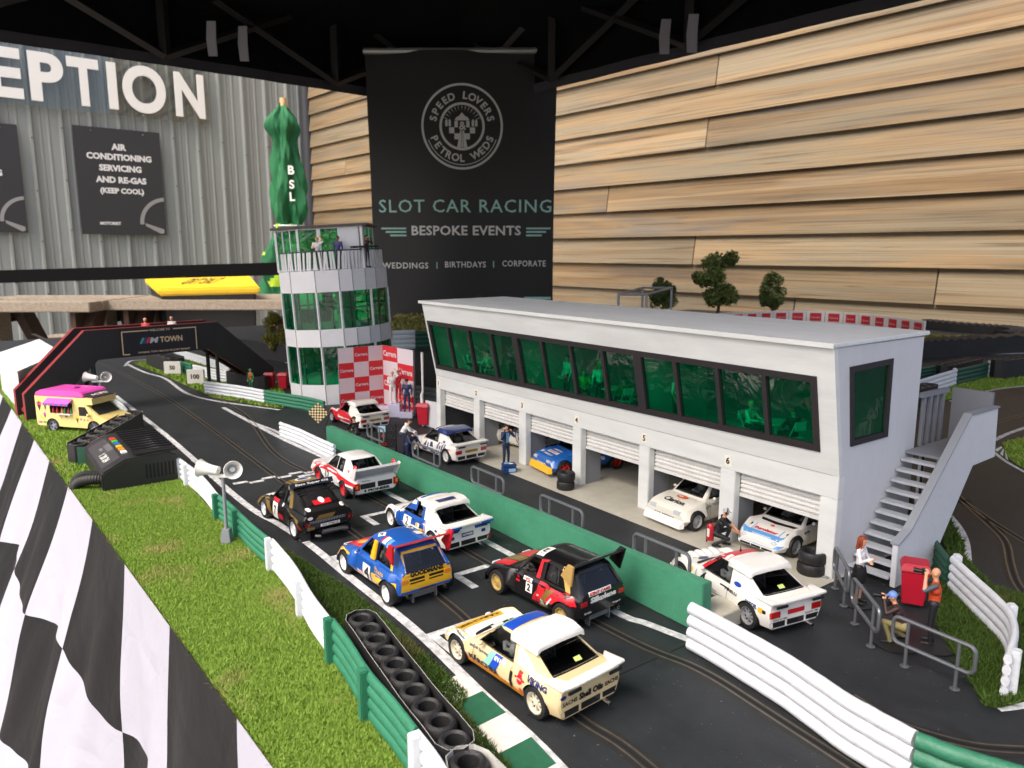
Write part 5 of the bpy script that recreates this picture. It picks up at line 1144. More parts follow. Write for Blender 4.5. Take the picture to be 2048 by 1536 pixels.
# ---- trees on the layout
def tree(base, h, w, label, seed, hue='#5a6a30', squash=1.0, stem=.25):
    rr = random.Random(seed); g = thing('tree', label, 'tree', (base.x, base.y, 0), group='model trees on the layout'); rn = np.random.default_rng(seed)
    BK = mat('bark', '#5c4d3c', .85, var=.3, vscale=20); m = MB(); tips = []
    top = base + UP * h * .75; m.tube([base, base + UP * h * .3 + RX * .02 * h, top], [h * .03, h * .022, h * .008], 7)
    for k in range(14):
        f = rr.uniform(.25, .8); a = rr.uniform(0, 6.28); s_ = base + UP * h * f; ln = w * .5 * rr.uniform(.5, .95) * (1.15 - abs(f - .5)); e = s_ + Vector((math.cos(a), math.sin(a), rr.uniform(.3, .9))) * ln; m.tube([s_, s_.lerp(e, .5) + UP * .03 * h, e], [h * .012, h * .008, h * .004], 5); tips.append(e)
    m.build('trunk', BK, g)
    lf = mat('leaf_' + hue[1:], hue, .75, var=.45, vscale=2.2 / max(.3, w)); m = MB(); cl = []
    for e in tips: cl.append((e, w * rr.uniform(.17, .28)))
    for k in range(12):
        f = rr.random(); a = rr.uniform(0, 6.28); rad = w * .42 * math.sin(math.pi * (.12 + .8 * f)) ** .8; cl.append((base + UP * h * (stem + (1 - stem) * f * .93) + Vector((math.cos(a), math.sin(a), 0)) * rad * rr.uniform(.3, 1), w * rr.uniform(.14, .24)))
    vs = []; fs = []
    for c, r in cl:
        for k in range(260):
            d = rn.normal(size=3); d /= np.linalg.norm(d); p = c + Vector(d.tolist()) * r * (rr.random() ** .4); s_ = w * .036 * rr.uniform(.6, 1.4); a = Vector(rn.normal(size=3).tolist()).normalized() * s_; b = Vector(rn.normal(size=3).tolist()).normalized() * s_; i = len(vs); vs += [p - a, p + b, p + a, p - b]; fs.append((i, i + 1, i + 2, i + 3))
    m.add(vs, fs); m.build('crown', lf, g, smooth=0)
for (u, vb, vt, w, dep, lab, sd_, hue) in ((1322, 655, 553, 48, 27, 'small dark model tree behind the white frame', 3, '#5a6a36'), (1433, 650, 510, 78, 29, 'tallest model tree, open crown, against the timber wall', 11, '#65763a'), (1541, 648, 547, 48, 30, 'small pointed model tree right of the tall one', 8, '#5a6a36'), (553, 700, 622, 44, 19, 'olive green model tree left of the control tower', 21, '#6b6a20'), (962, 640, 585, 30, 26, 'tiny tree top showing over the pit building roof', 31, '#3d501f')):
    q = D(u, vb, dep); base = Vector((q.x, q.y, 0)); zt = D(u, vt, dep).z; tree(base, max(.4, zt), w / FPX * dep, lab, sd_, hue)
def frame():
    g = thing('scaffold', 'thin grey tube frame standing behind the pit building roof', 'frame', D(1290, 640, 17).xy.to_3d()); m = None; T = mat('tube_grey', '#8f9397', .5)
    c = [D(1237, 589, 16.0), D(1285, 587, 19.0), D(1343, 588, 19.0), D(1293, 590, 16.0)]; zt = c[0].z; c = [Vector((p.x, p.y, 0)) for p in c]
    for p in c: m = MB(); m.tube([p, p + UP * zt], .03, 6); m.build('post', T, g)
    for a, b in ((0, 1), (1, 2), (2, 3), (3, 0)): m = MB(); m.tube([c[a] + UP * zt, c[b] + UP * zt], .03, 6); m.build('crossbar', T, g)
frame()
# ================================================================ THE SLOT CARS
PANE = glassmat('tinted_pane', (.48, .50, .51), .10, .03)
BLK = mat('trim_black', (.010, .010, .011), .45); INT = mat('cabin_black', (.028, .028, .03), .8); CHR = mat('chrome', (.55, .55, .55), .25, metal=1)
def prof(pts, r=.018):
    X = [p[0] for p in pts]; Y = [p[1] for p in pts]
    return lambda x: float(np.mean([np.interp(x + o, X, Y) for o in np.linspace(-r, r, 7)])) if r else float(np.interp(x, X, Y))
class Spec: pass
def spec(x0, x1, zs, ws, wm, zm, wb, zb, hc, wc, t, crown, wheels, rw, ww, cab, hump=None, roofc=.008, zw=None):
    s = Spec(); s.x0, s.x1 = x0, x1; P_ = prof
    s.zs, s.ws, s.wm, s.zm, s.wb, s.zb, s.hc, s.wc = P_(zs), P_(ws), P_(wm), P_(zm), P_(wb), P_(zb), P_(hc, .012), P_(wc)
    s.t = t; s.crown = P_(crown); s.wheels = wheels; s.rw = rw; s.ww = ww; s.cab = cab; s.hump = P_(hump) if hump else (lambda x: 0); s.roofc = roofc
    return s
def ring(s, x, inset=0):
    zs, ws, wm, zm, wb, zb, hc, wc, cr, hp = s.zs(x), s.ws(x), s.wm(x), s.zm(x), s.wb(x), s.zb(x), s.hc(x), s.wc(x), s.crown(x), s.hump(x)
    h2 = max(0, hc - .016); k = min(1, hc / .05)
    pts = [(0, zs), (ws - .02, zs), (ws, zs + .015), (wm, zm), (wb, zb - .022 + hp), (wb - .018, zb + hp), (wc + .004, zb + hp * .35 + .001 * k), (wc - h2 * s.t, zb + cr * (1 - k) * .35 + h2), (wc - hc * s.t - .022, zb + cr * (1 - k) * .6 + hc), ((wc - hc * s.t) * .5, zb + cr * (1 - k) * .9 + hc + s.roofc * k), (0, zb + cr * (1 - k) + hc + s.roofc * 1.4 * k)]
    return pts
def shell(s, n=72):
    xs = list(np.linspace(s.x0 + .012, s.x1 - .012, n)); xs = [s.x0] + xs + [s.x1]; vs = []; L = 20
    for i, x in enumerate(xs):
        p = ring(s, min(max(x, s.x0 + .012), s.x1 - .012)); full = p + [(-y, z) for y, z in p[-2:0:-1]]
        if i in (0, len(xs) - 1):
            cz = sum(z for y, z in full) / len(full); full = [(y * .955, cz + (z - cz) * .9) for y, z in full]
        vs += [(x, y, z) for y, z in full]
    fs = [(i * L + k, i * L + (k + 1) % L, (i + 1) * L + (k + 1) % L, (i + 1) * L + k) for i in range(len(xs) - 1) for k in range(L)]
    fs += [tuple(range(L - 1, -1, -1)), tuple(range((len(xs) - 1) * L, len(xs) * L))]
    return vs, fs
def tmpobj(vs, fs, mi=0, nm=1):
    me = bpy.data.meshes.new('tmp'); me.from_pydata([tuple(map(float, v)) for v in vs], [], fs)
    for k in range(nm): me.materials.append(None)
    me.polygons.foreach_set('material_index', [mi] * len(me.polygons)); bm = bmesh.new(); bm.from_mesh(me); bmesh.ops.recalc_face_normals(bm, faces=bm.faces); bm.to_mesh(me); bm.free()
    o = bpy.data.objects.new('tmp', me); COL.objects.link(o); return o
def boolean(base, cutters):
    cc = bpy.data.collections.new('cut'); SC.collection.children.link(cc)
    for c in cutters: COL.objects.unlink(c); cc.objects.link(c)
    md = base.modifiers.new('b', 'BOOLEAN'); md.operation = 'DIFFERENCE'; md.operand_type = 'COLLECTION'; md.collection = cc; md.solver = 'EXACT'; md.material_mode = 'INDEX'
    dg = bpy.context.evaluated_depsgraph_get(); me = bpy.data.meshes.new_from_object(base.evaluated_get(dg)); base.modifiers.clear()
    for c in list(cc.objects): bpy.data.objects.remove(c)
    bpy.data.collections.remove(cc); return me
def carbody(s, side_win, rear_win=None, front_win=None):
    """One hollow shell: wheel arches and windows cut through to a dark cabin."""
    vs, fs = shell(s); base = tmpobj(vs, fs, 0, 3); s.bvh = BVHTree.FromPolygons([Vector(map(float, v)) for v in vs], fs); cut = []
    for xw in s.wheels:
        for sy in (1, -1):
            m = MB(); m.lathe([(.001, -.2), (s.rw * 1.13, -.2), (s.rw * 1.13, .2), (.001, .2)], 28, 0, Matrix.Translation((xw, sy * (s.wm(xw) - s.ww - .015 + .2), s.rw * 1.0)) @ Matrix.Rotation(math.pi / 2, 4, 'X')); cut.append(tmpobj(m.v, m.f, 1, 3))
    x0, x1 = s.cab; xs = np.linspace(x0, x1, 22); cv = []; d = .014
    for x in xs:
        p = ring(s, x); zr = p[8][1] - d; zf = s.zb(x) - .10; zr = max(zr, zf + .03); wt = max(.02, p[8][0] - .004); wl = s.wc(x) - d - .004
        if s.hc(x) < .03: wt = wl - .01
        zb_ = min(s.zb(x), zr - .01); f = [(wl, zf), (wl, zb_), (min(wt, wl), zr)]; full = f + [(-y, z) for y, z in f[::-1]]; cv += [(x, y, z) for y, z in full]
    L = 6; cf = [(i * L + k, i * L + (k + 1) % L, (i + 1) * L + (k + 1) % L, (i + 1) * L + k) for i in range(21) for k in range(L)] + [tuple(range(L - 1, -1, -1)), tuple(range(21 * L, 22 * L))]
    cut.append(tmpobj(cv, cf, 1, 3))
    me1 = boolean(base, cut); b2 = bpy.data.objects.new('tmp', me1); COL.objects.link(b2); bpy.data.objects.remove(base); cut = []
    for w in side_win:
        n = len(w); cut.append(tmpobj([(x, -.5, z) for x, z in w] + [(x, .5, z) for x, z in w], [tuple(range(n)), tuple(range(2 * n - 1, n - 1, -1))] + [(i, (i + 1) % n, (i + 1) % n + n, i + n) for i in range(n)], 2, 3))
    for w, xa, xb in ([(rear_win, s.x0 - .2, (x0 + x1) / 2 - .05)] if rear_win else []) + ([(front_win, (x0 + x1) / 2, s.x1 + .2)] if front_win else []):
        n = len(w); cut.append(tmpobj([(xa, y, z) for y, z in w] + [(xb, y, z) for y, z in w], [tuple(range(n)), tuple(range(2 * n - 1, n - 1, -1))] + [(i, (i + 1) % n, (i + 1) % n + n, i + n) for i in range(n)], 2, 3))
    me = boolean(b2, cut); bpy.data.objects.remove(b2); bm = bmesh.new(); bm.from_mesh(me); bmesh.ops.remove_doubles(bm, verts=bm.verts, dist=1e-5); bm.to_mesh(me); bm.free()
    s.body = me; s.wins = (side_win, rear_win, front_win); return s
# --- laying prints on a body -------------------------------------------------
def project(s, flat, faces, face, off, wheelcut=True):
    """flat: 2-D points in (x,z) sides, (y,z) rear or front, (x,y) top. Returns points lying on the body and faces."""
    bm = bmesh.new(); V = [bm.verts.new((float(a), float(b), 0)) for a, b in flat]
    for f in faces:
        try: bm.faces.new([V[i] for i in f])
        except ValueError: pass
    def cutline(p, n): bmesh.ops.bisect_plane(bm, geom=bm.verts[:] + bm.edges[:] + bm.faces[:], dist=1e-6, plane_co=p, plane_no=n)
    A = np.array(flat); lo, hi = A.min(0), A.max(0)
    if face in 'LR' and wheelcut:
        for xw in s.wheels:
            r = s.rw * 1.15
            if hi[0] < xw - r or lo[0] > xw + r or lo[1] > s.rw + r: continue
            N = 20
            for k in range(N): a = 2 * math.pi * (k + .5) / N; cutline((xw + r * math.cos(a) * math.cos(math.pi / N), s.rw + r * math.sin(a) * math.cos(math.pi / N), 0), (math.cos(a), math.sin(a), 0))
            bmesh.ops.delete(bm, geom=[f for f in bm.faces if (f.calc_center_median() - Vector((xw, s.rw, 0))).length < r * .985], context='FACES')
    st = .035
    for ax in (0, 1):
        k = math.ceil(lo[ax] / st) * st
        while k < hi[ax]: cutline((k, 0, 0) if ax == 0 else (0, k, 0), (1, 0, 0) if ax == 0 else (0, 1, 0)); k += st
    out = []; ok = []
    bm.verts.ensure_lookup_table(); bm.verts.index_update()
    for v in bm.verts:
        a, b = v.co.x, v.co.y
        o, d = {'L': ((a, 2, b), (0, -1, 0)), 'R': ((a, -2, b), (0, 1, 0)), 'B': ((-2, a, b), (1, 0, 0)), 'F': ((2, a, b), (-1, 0, 0)), 'T': ((a, b, 2), (0, 0, -1))}[face]
        h = s.bvh.ray_cast(Vector(o), Vector(d))
        if h[0] is None: out.append((0, 0, 0)); ok.append(False)
        else: out.append(tuple(h[0] - Vector(d) * off)); ok.append(True)
    fs = [[v.index for v in f.verts] for f in bm.faces if all(ok[v.index] for v in f.verts)]
    bm.free()
    want = Vector({'L': (0, 1, 0), 'R': (0, -1, 0), 'B': (-1, 0, 0), 'F': (1, 0, 0), 'T': (0, 0, 1)}[face]); res = []
    for f in fs:
        a, b, c = (Vector(out[i]) for i in f[:3]); n = (b - a).cross(c - a); res.append(tuple(f) if n.dot(want) >= 0 else tuple(f[::-1]))
    return out, res
def decal_poly(s, mb, face, poly, mi, layer=1):
    if face == 'S':
        for q in 'LR': decal_poly(s, mb, q, poly, mi, layer)
        return
    v, f = project(s, poly, [tuple(range(len(poly)))], face, .0016 * layer); mb.add(v, f, mi)
def decal_text(s, mb, face, body, c, h, mi, w=None, rot=0, bold=.02, layer=3):
    if face == 'S':
        for q in 'LR': decal_text(s, mb, q, body, c, h, mi, w, rot, bold, layer)
        return
    vs, fs = textmesh(body, bold); x0, x1 = vs[:, 0].min(), vs[:, 0].max(); y0, y1 = vs[:, 1].min(), vs[:, 1].max(); k = h / (y1 - y0); kx = w / (x1 - x0) if w else k
    X = (vs[:, 0] - (x0 + x1) / 2) * kx; Y = (vs[:, 1] - (y0 + y1) / 2) * k; ca, sa = math.cos(rot), math.sin(rot); X, Y = X * ca - Y * sa, X * sa + Y * ca
    sx = {'L': -1, 'R': 1, 'B': -1, 'F': 1, 'T': 1}[face]
    if face == 'T': flat = [(c[0] + b, c[1] - a) for a, b in zip(X, Y)]      # read from behind the car
    else: flat = [(c[0] + sx * a, c[1] + b) for a, b in zip(X, Y)]
    v, f = project(s, flat, fs, face, .0016 * layer); mb.add(v, f, mi)
def rect(x0, x1, z0, z1): return [(x0, z0), (x1, z0), (x1, z1), (x0, z1)]
def ell(cx, cz, rx, rz, n=16): return [(cx + rx * math.cos(2 * math.pi * k / n), cz + rz * math.sin(2 * math.pi * k / n)) for k in range(n)]
def ringstrip(poly, d):
    c = Vector((sum(p[0] for p in poly) / len(poly), sum(p[1] for p in poly) / len(poly))); out = []; n = len(poly)
    for i in range(n):
        a, b, e = Vector(poly[i - 1]), Vector(poly[i]), Vector(poly[(i + 1) % n]); t = ((b - a).normalized() + (e - b).normalized()).normalized(); nn = Vector((-t.y, t.x)); nn = nn if nn.dot(b - c) > 0 else -nn; out.append(b + nn * d)
    return out
_WH = {}
def wheelmesh(r, w, style, rimc):
    key = (r, w, style, rimc)
    if key in _WH: return _WH[key]
    M = Matrix.Rotation(-math.pi / 2, 4, 'X'); m = MB()      # axle along y, outside = +y
    m.lathe([(r * .66, -w * .5), (r * .92, -w * .5), (r, -w * .36), (r, w * .36), (r * .95, w * .47), (r * .72, w * .5), (r * .68, w * .42)], 32, 0, M)
    ty = m.build('wheel', TYR, None, smooth=35); q = MB(); R_ = r * .70; q.lathe([(R_, w * .44), (R_ * .93, w * .46), (R_ * .86, w * .30), (R_ * .8, w * .2)], 28, 0, M); q.lathe([(R_ * .84, w * .14), (.001, w * .14)], 24, 1, M)
    q.lathe([(R_ * .30, w * .18), (R_ * .28, w * .36), (R_ * .12, w * .40), (.001, w * .40)], 16, 0, M)
    n = {'spoke8': 8, 'spoke5': 5, 'disc': 12, 'steel': 10, 'multi': 16}[style]
    for k in range(n):
        a = 2 * math.pi * k / n; hw = {'spoke8': .075, 'spoke5': .15, 'disc': .12, 'steel': .15, 'multi': .05}[style] * R_; c, s_ = math.cos(a), math.sin(a); pts = []
        for rr, hh, y in ((R_ * .2, hw * 1.1, w * .34), (R_ * .88, hw, w * .30)):
            for sg in (-1, 1): pts.append((rr, sg * hh, y))
        tr = lambda p, dy=0: tuple(M @ Vector((p[0] * c - p[1] * s_, p[0] * s_ + p[1] * c, p[2] - dy)))
        a0, a1, b0, b1 = pts; q.add([tr(a0), tr(b0), tr(b1), tr(a1), tr(a0, w * .1), tr(b0, w * .1), tr(b1, w * .1), tr(a1, w * .1)], [(0, 1, 2, 3), (0, 4, 5, 1), (1, 5, 6, 2), (2, 6, 7, 3)])
    rim = q.build('rim', [C(rimc, .35, pre='rim'), mat('rim_gap', (.02, .02, .02), .7)], ty, world=False, smooth=40)
    _WH[key] = (ty.data, rim.data); bpy.data.objects.remove(ty); bpy.data.objects.remove(rim); return _WH[key]
def add_wheels(g, s, style, rimc, ww=None):
    td, rd = wheelmesh(s.rw, ww or s.ww, style, rimc)
    for xw in s.wheels:
        for sy in (1, -1):
            t = bpy.data.objects.new('wheel', td); COL.objects.link(t); t.parent = g; t.location = (xw, sy * (s.wm(xw) - (ww or s.ww) * .5 - .004), s.rw + .001)
            if sy < 0: t.rotation_euler = (0, 0, math.pi)
            r = bpy.data.objects.new('rim', rd); COL.objects.link(r); r.parent = t
def finish_body(g, s, base, deco, mats):
    """deco: MB whose indices 3.. point into mats; index 0 body paint, 1 dark inside, 2 window edge."""
    me = s.body; m = MB(); m.v = [tuple(v.co) for v in me.vertices]; m.f = [tuple(p.vertices) for p in me.polygons]; m.m = [p.material_index for p in me.polygons]
    m.merge(deco); return m.build('body', [base, INT, BLK] + mats, g, world=False, smooth=32)
def panes(g, s, frame=.0):
    sw, rw_, fw = s.wins
    def pane(face, poly, nm):
        v, f = project(s, poly, [tuple(range(len(poly)))], face, -.007, False)
        if f: m = MB(); m.add(v, f); m.build(nm, PANE, g, world=False, smooth=60)
    for w in sw: pane('L', w, 'side_window'); pane('R', w, 'side_window')
    if rw_: pane('B', rw_, 'rear_window')
    if fw: pane('F', fw, 'windscreen')
def winframes(s, mb, mi, d=.009, face='S', sides=True, rear=True, front=True):
    def fr(face, w):
        o = ringstrip(w, d); n = len(w)
        for q in (('L', 'R') if face == 'S' else (face,)):
            v, f = project(s, list(w) + [tuple(p) for p in o], [(i, (i + 1) % n, (i + 1) % n + n, i + n) for i in range(n)], q, .0014, False); mb.add(v, f, mi)
    if sides:
        for w in s.wins[0]: fr('S', w)
    if rear and s.wins[1]: fr('B', s.wins[1])
    if front and s.wins[2]: fr('F', s.wins[2])
def driver(g, x, y, z, helmet='#d9d9d6', suit='#c9c9c6', sc=1):
    m = MB(); m.ball((x, y, z + .065 * sc), .036 * sc, 8, 0, (1.05, .92, 1)); m.ball((x - .01, y, z - .0), .05 * sc, 8, 1, (.75, 1.15, 1.1)); m.tube([(x, y + .04 * sc, z), (x + .07, y + .03 * sc, z - .02), (x + .11, y, z + .005)], .014 * sc, 6, 1); m.tube([(x, y - .04 * sc, z), (x + .07, y - .03 * sc, z - .02), (x + .11, y, z + .005)], .014 * sc, 6, 1)
    m.box(x + .022 * sc, x + .04 * sc, y - .02 * sc, y + .02 * sc, z + .058 * sc, z + .078 * sc, 2); m.build('driver_figure', [C(helmet, .35, pre='helmet'), C(suit, .6, 0, pre='suit'), BLK], g, world=False)
def cabin_bits(g, s, zf, xs, cage='#8c8f92'):
    m = MB()
    for y in (.10, -.10): m.box(xs - .10, xs + .03, y - .055, y + .055, zf, zf + .045); m.box(xs - .13, xs - .09, y - .05, y + .05, zf, zf + .135)
    m.build('seat', mat('seat_grey', (.13, .13, .14), .7), g, world=False, smooth=0); m = MB(); h = s.zb(xs) + s.hc(xs) - .03; w = s.wc(xs) - s.hc(xs) * s.t - .05
    m.tube([(xs - .14, w + .03, zf), (xs - .14, w, h), (xs - .14, -w, h), (xs - .14, -w - .03, zf)], .007, 5); m.tube([(xs - .14, w, h), (xs - .14, -w - .02, zf + .02)], .006, 5); m.build('roll_cage', C(cage, .5, 0), g, world=False)
# ---------------------------------------------------------------- three body kinds plus the notchback
RS = spec(-.60, .625, [(-.62, .068), (-.5, .058), (.5, .055), (.6, .065)], [(-.62, .225), (-.5, .24), (.45, .24), (.62, .2)],
          [(-.62, .255), (-.5, .268), (-.39, .276), (-.2, .262), (.2, .262), (.39, .272), (.52, .255), (.62, .2)], [(-.62, .16), (-.3, .15), (.4, .14), (.62, .1)],
          [(-.62, .25), (-.39, .262), (-.15, .245), (.2, .245), (.40, .258), (.54, .235), (.62, .185)], [(-.62, .262), (-.52, .262), (-.4, .252), (-.15, .232), (.22, .228), (.40, .205), (.55, .16), (.62, .115)],
          [(-.63, 0), (-.5, 0), (-.43, .035), (-.22, .155), (-.17, .168), (.0, .166), (.045, .155), (.25, .004), (.27, 0), (.63, 0)], [(-.62, .20), (-.45, .225), (.0, .228), (.27, .22), (.62, .17)], .38, [(-.62, 0), (-.4, .004), (.25, .008), (.4, .012), (.62, .012)],
          (-.395, .395), .098, .105, (-.44, .22), [(.15, 0), (.28, .012), (.40, .042), (.50, .03), (.58, .004), (.63, 0)])
carbody(RS, [[(.185, .246), (-.155, .246), (-.125, .37), (.045, .372)]], [(-.185, .275), (.185, .275), (.145, .378), (-.145, .378)], [(-.185, .253), (.185, .253), (.15, .372), (-.15, .372)])
MT = spec(-.53, .54, [(-.53, .11), (-.42, .065), (.45, .05), (.54, .05)], [(-.53, .24), (.45, .25), (.54, .24)],
          [(-.53, .245), (-.45, .25), (-.435, .298), (-.20, .298), (-.17, .262), (.20, .262), (.23, .30), (.48, .30), (.54, .275)], [(-.53, .15), (.54, .12)],
          [(-.53, .235), (-.44, .24), (-.42, .272), (-.22, .272), (-.18, .25), (.2, .25), (.23, .272), (.46, .272), (.54, .24)], [(-.53, .262), (-.2, .262), (.2, .258), (.36, .238), (.50, .205), (.54, .17)],
          [(-.54, .01), (-.525, .02), (-.41, .165), (-.37, .182), (-.02, .182), (.04, .168), (.215, .01), (.24, 0), (.55, 0)], [(-.53, .225), (.2, .225), (.5, .21)], .30, [(-.5, 0), (.2, .006), (.5, .014)],
          (-.385, .375), .098, .115, (-.47, .19), None, .01)
carbody(MT, [[(.15, .276), (-.075, .276), (-.075, .405), (.03, .405)], [(-.125, .276), (-.36, .276), (-.325, .4), (-.125, .405)]], [(-.175, .282), (.175, .282), (.15, .40), (-.15, .40)], [(-.18, .285), (.18, .285), (.155, .405), (-.155, .405)])
LS = spec(-.61, .62, [(-.61, .135), (-.5, .075), (.45, .05), (.62, .055)], [(-.61, .235), (.45, .24), (.62, .225)],
          [(-.61, .262), (-.5, .278), (-.3, .275), (-.15, .25), (.2, .25), (.3, .27), (.5, .268), (.62, .245)], [(-.61, .19), (-.3, .17), (.62, .12)],
          [(-.61, .25), (-.3, .255), (-.1, .238), (.2, .238), (.35, .25), (.62, .225)], [(-.61, .275), (-.3, .272), (.15, .262), (.30, .245), (.5, .205), (.62, .15)],
          [(-.62, 0), (-.585, .01), (-.2, .182), (-.15, .195), (.0, .192), (.05, .18), (.255, .01), (.28, 0), (.62, 0)], [(-.61, .215), (.2, .22), (.62, .2)], .33, [(-.6, 0), (.25, .008), (.6, .012)],
          (-.385, .375), .103, .115, (-.5, .22), None, .01)
carbody(LS, [[(.19, .28), (-.06, .28), (-.06, .43), (.035, .43)], [(-.09, .28), (-.2, .28), (-.165, .43), (-.09, .43)]], None, [(-.18, .28), (.18, .28), (.145, .43), (-.145, .43)])
AU = spec(-.63, .65, [(-.63, .10), (-.5, .065), (.5, .055), (.65, .06)], [(-.63, .235), (.5, .24), (.65, .225)],
          [(-.63, .262), (-.45, .285), (-.22, .285), (-.12, .255), (.22, .255), (.30, .285), (.5, .285), (.65, .25)], [(-.63, .17), (.65, .13)],
          [(-.63, .245), (-.45, .262), (-.2, .262), (-.1, .242), (.22, .242), (.3, .262), (.5, .26), (.65, .225)], [(-.63, .272), (-.4, .276), (-.2, .262), (.2, .258), (.62, .222), (.65, .19)],
          [(-.63, 0), (-.465, 0), (-.44, .02), (-.29, .150), (-.24, .162), (.0, .162), (.05, .15), (.24, .01), (.27, 0), (.66, 0)], [(-.63, .21), (.2, .22), (.65, .2)], .33, [(-.6, 0), (.2, .006), (.6, .01)],
          (-.345, .35), .098, .105, (-.43, .22), None, .008)
carbody(AU, [[(.18, .272), (-.06, .272), (-.06, .40), (.03, .40)], [(-.085, .272), (-.23, .272), (-.215, .40), (-.085, .40)]], [(-.165, .288), (.165, .288), (.14, .402), (-.14, .402)], [(-.18, .275), (.18, .275), (.15, .40), (-.15, .40)])
LIVERY = [('k', '#101012'), ('w', '#eceae2'), ('r', '#c8202c'), ('b', '#1c4fa0'), ('n', '#1d2f6b'), ('y', '#e9b52a'), ('g', '#86c2ae'), ('o', '#e0632a'), ('u', '#1f49b0'), ('a', '#8b8d90'), ('d', '#7b6431'), ('c', '#c2a35a'), ('s', '#5f9fdc'), ('l', '#c8dd7a'), ('m', '#d98b1f')]
LK = {k: i + 3 for i, (k, _) in enumerate(LIVERY)}
LM = [C(c, .3) for _, c in LIVERY]; LM[0] = BLK
blk_ref = [None]
class Car:
    def __init__(s, sp, label, x, y, head, base, rim, rimstyle, cat='slot car'):
        s.s = sp; s.g = thing('slot_car', label, cat, (x, y, .002), head, 'rally slot cars'); s.base = C(base, .28, .5) if isinstance(base, str) else base; s.mb = MB(); s.rim = rim; s.rs = rimstyle
    def P(s, face, poly, c, layer=1): decal_poly(s.s, s.mb, face, poly, LK[c], layer); return s
    def T(s, face, txt, c, h, col, w=None, rot=0, bold=.02, layer=3): decal_text(s.s, s.mb, face, txt, c, h, LK[col], w, rot, bold, layer); return s
    def part(s, name, mb, mt, **k): return mb.build(name, mt, s.g, world=False, **k)
    def done(s, frames=True, fz=.13, xs=.0, drv=True, helm='#d9d9d6'):
        if frames: winframes(s.s, s.mb, LK['k'])
        w = s.s.wins[0]; xf, xr = max(p[0] for p in w[0]) + .02, min(p[0] for p in w[0]) - .014
        for x in (xf, xr): s.P('S', rect(x, x + .0035, .085, s.s.zb(x) - .004), 'a' if s.base is blk_ref[0] else 'k', 6)
        s.P('S', rect(xr, xf, .083, .0865), 'k', 6); s.P('T', rect(xf + .09, xf + .0935, -.17, .17), 'k', 6)
        finish_body(s.g, s.s, s.base, s.mb, LM); panes(s.g, s.s); add_wheels(s.g, s.s, s.rs, s.rim)
        cabin_bits(s.g, s.s, fz, xs)
        if drv: driver(s.g, xs - .03, .10, fz + .10, helm); driver(s.g, xs - .03, -.10, fz + .10, helm)
        return s.g
def lamp(car, name, x, y, z, rx, ry, rz_, colr, rough=.2):
    m = MB(); m.ball((x, y, z), 1, 8, 0, (rx, ry, rz_)); car.part(name, m, C(colr, rough, .6, pre='lamp'))
def blockpart(car, name, boxes, mt, bevel=.006):
    m = MB()
    for b in boxes: m.box(*b)
    car.part(name, m, mt, bevel=bevel)
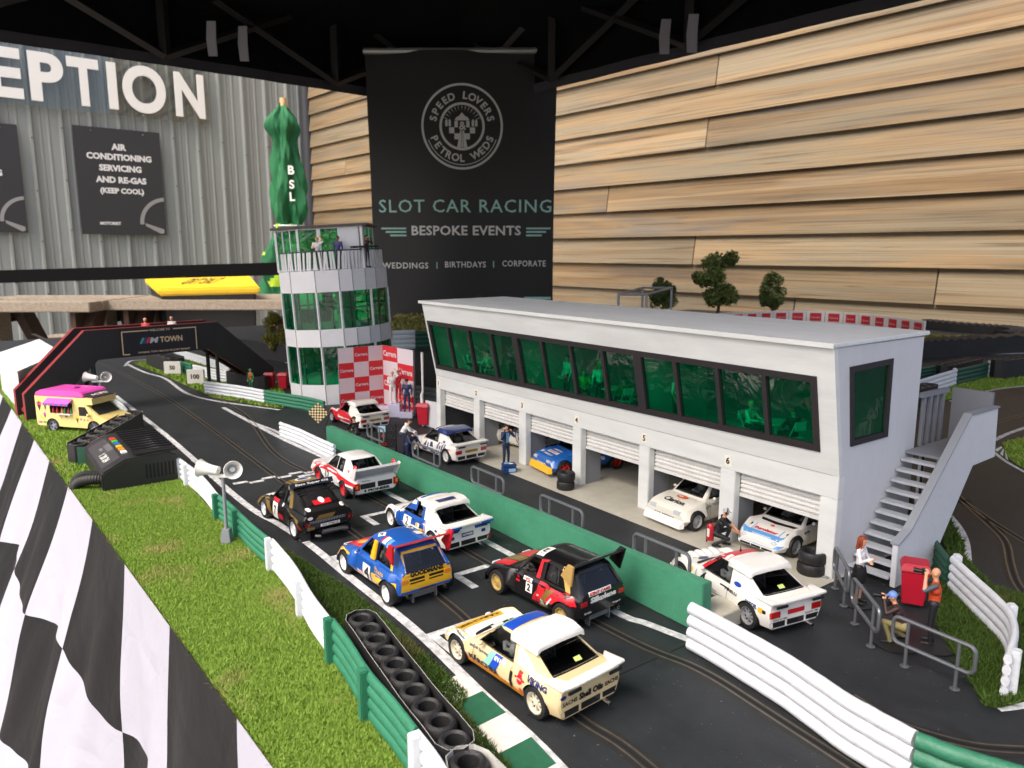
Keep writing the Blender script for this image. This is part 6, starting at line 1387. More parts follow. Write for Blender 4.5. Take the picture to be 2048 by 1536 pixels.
def rs_parts(c, scoop, tail, tailtop=None, plate=None, lights=True, rear_text=None):
    s = c.s; m = MB()                                # big visor over the rear screen
    n = 14; secs = [(-.085, .185, .386, .004), (-.105, .196, .390, .026), (-.18, .203, .396, .030), (-.26, .205, .396, .030), (-.335, .198, .386, .026), (-.345, .194, .384, .014)]
    vs = []
    for x, hw, z, h in secs:
        top = [(-hw - .004, z - .03), (-hw, z + h * .2), (-hw + .02, z + h * .92), (-hw * .5, z + h), (0, z + h * 1.02), (hw * .5, z + h), (hw - .02, z + h * .92), (hw, z + h * .2), (hw + .004, z - .03), (hw - .03, z - .012), (0, z - .006), (-hw + .03, z - .012)]; vs += [(x, y, zz) for y, zz in top]
    L = 12; m.add(vs, [(i * L + k, (i + 1) * L + k, (i + 1) * L + (k + 1) % L, i * L + (k + 1) % L) for i in range(len(secs) - 1) for k in range(L)] + [tuple(range(L)), tuple(range(len(vs) - 1, len(vs) - L - 1, -1))]); c.part('roof_scoop', m, scoop, smooth=38)
    m = MB()                                         # tail wing wrapping the back corners
    pl = [(-.632, -.262), (-.642, -.15), (-.645, .15), (-.632, .262), (-.46, .258), (-.50, .21), (-.575, .175), (-.575, -.175), (-.50, -.21), (-.46, -.258)]
    m.prism([(x, y, .262 + (.0 if x > -.5 else (.012))) for x, y in pl], (0, 0, .02)); c.part('rear_spoiler', m, tail, smooth=0, bevel=.005)
    for y0, y1 in ((.12, .22), (-.22, -.12)):
        m = MB(); m.box(-.644, -.632, y0, y1, .246, .262); c.part('spoiler_slot', m, BLK)
    decal_poly(s, c.mb, 'B', rect(-.235, -.10, .088, .125), LK['k']); decal_poly(s, c.mb, 'B', rect(-.08, .08, .085, .128), LK['k']); decal_poly(s, c.mb, 'B', rect(.10, .235, .085, .128), LK['k'])
    m = MB(); M = Matrix.Translation((-.62, -.12, .06)) @ Matrix.Rotation(math.pi / 2, 4, 'Y'); m.lathe([(.012, -.03), (.016, -.03), (.016, .03), (.012, .03)], 12, 0, M); c.part('exhaust', m, CHR)
    for sy in (1, -1): m = MB(); m.ball((.13, sy * .262, .262), 1, 6, 0, (.02, .022, .016)); c.part('wing_mirror', m, c.base)
    decal_poly(s, c.mb, 'T', [(.31, -.17), (.335, 0), (.31, .17), (.265, .19), (.285, 0), (.265, -.19)], LK['k'], 1)
    decal_poly(s, c.mb, 'S', rect(-.62, -.52, .04, .05), LK['k'])
    if lights:
        for y0, y1 in ((.15, .235), (-.235, -.15)):
            m = MB(); m.box(-.607, -.595, y0, y1, .158, .205); m.box(-.603, -.585, (y0 if y0 < 0 else y1 - .03) - (.012 if y0 < 0 else -.012), (y0 + .03 if y0 < 0 else y1) + (0 if y0 < 0 else .012), .158, .205, 1); c.part('tail_light', m, [C('#b01a1c', .2, .6, pre='lamp'), C('#e2621e', .2, .6, pre='lamp')], bevel=.003)
    if plate: m = MB(); m.box(-.609, -.598, -.10, .10, .165, .198); q = c.part('number_plate', m, C(plate[1], .5)); m = MB(); m.text(plate[0], (-.6095, 0, .1815), (0, -1, 0), UP, h=.022, w=.16, bold=.02); m.build('lettering', BLK, q, world=False, smooth=0)
    for sy in (1, -1): lamp(c, 'headlight', .585, sy * .158, .138, .018, .030, .024, '#c9ced2')
def rs_front(c):
    for y0, y1 in ((-.17, -.06), (-.05, .05), (.06, .17)): decal_poly(c.s, c.mb, 'F', rect(y0, y1, .072, .092), LK['k'])
W_ = '#e9e7e0'
def rad(d): return math.radians(d)
# --- cream, ochre and white car nearest us
c = Car(RS, 'cream and ochre rally car with blue band number one nearest the camera', -3.61, 2.755, rad(183.5), '#d6c294', '#cfc9b4', 'spoke8')
whit = C(W_, .25, .5)
rs_parts(c, whit, whit, lights=False)
c.P('S', [(.30, .062), (-.30, .062), (-.30, .10), (.30, .125)], 'm').P('S', [(-.30, .245), (-.6, .25), (-.6, .275), (-.15, .26)], 'w').P('S', [(.3, .2), (.6, .13), (.6, .3), (.3, .3)], 'w')
c.P('S', [(.10, .145), (.04, .145), (-.0, .236), (.05, .236)], 'g', 2).P('S', [(.04, .145), (-.03, .145), (-.07, .236), (.0, .236)], 'u', 2)
c.P('T', [(.12, -.158), (.12, .158), (.03, .158), (.03, -.158)], 'g', 2).P('T', [(.03, -.158), (.03, .158), (-.07, .158), (-.07, -.158)], 'u', 2)
c.P('T', [(.26, -.24), (.6, -.2), (.6, .2), (.26, .24)], 'w', 1).P('T', [(.54, -.2), (.42, -.2), (.42, .2), (.54, .2)], 'y', 2).T('T', 'KÄRCHER', (.48, 0), .05, 'k', .36, math.pi, .04)
c.T('S', 'KÄRCHER', (.10, .132), .048, 'k', .30, 0, .05).T('S', '1', (-.17, .15), .10, 'k', .026, 0, .06).T('S', 'INTAL', (-.06, .214), .032, 'w', .12, 0, .03, 4).T('S', 'SACHS Sporting', (.16, .20), .024, 'n', .19)
c.P('S', ell(-.255, .185, .028, .03), 'r', 2).P('S', rect(-.305, -.205, .183, .195), 'r', 2).P('S', rect(-.275, -.235, .21, .235), 'r', 2).P('S', ell(-.265, .115, .02, .02), 'o', 2).T('S', 'VIKING', (-.41, .225), .038, 'n', .18, 0, .04)
c.T('S', 'SACHS Stoßdämpfer', (.40, .235), .018, 'n', .2, -.25)
c.P('B', ell(.225, .215, .022, .014), 'n', 2).T('B', 'Shell Oils', (.0, .175), .042, 'k', .20, 0, .05).T('B', 'SACHS', (.175, .172), .028, 'k', .12, 0, .03).T('B', 'SACHS', (-.175, .172), .028, 'k', .12, 0, .03)
c.T('S', 'WÜRTH', (-.25, .188), .01, 'w', .05, 0, .02, 4)
m = MB()
for k in range(4): y = -.05 - k * .028; m.tube([(-.33 - .008 * math.cos(a) * 3, y + .009 * math.sin(a), .335 + .02 * math.cos(a)) for a in [i * math.pi / 4 for i in range(8)]], .003, 4, closed=True)
c.part('window_vent', m, BLK); m = MB(); m.add([(-.452, -.02, .283), (-.452, -.075, .283), (-.425, -.075, .301), (-.425, -.02, .301)], [(0, 1, 2, 3)]); c.part('sticker', m, C('#c8dd7a', .5))
c.P('S', [(-.195, .25), (-.40, .25), (-.215, .345), (-.17, .345)], 'w', 1); c.done()
# --- black, red and gold hatchback
def mt_parts(c, wing, wingend, plate=None, front=None, rear='#b01a1c', splitter=None):
    m = MB(); m.add([(-.36, -.24, .455), (-.36, .24, .455), (-.47, .255, .505), (-.47, -.255, .505), (-.36, -.24, .440), (-.36, .24, .440), (-.475, .255, .490), (-.475, -.255, .490)], [(0, 1, 2, 3), (7, 6, 5, 4), (0, 4, 5, 1), (1, 5, 6, 2), (2, 6, 7, 3), (3, 7, 4, 0)]); c.part('rear_wing', m, wing)
    for sy in (1, -1):
        m = MB(); m.prism([(-.345, sy * .245, .40), (-.46, sy * .245, .345), (-.50, sy * .262, .515), (-.44, sy * .262, .52)], (0, sy * .018, 0)); c.part('wing_end', m, wingend[sy < 0] if isinstance(wingend, list) else wingend, bevel=.004)
    for sy in (1, -1): m = MB(); m.ball((.12, sy * .272, .285), 1, 6, 0, (.016, .022, .016)); c.part('wing_mirror', m, c.base)
    m = MB(); m.box(-.50, -.46, -.11, -.10, .012, .12); m.box(-.50, -.46, .10, .11, .012, .12); m.box(-.49, -.475, -.10, .10, .05, .11); c.part('rear_skid', m, mat('skid_alu', '#8a8c8c', .4, metal=.5))
    for y in (.17, -.17): m = MB(); m.lathe([(.010, -.02), (.014, -.02), (.014, .02), (.010, .02)], 10, 0, Matrix.Translation((-.51, y, .085)) @ Matrix.Rotation(math.pi / 2, 4, 'Y')); c.part('exhaust', m, CHR)
    m = MB(); m.add([(.545, -.275, .055), (.545, .275, .055), (.59, .25, .05), (.59, -.25, .05), (.545, -.275, .125), (.545, .275, .125), (.57, .25, .10), (.57, -.25, .10)], [(0, 1, 2, 3), (4, 7, 6, 5), (3, 2, 6, 7), (0, 3, 7, 4), (1, 5, 6, 2)]); c.part('front_spoiler', m, splitter or c.base)
    for sy in (1, -1): m = MB(); m.box(.515, .545, sy * .12, sy * .205, .165, .20); c.part('headlight', m, C('#c9ced2', .2, .6, pre='lamp'), bevel=.004)
    for sy in (1, -1): m = MB(); m.box(-.534, -.526, sy * .165, sy * .225, .20, .235); c.part('tail_light', m, C(rear, .2, .6, pre='lamp'))
blk = C('#121113', .22, .6)
c = Car(MT, 'black hatchback number two with red and gold stripes and a big wing', -4.33, 3.60, rad(183), '#121113', '#b79c5c', 'multi')
mt_parts(c, blk, [C('#b8975a', .3), blk])
c.P('S', [(-.02, .10), (-.08, .19), (-.10, .262), (-.36, .262), (-.40, .27), (-.47, .25), (-.50, .20), (-.12, .13)], 'r').P('S', [(-.10, .075), (-.16, .19), (-.2, .24), (-.29, .255), (-.22, .18), (-.20, .075)], 'd', 2).P('S', [(-.04, .27), (-.06, .41), (-.15, .43), (-.12, .405), (-.085, .40), (-.085, .27)], 'r', 2).P('S', [(-.29, .40), (-.37, .27), (-.42, .27), (-.36, .43), (-.30, .43)], 'c', 2).P('S', [(-.02, .055), (-.02, .10), (-.12, .13), (-.2, .12), (-.2, .055)], 'r')
c.P('L', rect(.045, -.03, .14, .215), 'w', 2).T('S', '2', (.01, .178), .058, 'k', None, 0, .05).P('S', rect(.08, -.02, .222, .25), 'w', 2).T('S', 'VG', (.03, .236), .024, 'r', .06, 0, .04).T('S', 'TB', (.14, .225), .02, 'r').P('S', rect(.12, .165, .185, .2), 'r', 2).T('S', 'BP', (-.10, .155), .016, 'w').P('S', rect(-.13, -.19, .10, .14), 'w', 3).T('S', 'PIRELLI', (-.16, .12), .012, 'k', .05, 0, .02, 5).T('S', 'Silkolene', (-.24, .15), .024, 'w', .12, 1.0, .03)
c.P('R', rect(.045, -.03, .14, .215), 'w', 2)
c.P('T', [(.05, -.18), (-.05, -.18), (-.05, .18), (.05, .18)], 'k', 1).P('T', [(.02, .04), (-.06, .04), (-.06, .175), (.02, .175)], 'w', 2).T('T', '2', (-.02, .107), .065, 'k', None, math.pi / 2, .05).P('T', [(.3, .12), (.48, .12), (.48, .22), (.3, .22)], 'r', 1).P('T', [(.3, .0), (.48, .0), (.48, .11), (.3, .11)], 'd', 1).P('T', [(.3, -.22), (.48, -.22), (.48, -.01), (.3, -.01)], 'r', 1)
c.P('B', [(.15, .262), (-.08, .262), (-.08, .295), (.15, .295)], 'w', 2).T('B', 'KENT CAMS', (.035, .279), .026, 'r', .21, 0, .05).T('B', 'Silkolene', (.0, .230), .045, 'w', .27, 0, .06).T('B', 'R6 Valve', (.16, .145), .018, 'w', .07).T('B', 'Palegard', (-.14, .145), .018, 'w', .08)
c.P('S', rect(-.25, -.20, .31, .345), 'k', 1)
c.done(xs=-.05, fz=.16)
# --- blue and yellow hatchback
c = Car(MT, 'blue and yellow hatchback number four with red rear wing tips', -5.42, 2.755, rad(181), '#1f56a8', '#e6e6e2', 'steel')
mt_parts(c, C('#c22a2e', .3), C('#c41f2b', .3), rear='#d9822a')
yel = '#e2ab22'
c.P('S', [(-.09, .06), (-.09, .165), (-.3, .19), (-.48, .20), (-.48, .12), (-.29, .12), (-.24, .06)], 'y').P('S', [(.26, .06), (.26, .075), (-.09, .085), (-.09, .06)], 'y').P('S', [(.5, .10), (.5, .22), (.27, .22), (.27, .2), (.47, .19), (.47, .1)], 'y').P('S', [(-.365, .27), (-.40, .27), (-.35, .42), (-.31, .43)], 'y', 2)
for sy in (1, -1): m = MB(); m.prism([(-.05, sy * .232, .275), (-.13, sy * .232, .275), (-.125, sy * .195, .425), (-.075, sy * .195, .43)], (0, sy * .02, 0)); c.part('pillar_scoop', m, C(yel, .3), bevel=.006)
c.P('B', [(-.235, .1), (.235, .1), (.22, .262), (-.22, .262)], 'y').P('B', [(-.235, .255), (-.235, .30), (-.182, .45), (-.155, .45), (-.155, .405), (-.183, .278), (.183, .278), (.155, .405), (.155, .45), (.182, .45), (.235, .30), (.235, .255)], 'y').P('B', rect(-.155, .155, .405, .45), 'y').P('S', rect(.06, -.07, .07, .205), 'w', 2).T('S', '4', (-.01, .135), .105, 'k', .08, 0, .06).T('S', 'GIBSON AUTOS', (-.24, .225), .026, 'y', .19, 0, .03).T('S', 'DUNLOP', (.12, .095), .018, 'r', .1).P('S', rect(.07, .18, .078, .112), 'w', 1)
c.P('B', rect(-.155, .155, .255, .282), 'y', 2).T('B', 'GOODMANS', (0, .266), .042, 'k', .30, 0, .07).P('B', rect(.02, .155, .212, .232), 'k', 2).P('B', rect(-.155, -.02, .212, .232), 'k', 2).P('B', rect(.02, .15, .188, .2), 'k', 2).P('B', rect(-.15, -.02, .188, .2), 'k', 2).T('B', 'J.GIBSON', (0, .125), .022, 'k', .14, 0, .03)
c.P('T', [(.5, -.2), (.5, .2), (.24, .2), (.24, -.2)], 'r').P('T', ell(.36, .1, .05, .055, 10), 'y', 2)
c.P('T', [(-.0, .13), (-.05, .17), (-.10, .13), (-.05, .09)], 'w', 2).T('T', '4', (-.05, .13), .045, 'k', None, math.pi, .05).P('T', [(-.0, -.13), (-.05, -.17), (-.10, -.13), (-.05, -.09)], 'w', 2).T('T', '4', (-.05, -.13), .045, 'k', None, math.pi, .05)
c.P('T', rect(-.20, -.145, .115, .18), 'w', 2).P('T', rect(-.145, -.12, .115, .18), 'r', 2).P('T', rect(-.26, -.215, .12, .185), 's', 2).P('T', rect(-.24, -.16, -.16, -.09), 'w', 2)
c.P('S', ell(.2, .245, .012, .012), 'w', 2).P('S', rect(-.3, -.14, .195, .2), 'y', 2)
c.done(frames=False, xs=-.05, fz=.16)
# --- white and blue number two
c = Car(RS, 'white car with blue doors and roof number two on the right grid slot', -6.14, 3.56, rad(181.5), W_, '#dcdcd8', 'spoke8')
blu = C('#1d55a6', .25, .5); rs_parts(c, whit, whit, lights=False)
c.P('S', [(.28, .075), (-.26, .06), (-.22, .25), (-.16, .25), (.22, .245), (.28, .2)], 'b').P('S', [(-.16, .245), (-.2, .245), (-.16, .38), (-.12, .38)], 'b').P('T', [(.28, -.21), (.28, .21), (-.03, .21), (-.03, -.21)], 'b').P('S', [(.22, .24), (.2, .24), (.03, .38), (.1, .385)], 'b')
for d in (0, .018): c.P('S', [(.295 + d, .075), (.302 + d, .075), (.302 + d, .24), (.295 + d, .24)], 'b', 2); c.P('S', [(-.275 - d, .06), (-.283 - d, .06), (-.235 - d, .25), (-.228 - d, .25)], 'b', 2)
c.P('S', rect(.14, .0, .11, .225), 'w', 2).T('S', '2', (.07, .17), .085, 'k', .045, 0, .02).T('S', 'HAYNES', (-.12, .09), .034, 'w', .20, 0, .05).P('S', rect(-.10, -.20, .165, .2), 'w', 2).P('S', rect(-.155, -.20, .165, .2), 'n', 3).P('S', ell(-.11, .183, .02, .02), 'y', 4).P('S', rect(.0, -.05, .205, .212), 'k', 2)
c.P('T', rect(.0, .08, .06, .19), 'w', 2).T('T', '2', (.04, .125), .055, 'k', None, math.pi / 2, .04).P('B', [(-.255, .215), (.255, .215), (.255, .245), (-.255, .245)], 'b', 1).P('B', rect(-.07, .11, .215, .25), 'w', 2).P('B', rect(-.055, .075, .16, .2), 'n', 2).T('B', 'HAYNES', (.01, .181), .022, 'w', .11, 0, .04).P('B', rect(.155, .205, .155, .185), 'n', 2).P('B', rect(-.19, -.145, .165, .195), 'n', 2).T('B', 'Castrol', (.235, .17), .012, 'k', .05).P('S', ell(-.46, .222, .022, .012), 'n', 2).P('S', rect(-.5, -.53, .185, .22), 'c', 2)
for a_ in ((.10, .25), (-.25, -.12)): m = MB(); m.box(-.646, -.640, *a_, .262, .283); c.part('spoiler_band', m, blu)
m = MB(); m.box(-.30, -.24, -.07, .13, .431, .4315); c.part('scoop_print', m, C('#1d2f6b', .4))
for sy in (1, -1): m = MB(); m.box(-.607, -.598, sy * .225, sy * .25, .08, .13); c.part('tail_light', m, C('#7c2a20', .3))
c.done()
# --- black and gold
gold = '#6a5a26'
c = Car(LS, 'black and gold rally car with roof spoiler and louvred back beside the green barrier', -7.20, 2.64, rad(183), '#141312', '#d6d9de', 'disc')
c.P('S', [(-.22, .25), (-.5, .22), (-.55, .14), (-.48, .14), (-.30, .24), (-.2, .46), (-.14, .45)], 'd').P('S', [(.56, .10), (.56, .2), (.26, .25), (.16, .09)], 'd').P('S', rect(.15, .03, .08, .245), 'w', 2).P('S', rect(.16, .02, .25, .285), 'r', 2).T('S', '7', (.09, .16), .1, 'k', .05, 0, .03).P('S', rect(-.43, -.54, .125, .17), 'r', 3).P('S', ell(-.08, .26, .018, .018), 'w', 2).P('S', rect(-.0, -.1, .1, .16), 'r', 2)
c.P('T', [(.04, -.15), (.04, .15), (-.16, .15), (-.16, -.15)], 'd').P('T', ell(-.05, 0, .06, .085), 'w', 2).P('T', ell(-.05, 0, .04, .06), 'n', 3).P('T', [(.5, -.2), (.5, .2), (.28, .2), (.28, -.2)], 'k').P('T', rect(.3, .46, .06, .2), 'w', 2)
c.P('B', [(-.235, .295), (.235, .295), (.15, .445), (-.15, .445)], 'k', 1)
c.P('B', [(-.07, .268), (.10, .268), (.14, .228), (-.04, .228)], 'd', 2).P('B', rect(-.09, .09, .335, .362), 'r', 3).P('B', ell(0, .36, .03, .018), 'w', 4).P('B', ell(.17, .312, .022, .012), 'w', 3).P('B', ell(.19, .252, .028, .015), 'w', 3).P('B', ell(-.17, .308, .024, .013), 'w', 3).P('B', rect(-.17, .2, .195, .222), 'a', 2).P('B', rect(-.11, .09, .15, .178), 'w', 2).T('B', 'TO 77851E', (-.01, .164), .019, 'k', .17).P('B', rect(.15, .22, .135, .165), 'd', 2)
for k in range(22):
    y = -.165 + k * .0165; c.P('B', rect(y, y + .007, .196, .221), 'k', 4)
for f in (.29, .36, .43): pass
m = MB()
for k in range(4):
    y = .165 - k * .11
    for q in range(3): z = .395 + q * .018; x = np.interp(z, [.27, .47], [-.59, -.18]); m.box(x - .012, x + .02, y - .065, y + .005, z, z + .01)
c.part('louvre', m, BLK)
m = MB(); m.add([(-.17, -.21, .455), (-.17, .21, .455), (-.245, .225, .505), (-.245, -.225, .505), (-.19, -.21, .42), (-.19, .21, .42), (-.262, .225, .46), (-.262, -.225, .46)], [(0, 1, 2, 3), (7, 6, 5, 4), (0, 4, 5, 1), (1, 5, 6, 2), (2, 6, 7, 3), (3, 7, 4, 0)]); rsp = c.part('roof_spoiler', m, blk); m = MB(); m.text('Esso Super Oil', (-.2565, 0, .483), (0, -1, 0), Vector((.02, 0, .045)), h=.026, w=.34, off=.002, bold=.03); m.build('lettering', C('#eceae2', .4), rsp, world=False, smooth=0)
m = MB(); m.tube([(-.63, .08, .10), (-.64, -.10, .10), (-.64, -.17, .085)], .022, 10); m.tube([(-.6, .14, .07), (-.64, .10, .07)], .014, 8); c.part('exhaust', m, mat('exhaust_grey', '#6a6a6a', .35, metal=.7))
for y in (.17, -.25): m = MB(); m.box(-.56, -.545, y, y + .1, .02, .10); c.part('mud_flap', m, BLK)
for sy in (1, -1): m = MB(); m.box(-.618, -.608, sy * .195, sy * .24, .17, .215); m.box(-.618, -.607, sy * .2, sy * .215, .178, .2, 1); c.part('tail_light', m, [C('#5d1512', .2, .6, pre='lamp'), C('#e2621e', .2, .6, pre='lamp')])
for sy in (1, -1): m = MB(); m.ball((.17, sy * .255, .29), 1, 6, 0, (.018, .024, .016)); c.part('wing_mirror', m, blk)
c.done(frames=False, xs=.0, fz=.17)
# --- white and red number twelve
c = Car(AU, 'white and red notchback number twelve with a wide grey rear wing', -8.02, 3.56, rad(180.5), '#e2e2e0', '#c3222c', 'spoke5')
c.P('S', [(.62, .06), (.5, .06), (.3, .245), (.3, .2), (.05, .205), (-.28, .185), (-.62, .19), (-.62, .225), (.02, .262), (.26, .27), (.62, .25), (.62, .2), (.42, .215)], 'r').P('S', [(.5, .06), (.25, .06), (.3, .08), (.45, .08)], 'r').T('S', '12', (.13, .16), .10, 'k', .10, 0, .02).T('S', 'BP', (-.02, .14), .03, 'g').T('S', 'Castrol', (-.5, .16), .022, 'k', .1, 0, .03).T('S', 'CLAR', (-.5, .115), .024, 'k', .1, 0, .03).T('S', 'Audi', (-.36, .315), .018, 'k', .06).P('S', rect(-.35, -.385, .29, .305), 'r', 2)
c.P('B', rect(-.195, -.015, .155, .215), 'k').P('B', rect(.015, .195, .155, .215), 'k').P('B', rect(-.23, .23, .085, .108), 'k').T('B', 'PIONEER', (-.03, .132), .03, 'k', .27, 0, .06).P('B', ell(.14, .132, .014, .014), 'k', 3)
c.T('B', 'TREUHAND', (.13, .245), .012, 'k', .1).T('S', 'ROTHMANS', (.48, .24), .016, 'r', .16)
for sy in (1, -1): m = MB(); m.box(-.645, -.63, sy * .205, sy * .262, .15, .23, 0); m.box(-.646, -.632, sy * .225, sy * .258, .17, .215, 1); c.part('tail_light', m, [C('#b01a1c', .2, .6, pre='lamp'), C('#d98a1e', .2, .6, pre='lamp')], bevel=.003)
for sy in (1, -1): m = MB(); m.box(-.64, -.615, sy * .262, sy * .278, .075, .2); c.part('corner_trim', m, BLK)
m = MB(); m.add([(-.50, -.25, .275), (-.50, .25, .275), (-.665, .262, .405), (-.665, -.262, .405), (-.515, -.25, .262), (-.515, .25, .262), (-.69, .262, .385), (-.69, -.262, .385)], [(0, 1, 2, 3), (7, 6, 5, 4), (0, 4, 5, 1), (1, 5, 6, 2), (2, 6, 7, 3), (3, 7, 4, 0)]); c.part('rear_wing', m, C('#b9bbbd', .35, .4))
for sy in (1, -1): m = MB(); m.ball((-.60, sy * .235, .385), 1, 8, 0, (.045, .018, .045)); c.part('wing_crest', m, C('#c8202c', .3)); m = MB(); m.prism([(-.48, sy * .25, .265), (-.62, sy * .25, .265), (-.70, sy * .262, .40), (-.66, sy * .262, .415)], (0, sy * .014, 0)); c.part('wing_end', m, C('#e2e2e0', .3))
for sy in (1, -1): m = MB(); m.ball((.14, sy * .26, .285), 1, 6, 0, (.018, .022, .016)); c.part('wing_mirror', m, c.base); m = MB(); m.box(.625, .645, sy * .09, sy * .21, .15, .19); c.part('headlight', m, C('#c9ced2', .2, .6, pre='lamp'))
c.done(xs=-.02, fz=.15)
# --- white car with red roof at the pit exit
c = Car(RS, 'white car with red roof panel leaving the pit lane', -3.47, 4.78, rad(168.5), W_, '#8c8e92', 'spoke8')
rs_parts(c, whit, whit); c.P('T', [(.06, -.17), (.06, .17), (-.06, .17), (-.06, -.17)], 'r').P('S', [(.19, .245), (.16, .235), (-.0, .388), (.05, .4)], 'r', 2).P('T', rect(-.055, -.02, .10, .17), 'w', 2)
c.T('S', '4', (.13, .175), .10, 'k', .07, 0, .05).T('S', 'MICHELIN', (.42, .20), .018, 'n', .10).T('S', 'PIRELLI', (-.20, .205), .022, 'k', .14, 0, .04).T('S', 'ERTOIL', (-.43, .205), .032, 'n', .12, 0, .04).P('S', rect(-.5, -.54, .18, .215), 'y', 2).P('S', rect(-.54, -.57, .185, .21), 'k', 2).P('S', ell(-.235, .268, .04, .016), 'u', 2).T('S', 'VEPSA', (.02, .085), .022, 'a', .1, 0, .03).T('S', 'TACHROM', (-.12, .075), .024, 'n', .12, 0, .03).P('S', rect(.13, .09, .085, .115), 'y', 2).P('S', [(.07, .085), (.03, .1), (.07, .115)], 'r', 2).T('S', 'Diego Rivas', (.0, .14), .016, 'k', .1).T('S', 'Roman Guzman', (-.02, .118), .016, 'k', .12).P('S', rect(-.07, -.13, .205, .215), 'k', 2).P('S', ell(.27, .2, .022, .02), 'y', 2)
c.P('T', ell(.36, .06, .03, .05), 'n', 2).P('T', rect(.4, .45, .02, .12), 'c', 2).P('B', rect(-.08, .08, .165, .2), 'r', 2).T('B', 'GULICO 1986', (.15, .143), .014, 'k', .13).T('B', 'GULICO 1986', (-.15, .143), .014, 'k', .13)
m = MB(); m.add([(-.452, .02, .284), (-.452, -.035, .284), (-.425, -.035, .302), (-.425, .02, .302)], [(0, 1, 2, 3)]); c.part('sticker', m, C('#c8dd7a', .5))
m = MB(); m.lathe([(.001, .055), (.005, .02), (.012, .0)], 8, 0, Matrix.Translation((-.005, 0, .405))); c.part('aerial', m, BLK)
for k in range(5): m = MB(); m.ball((.47 + .0 * k, -.14 + k * .07, .20), 1, 8, 0, (.08, .036, .035)); c.part('lamp_cover', m, whit)
c.done()
# --- white and dark blue number one in the pit lane
c = Car(RS, 'white car with dark blue roof scoop and slanted stripes in the pit lane', -8.58, 5.19, rad(182), W_, '#dcdcd8', 'spoke8')
rs_parts(c, C('#1d2f6b', .25, .5), whit, plate=('B200 TRX', '#c9a52a')); c.P('S', rect(.09, .0, .08, .22), 'w', 2).T('S', '1', (.045, .155), .095, 'k', .025, 0, .04).P('S', [(.22, .08), (-.12, .08), (-.05, .22), (.1, .22)], 'n')
for k in range(4): x = -.10 - k * .055; c.P('S', [(x - .03, .06), (x - .062, .06), (x - .15 + .03, .25), (x - .12 + .03, .25)], 'n', 1)
c.T('S', 'PIRELLI', (-.48, .205), .016, 'r', .08).T('S', 'Ford', (.33, .22), .02, 'n').P('S', ell(-.30, .27, .03, .013), 'n', 2).P('T', [(.0, -.17), (.0, .17), (-.04, .17), (-.04, -.17)], 'n'); c.done()
# --- red and white car by the podium
c = Car(RS, 'red and white car parked by the checked podium wall', -10.98, 5.0, rad(182), W_, '#9a9c9f', 'spoke8')
rs_parts(c, whit, whit, plate=('B200 TRX', '#c9a52a')); c.P('S', [(.6, .06), (-.25, .06), (-.36, .2), (-.1, .245), (.22, .25), (.6, .2)], 'r').P('S', [(.2, .24), (.16, .24), (.0, .39), (.06, .4)], 'r').T('S', 'Bastos', (.05, .15), .05, 'w', .2, 0, .05).P('T', [(.62, -.2), (.62, .2), (.2, .2), (.2, -.2)], 'r').P('T', [(.06, -.15), (.06, .15), (-.0, .15), (-.0, -.15)], 'y').P('S', [(.1, .07), (-.2, .07), (-.22, .09), (.1, .1)], 'w', 2).T('T', 'Bastos', (-.05, 0), .03, 'r', .2); c.done()
# --- garage cars
c = Car(RS, 'white car number eight standing askew inside the first two garages', -8.25, 6.40, rad(182.0), '#dedacb', '#b9b9b4', 'spoke8')
rs_parts(c, whit, whit); c.P('R', rect(.09, -.02, .08, .22), 'w', 2); c.T('S', '8', (.04, .155), .09, 'k', .05, 0, .04).P('S', [(.2, .08), (.1, .08), (.1, .2)], 'n', 2)
for k in range(4): x = -.14 - k * .05; c.P('S', [(x - .03, .06), (x - .05, .06), (x - .03 + .08, .25), (x - .01 + .08, .25)], 'n', 1)
c.P('S', ell(.3, .21, .022, .022), 'y', 2); c.done(helm='#e6e2d4'); c.g.rotation_euler.z = rad(187); c.g.location = (-8.33, 6.32, .008)
sky_ = '#1f62b4'
c = Car(MT, 'blue car with yellow front lip nosing out of the third garage', -7.02, 6.22, rad(-100), sky_, '#c9322c', 'spoke5')
mt_parts(c, C(sky_, .25), C(sky_, .25), splitter=C('#e9b52a', .35)); c.T('F', 'SANYO', (0, .125), .04, 'w', .22, 0, .05).T('T', 'SANYO', (.30, 0), .035, 'w', .2, math.pi, .04).T('T', 'PIRELLI', (.45, 0), .03, 'w', .2, math.pi, .04).P('T', rect(.345, .40, -.12, .12), 'w', 2).T('T', 'SMART', (.372, 0), .03, 'r', .18, math.pi, .03).T('S', 'SANYO', (-.12, .17), .04, 'w', .17, 0, .05).P('F', rect(-.15, .15, .385, .42), 'w', 4).T('F', 'SANYO', (0, .4), .018, 'n', .12, 0, .03, 6).P('T', rect(.40, .45, -.22, -.15), 'w', 2); c.g.location.z = .008; c.done(xs=-.05, fz=.16)
c = Car(MT, 'white hatchback number eight with black lettering in the fifth garage', -4.90, 6.06, rad(-93), '#e6e3d6', '#b4b4b4', 'multi')
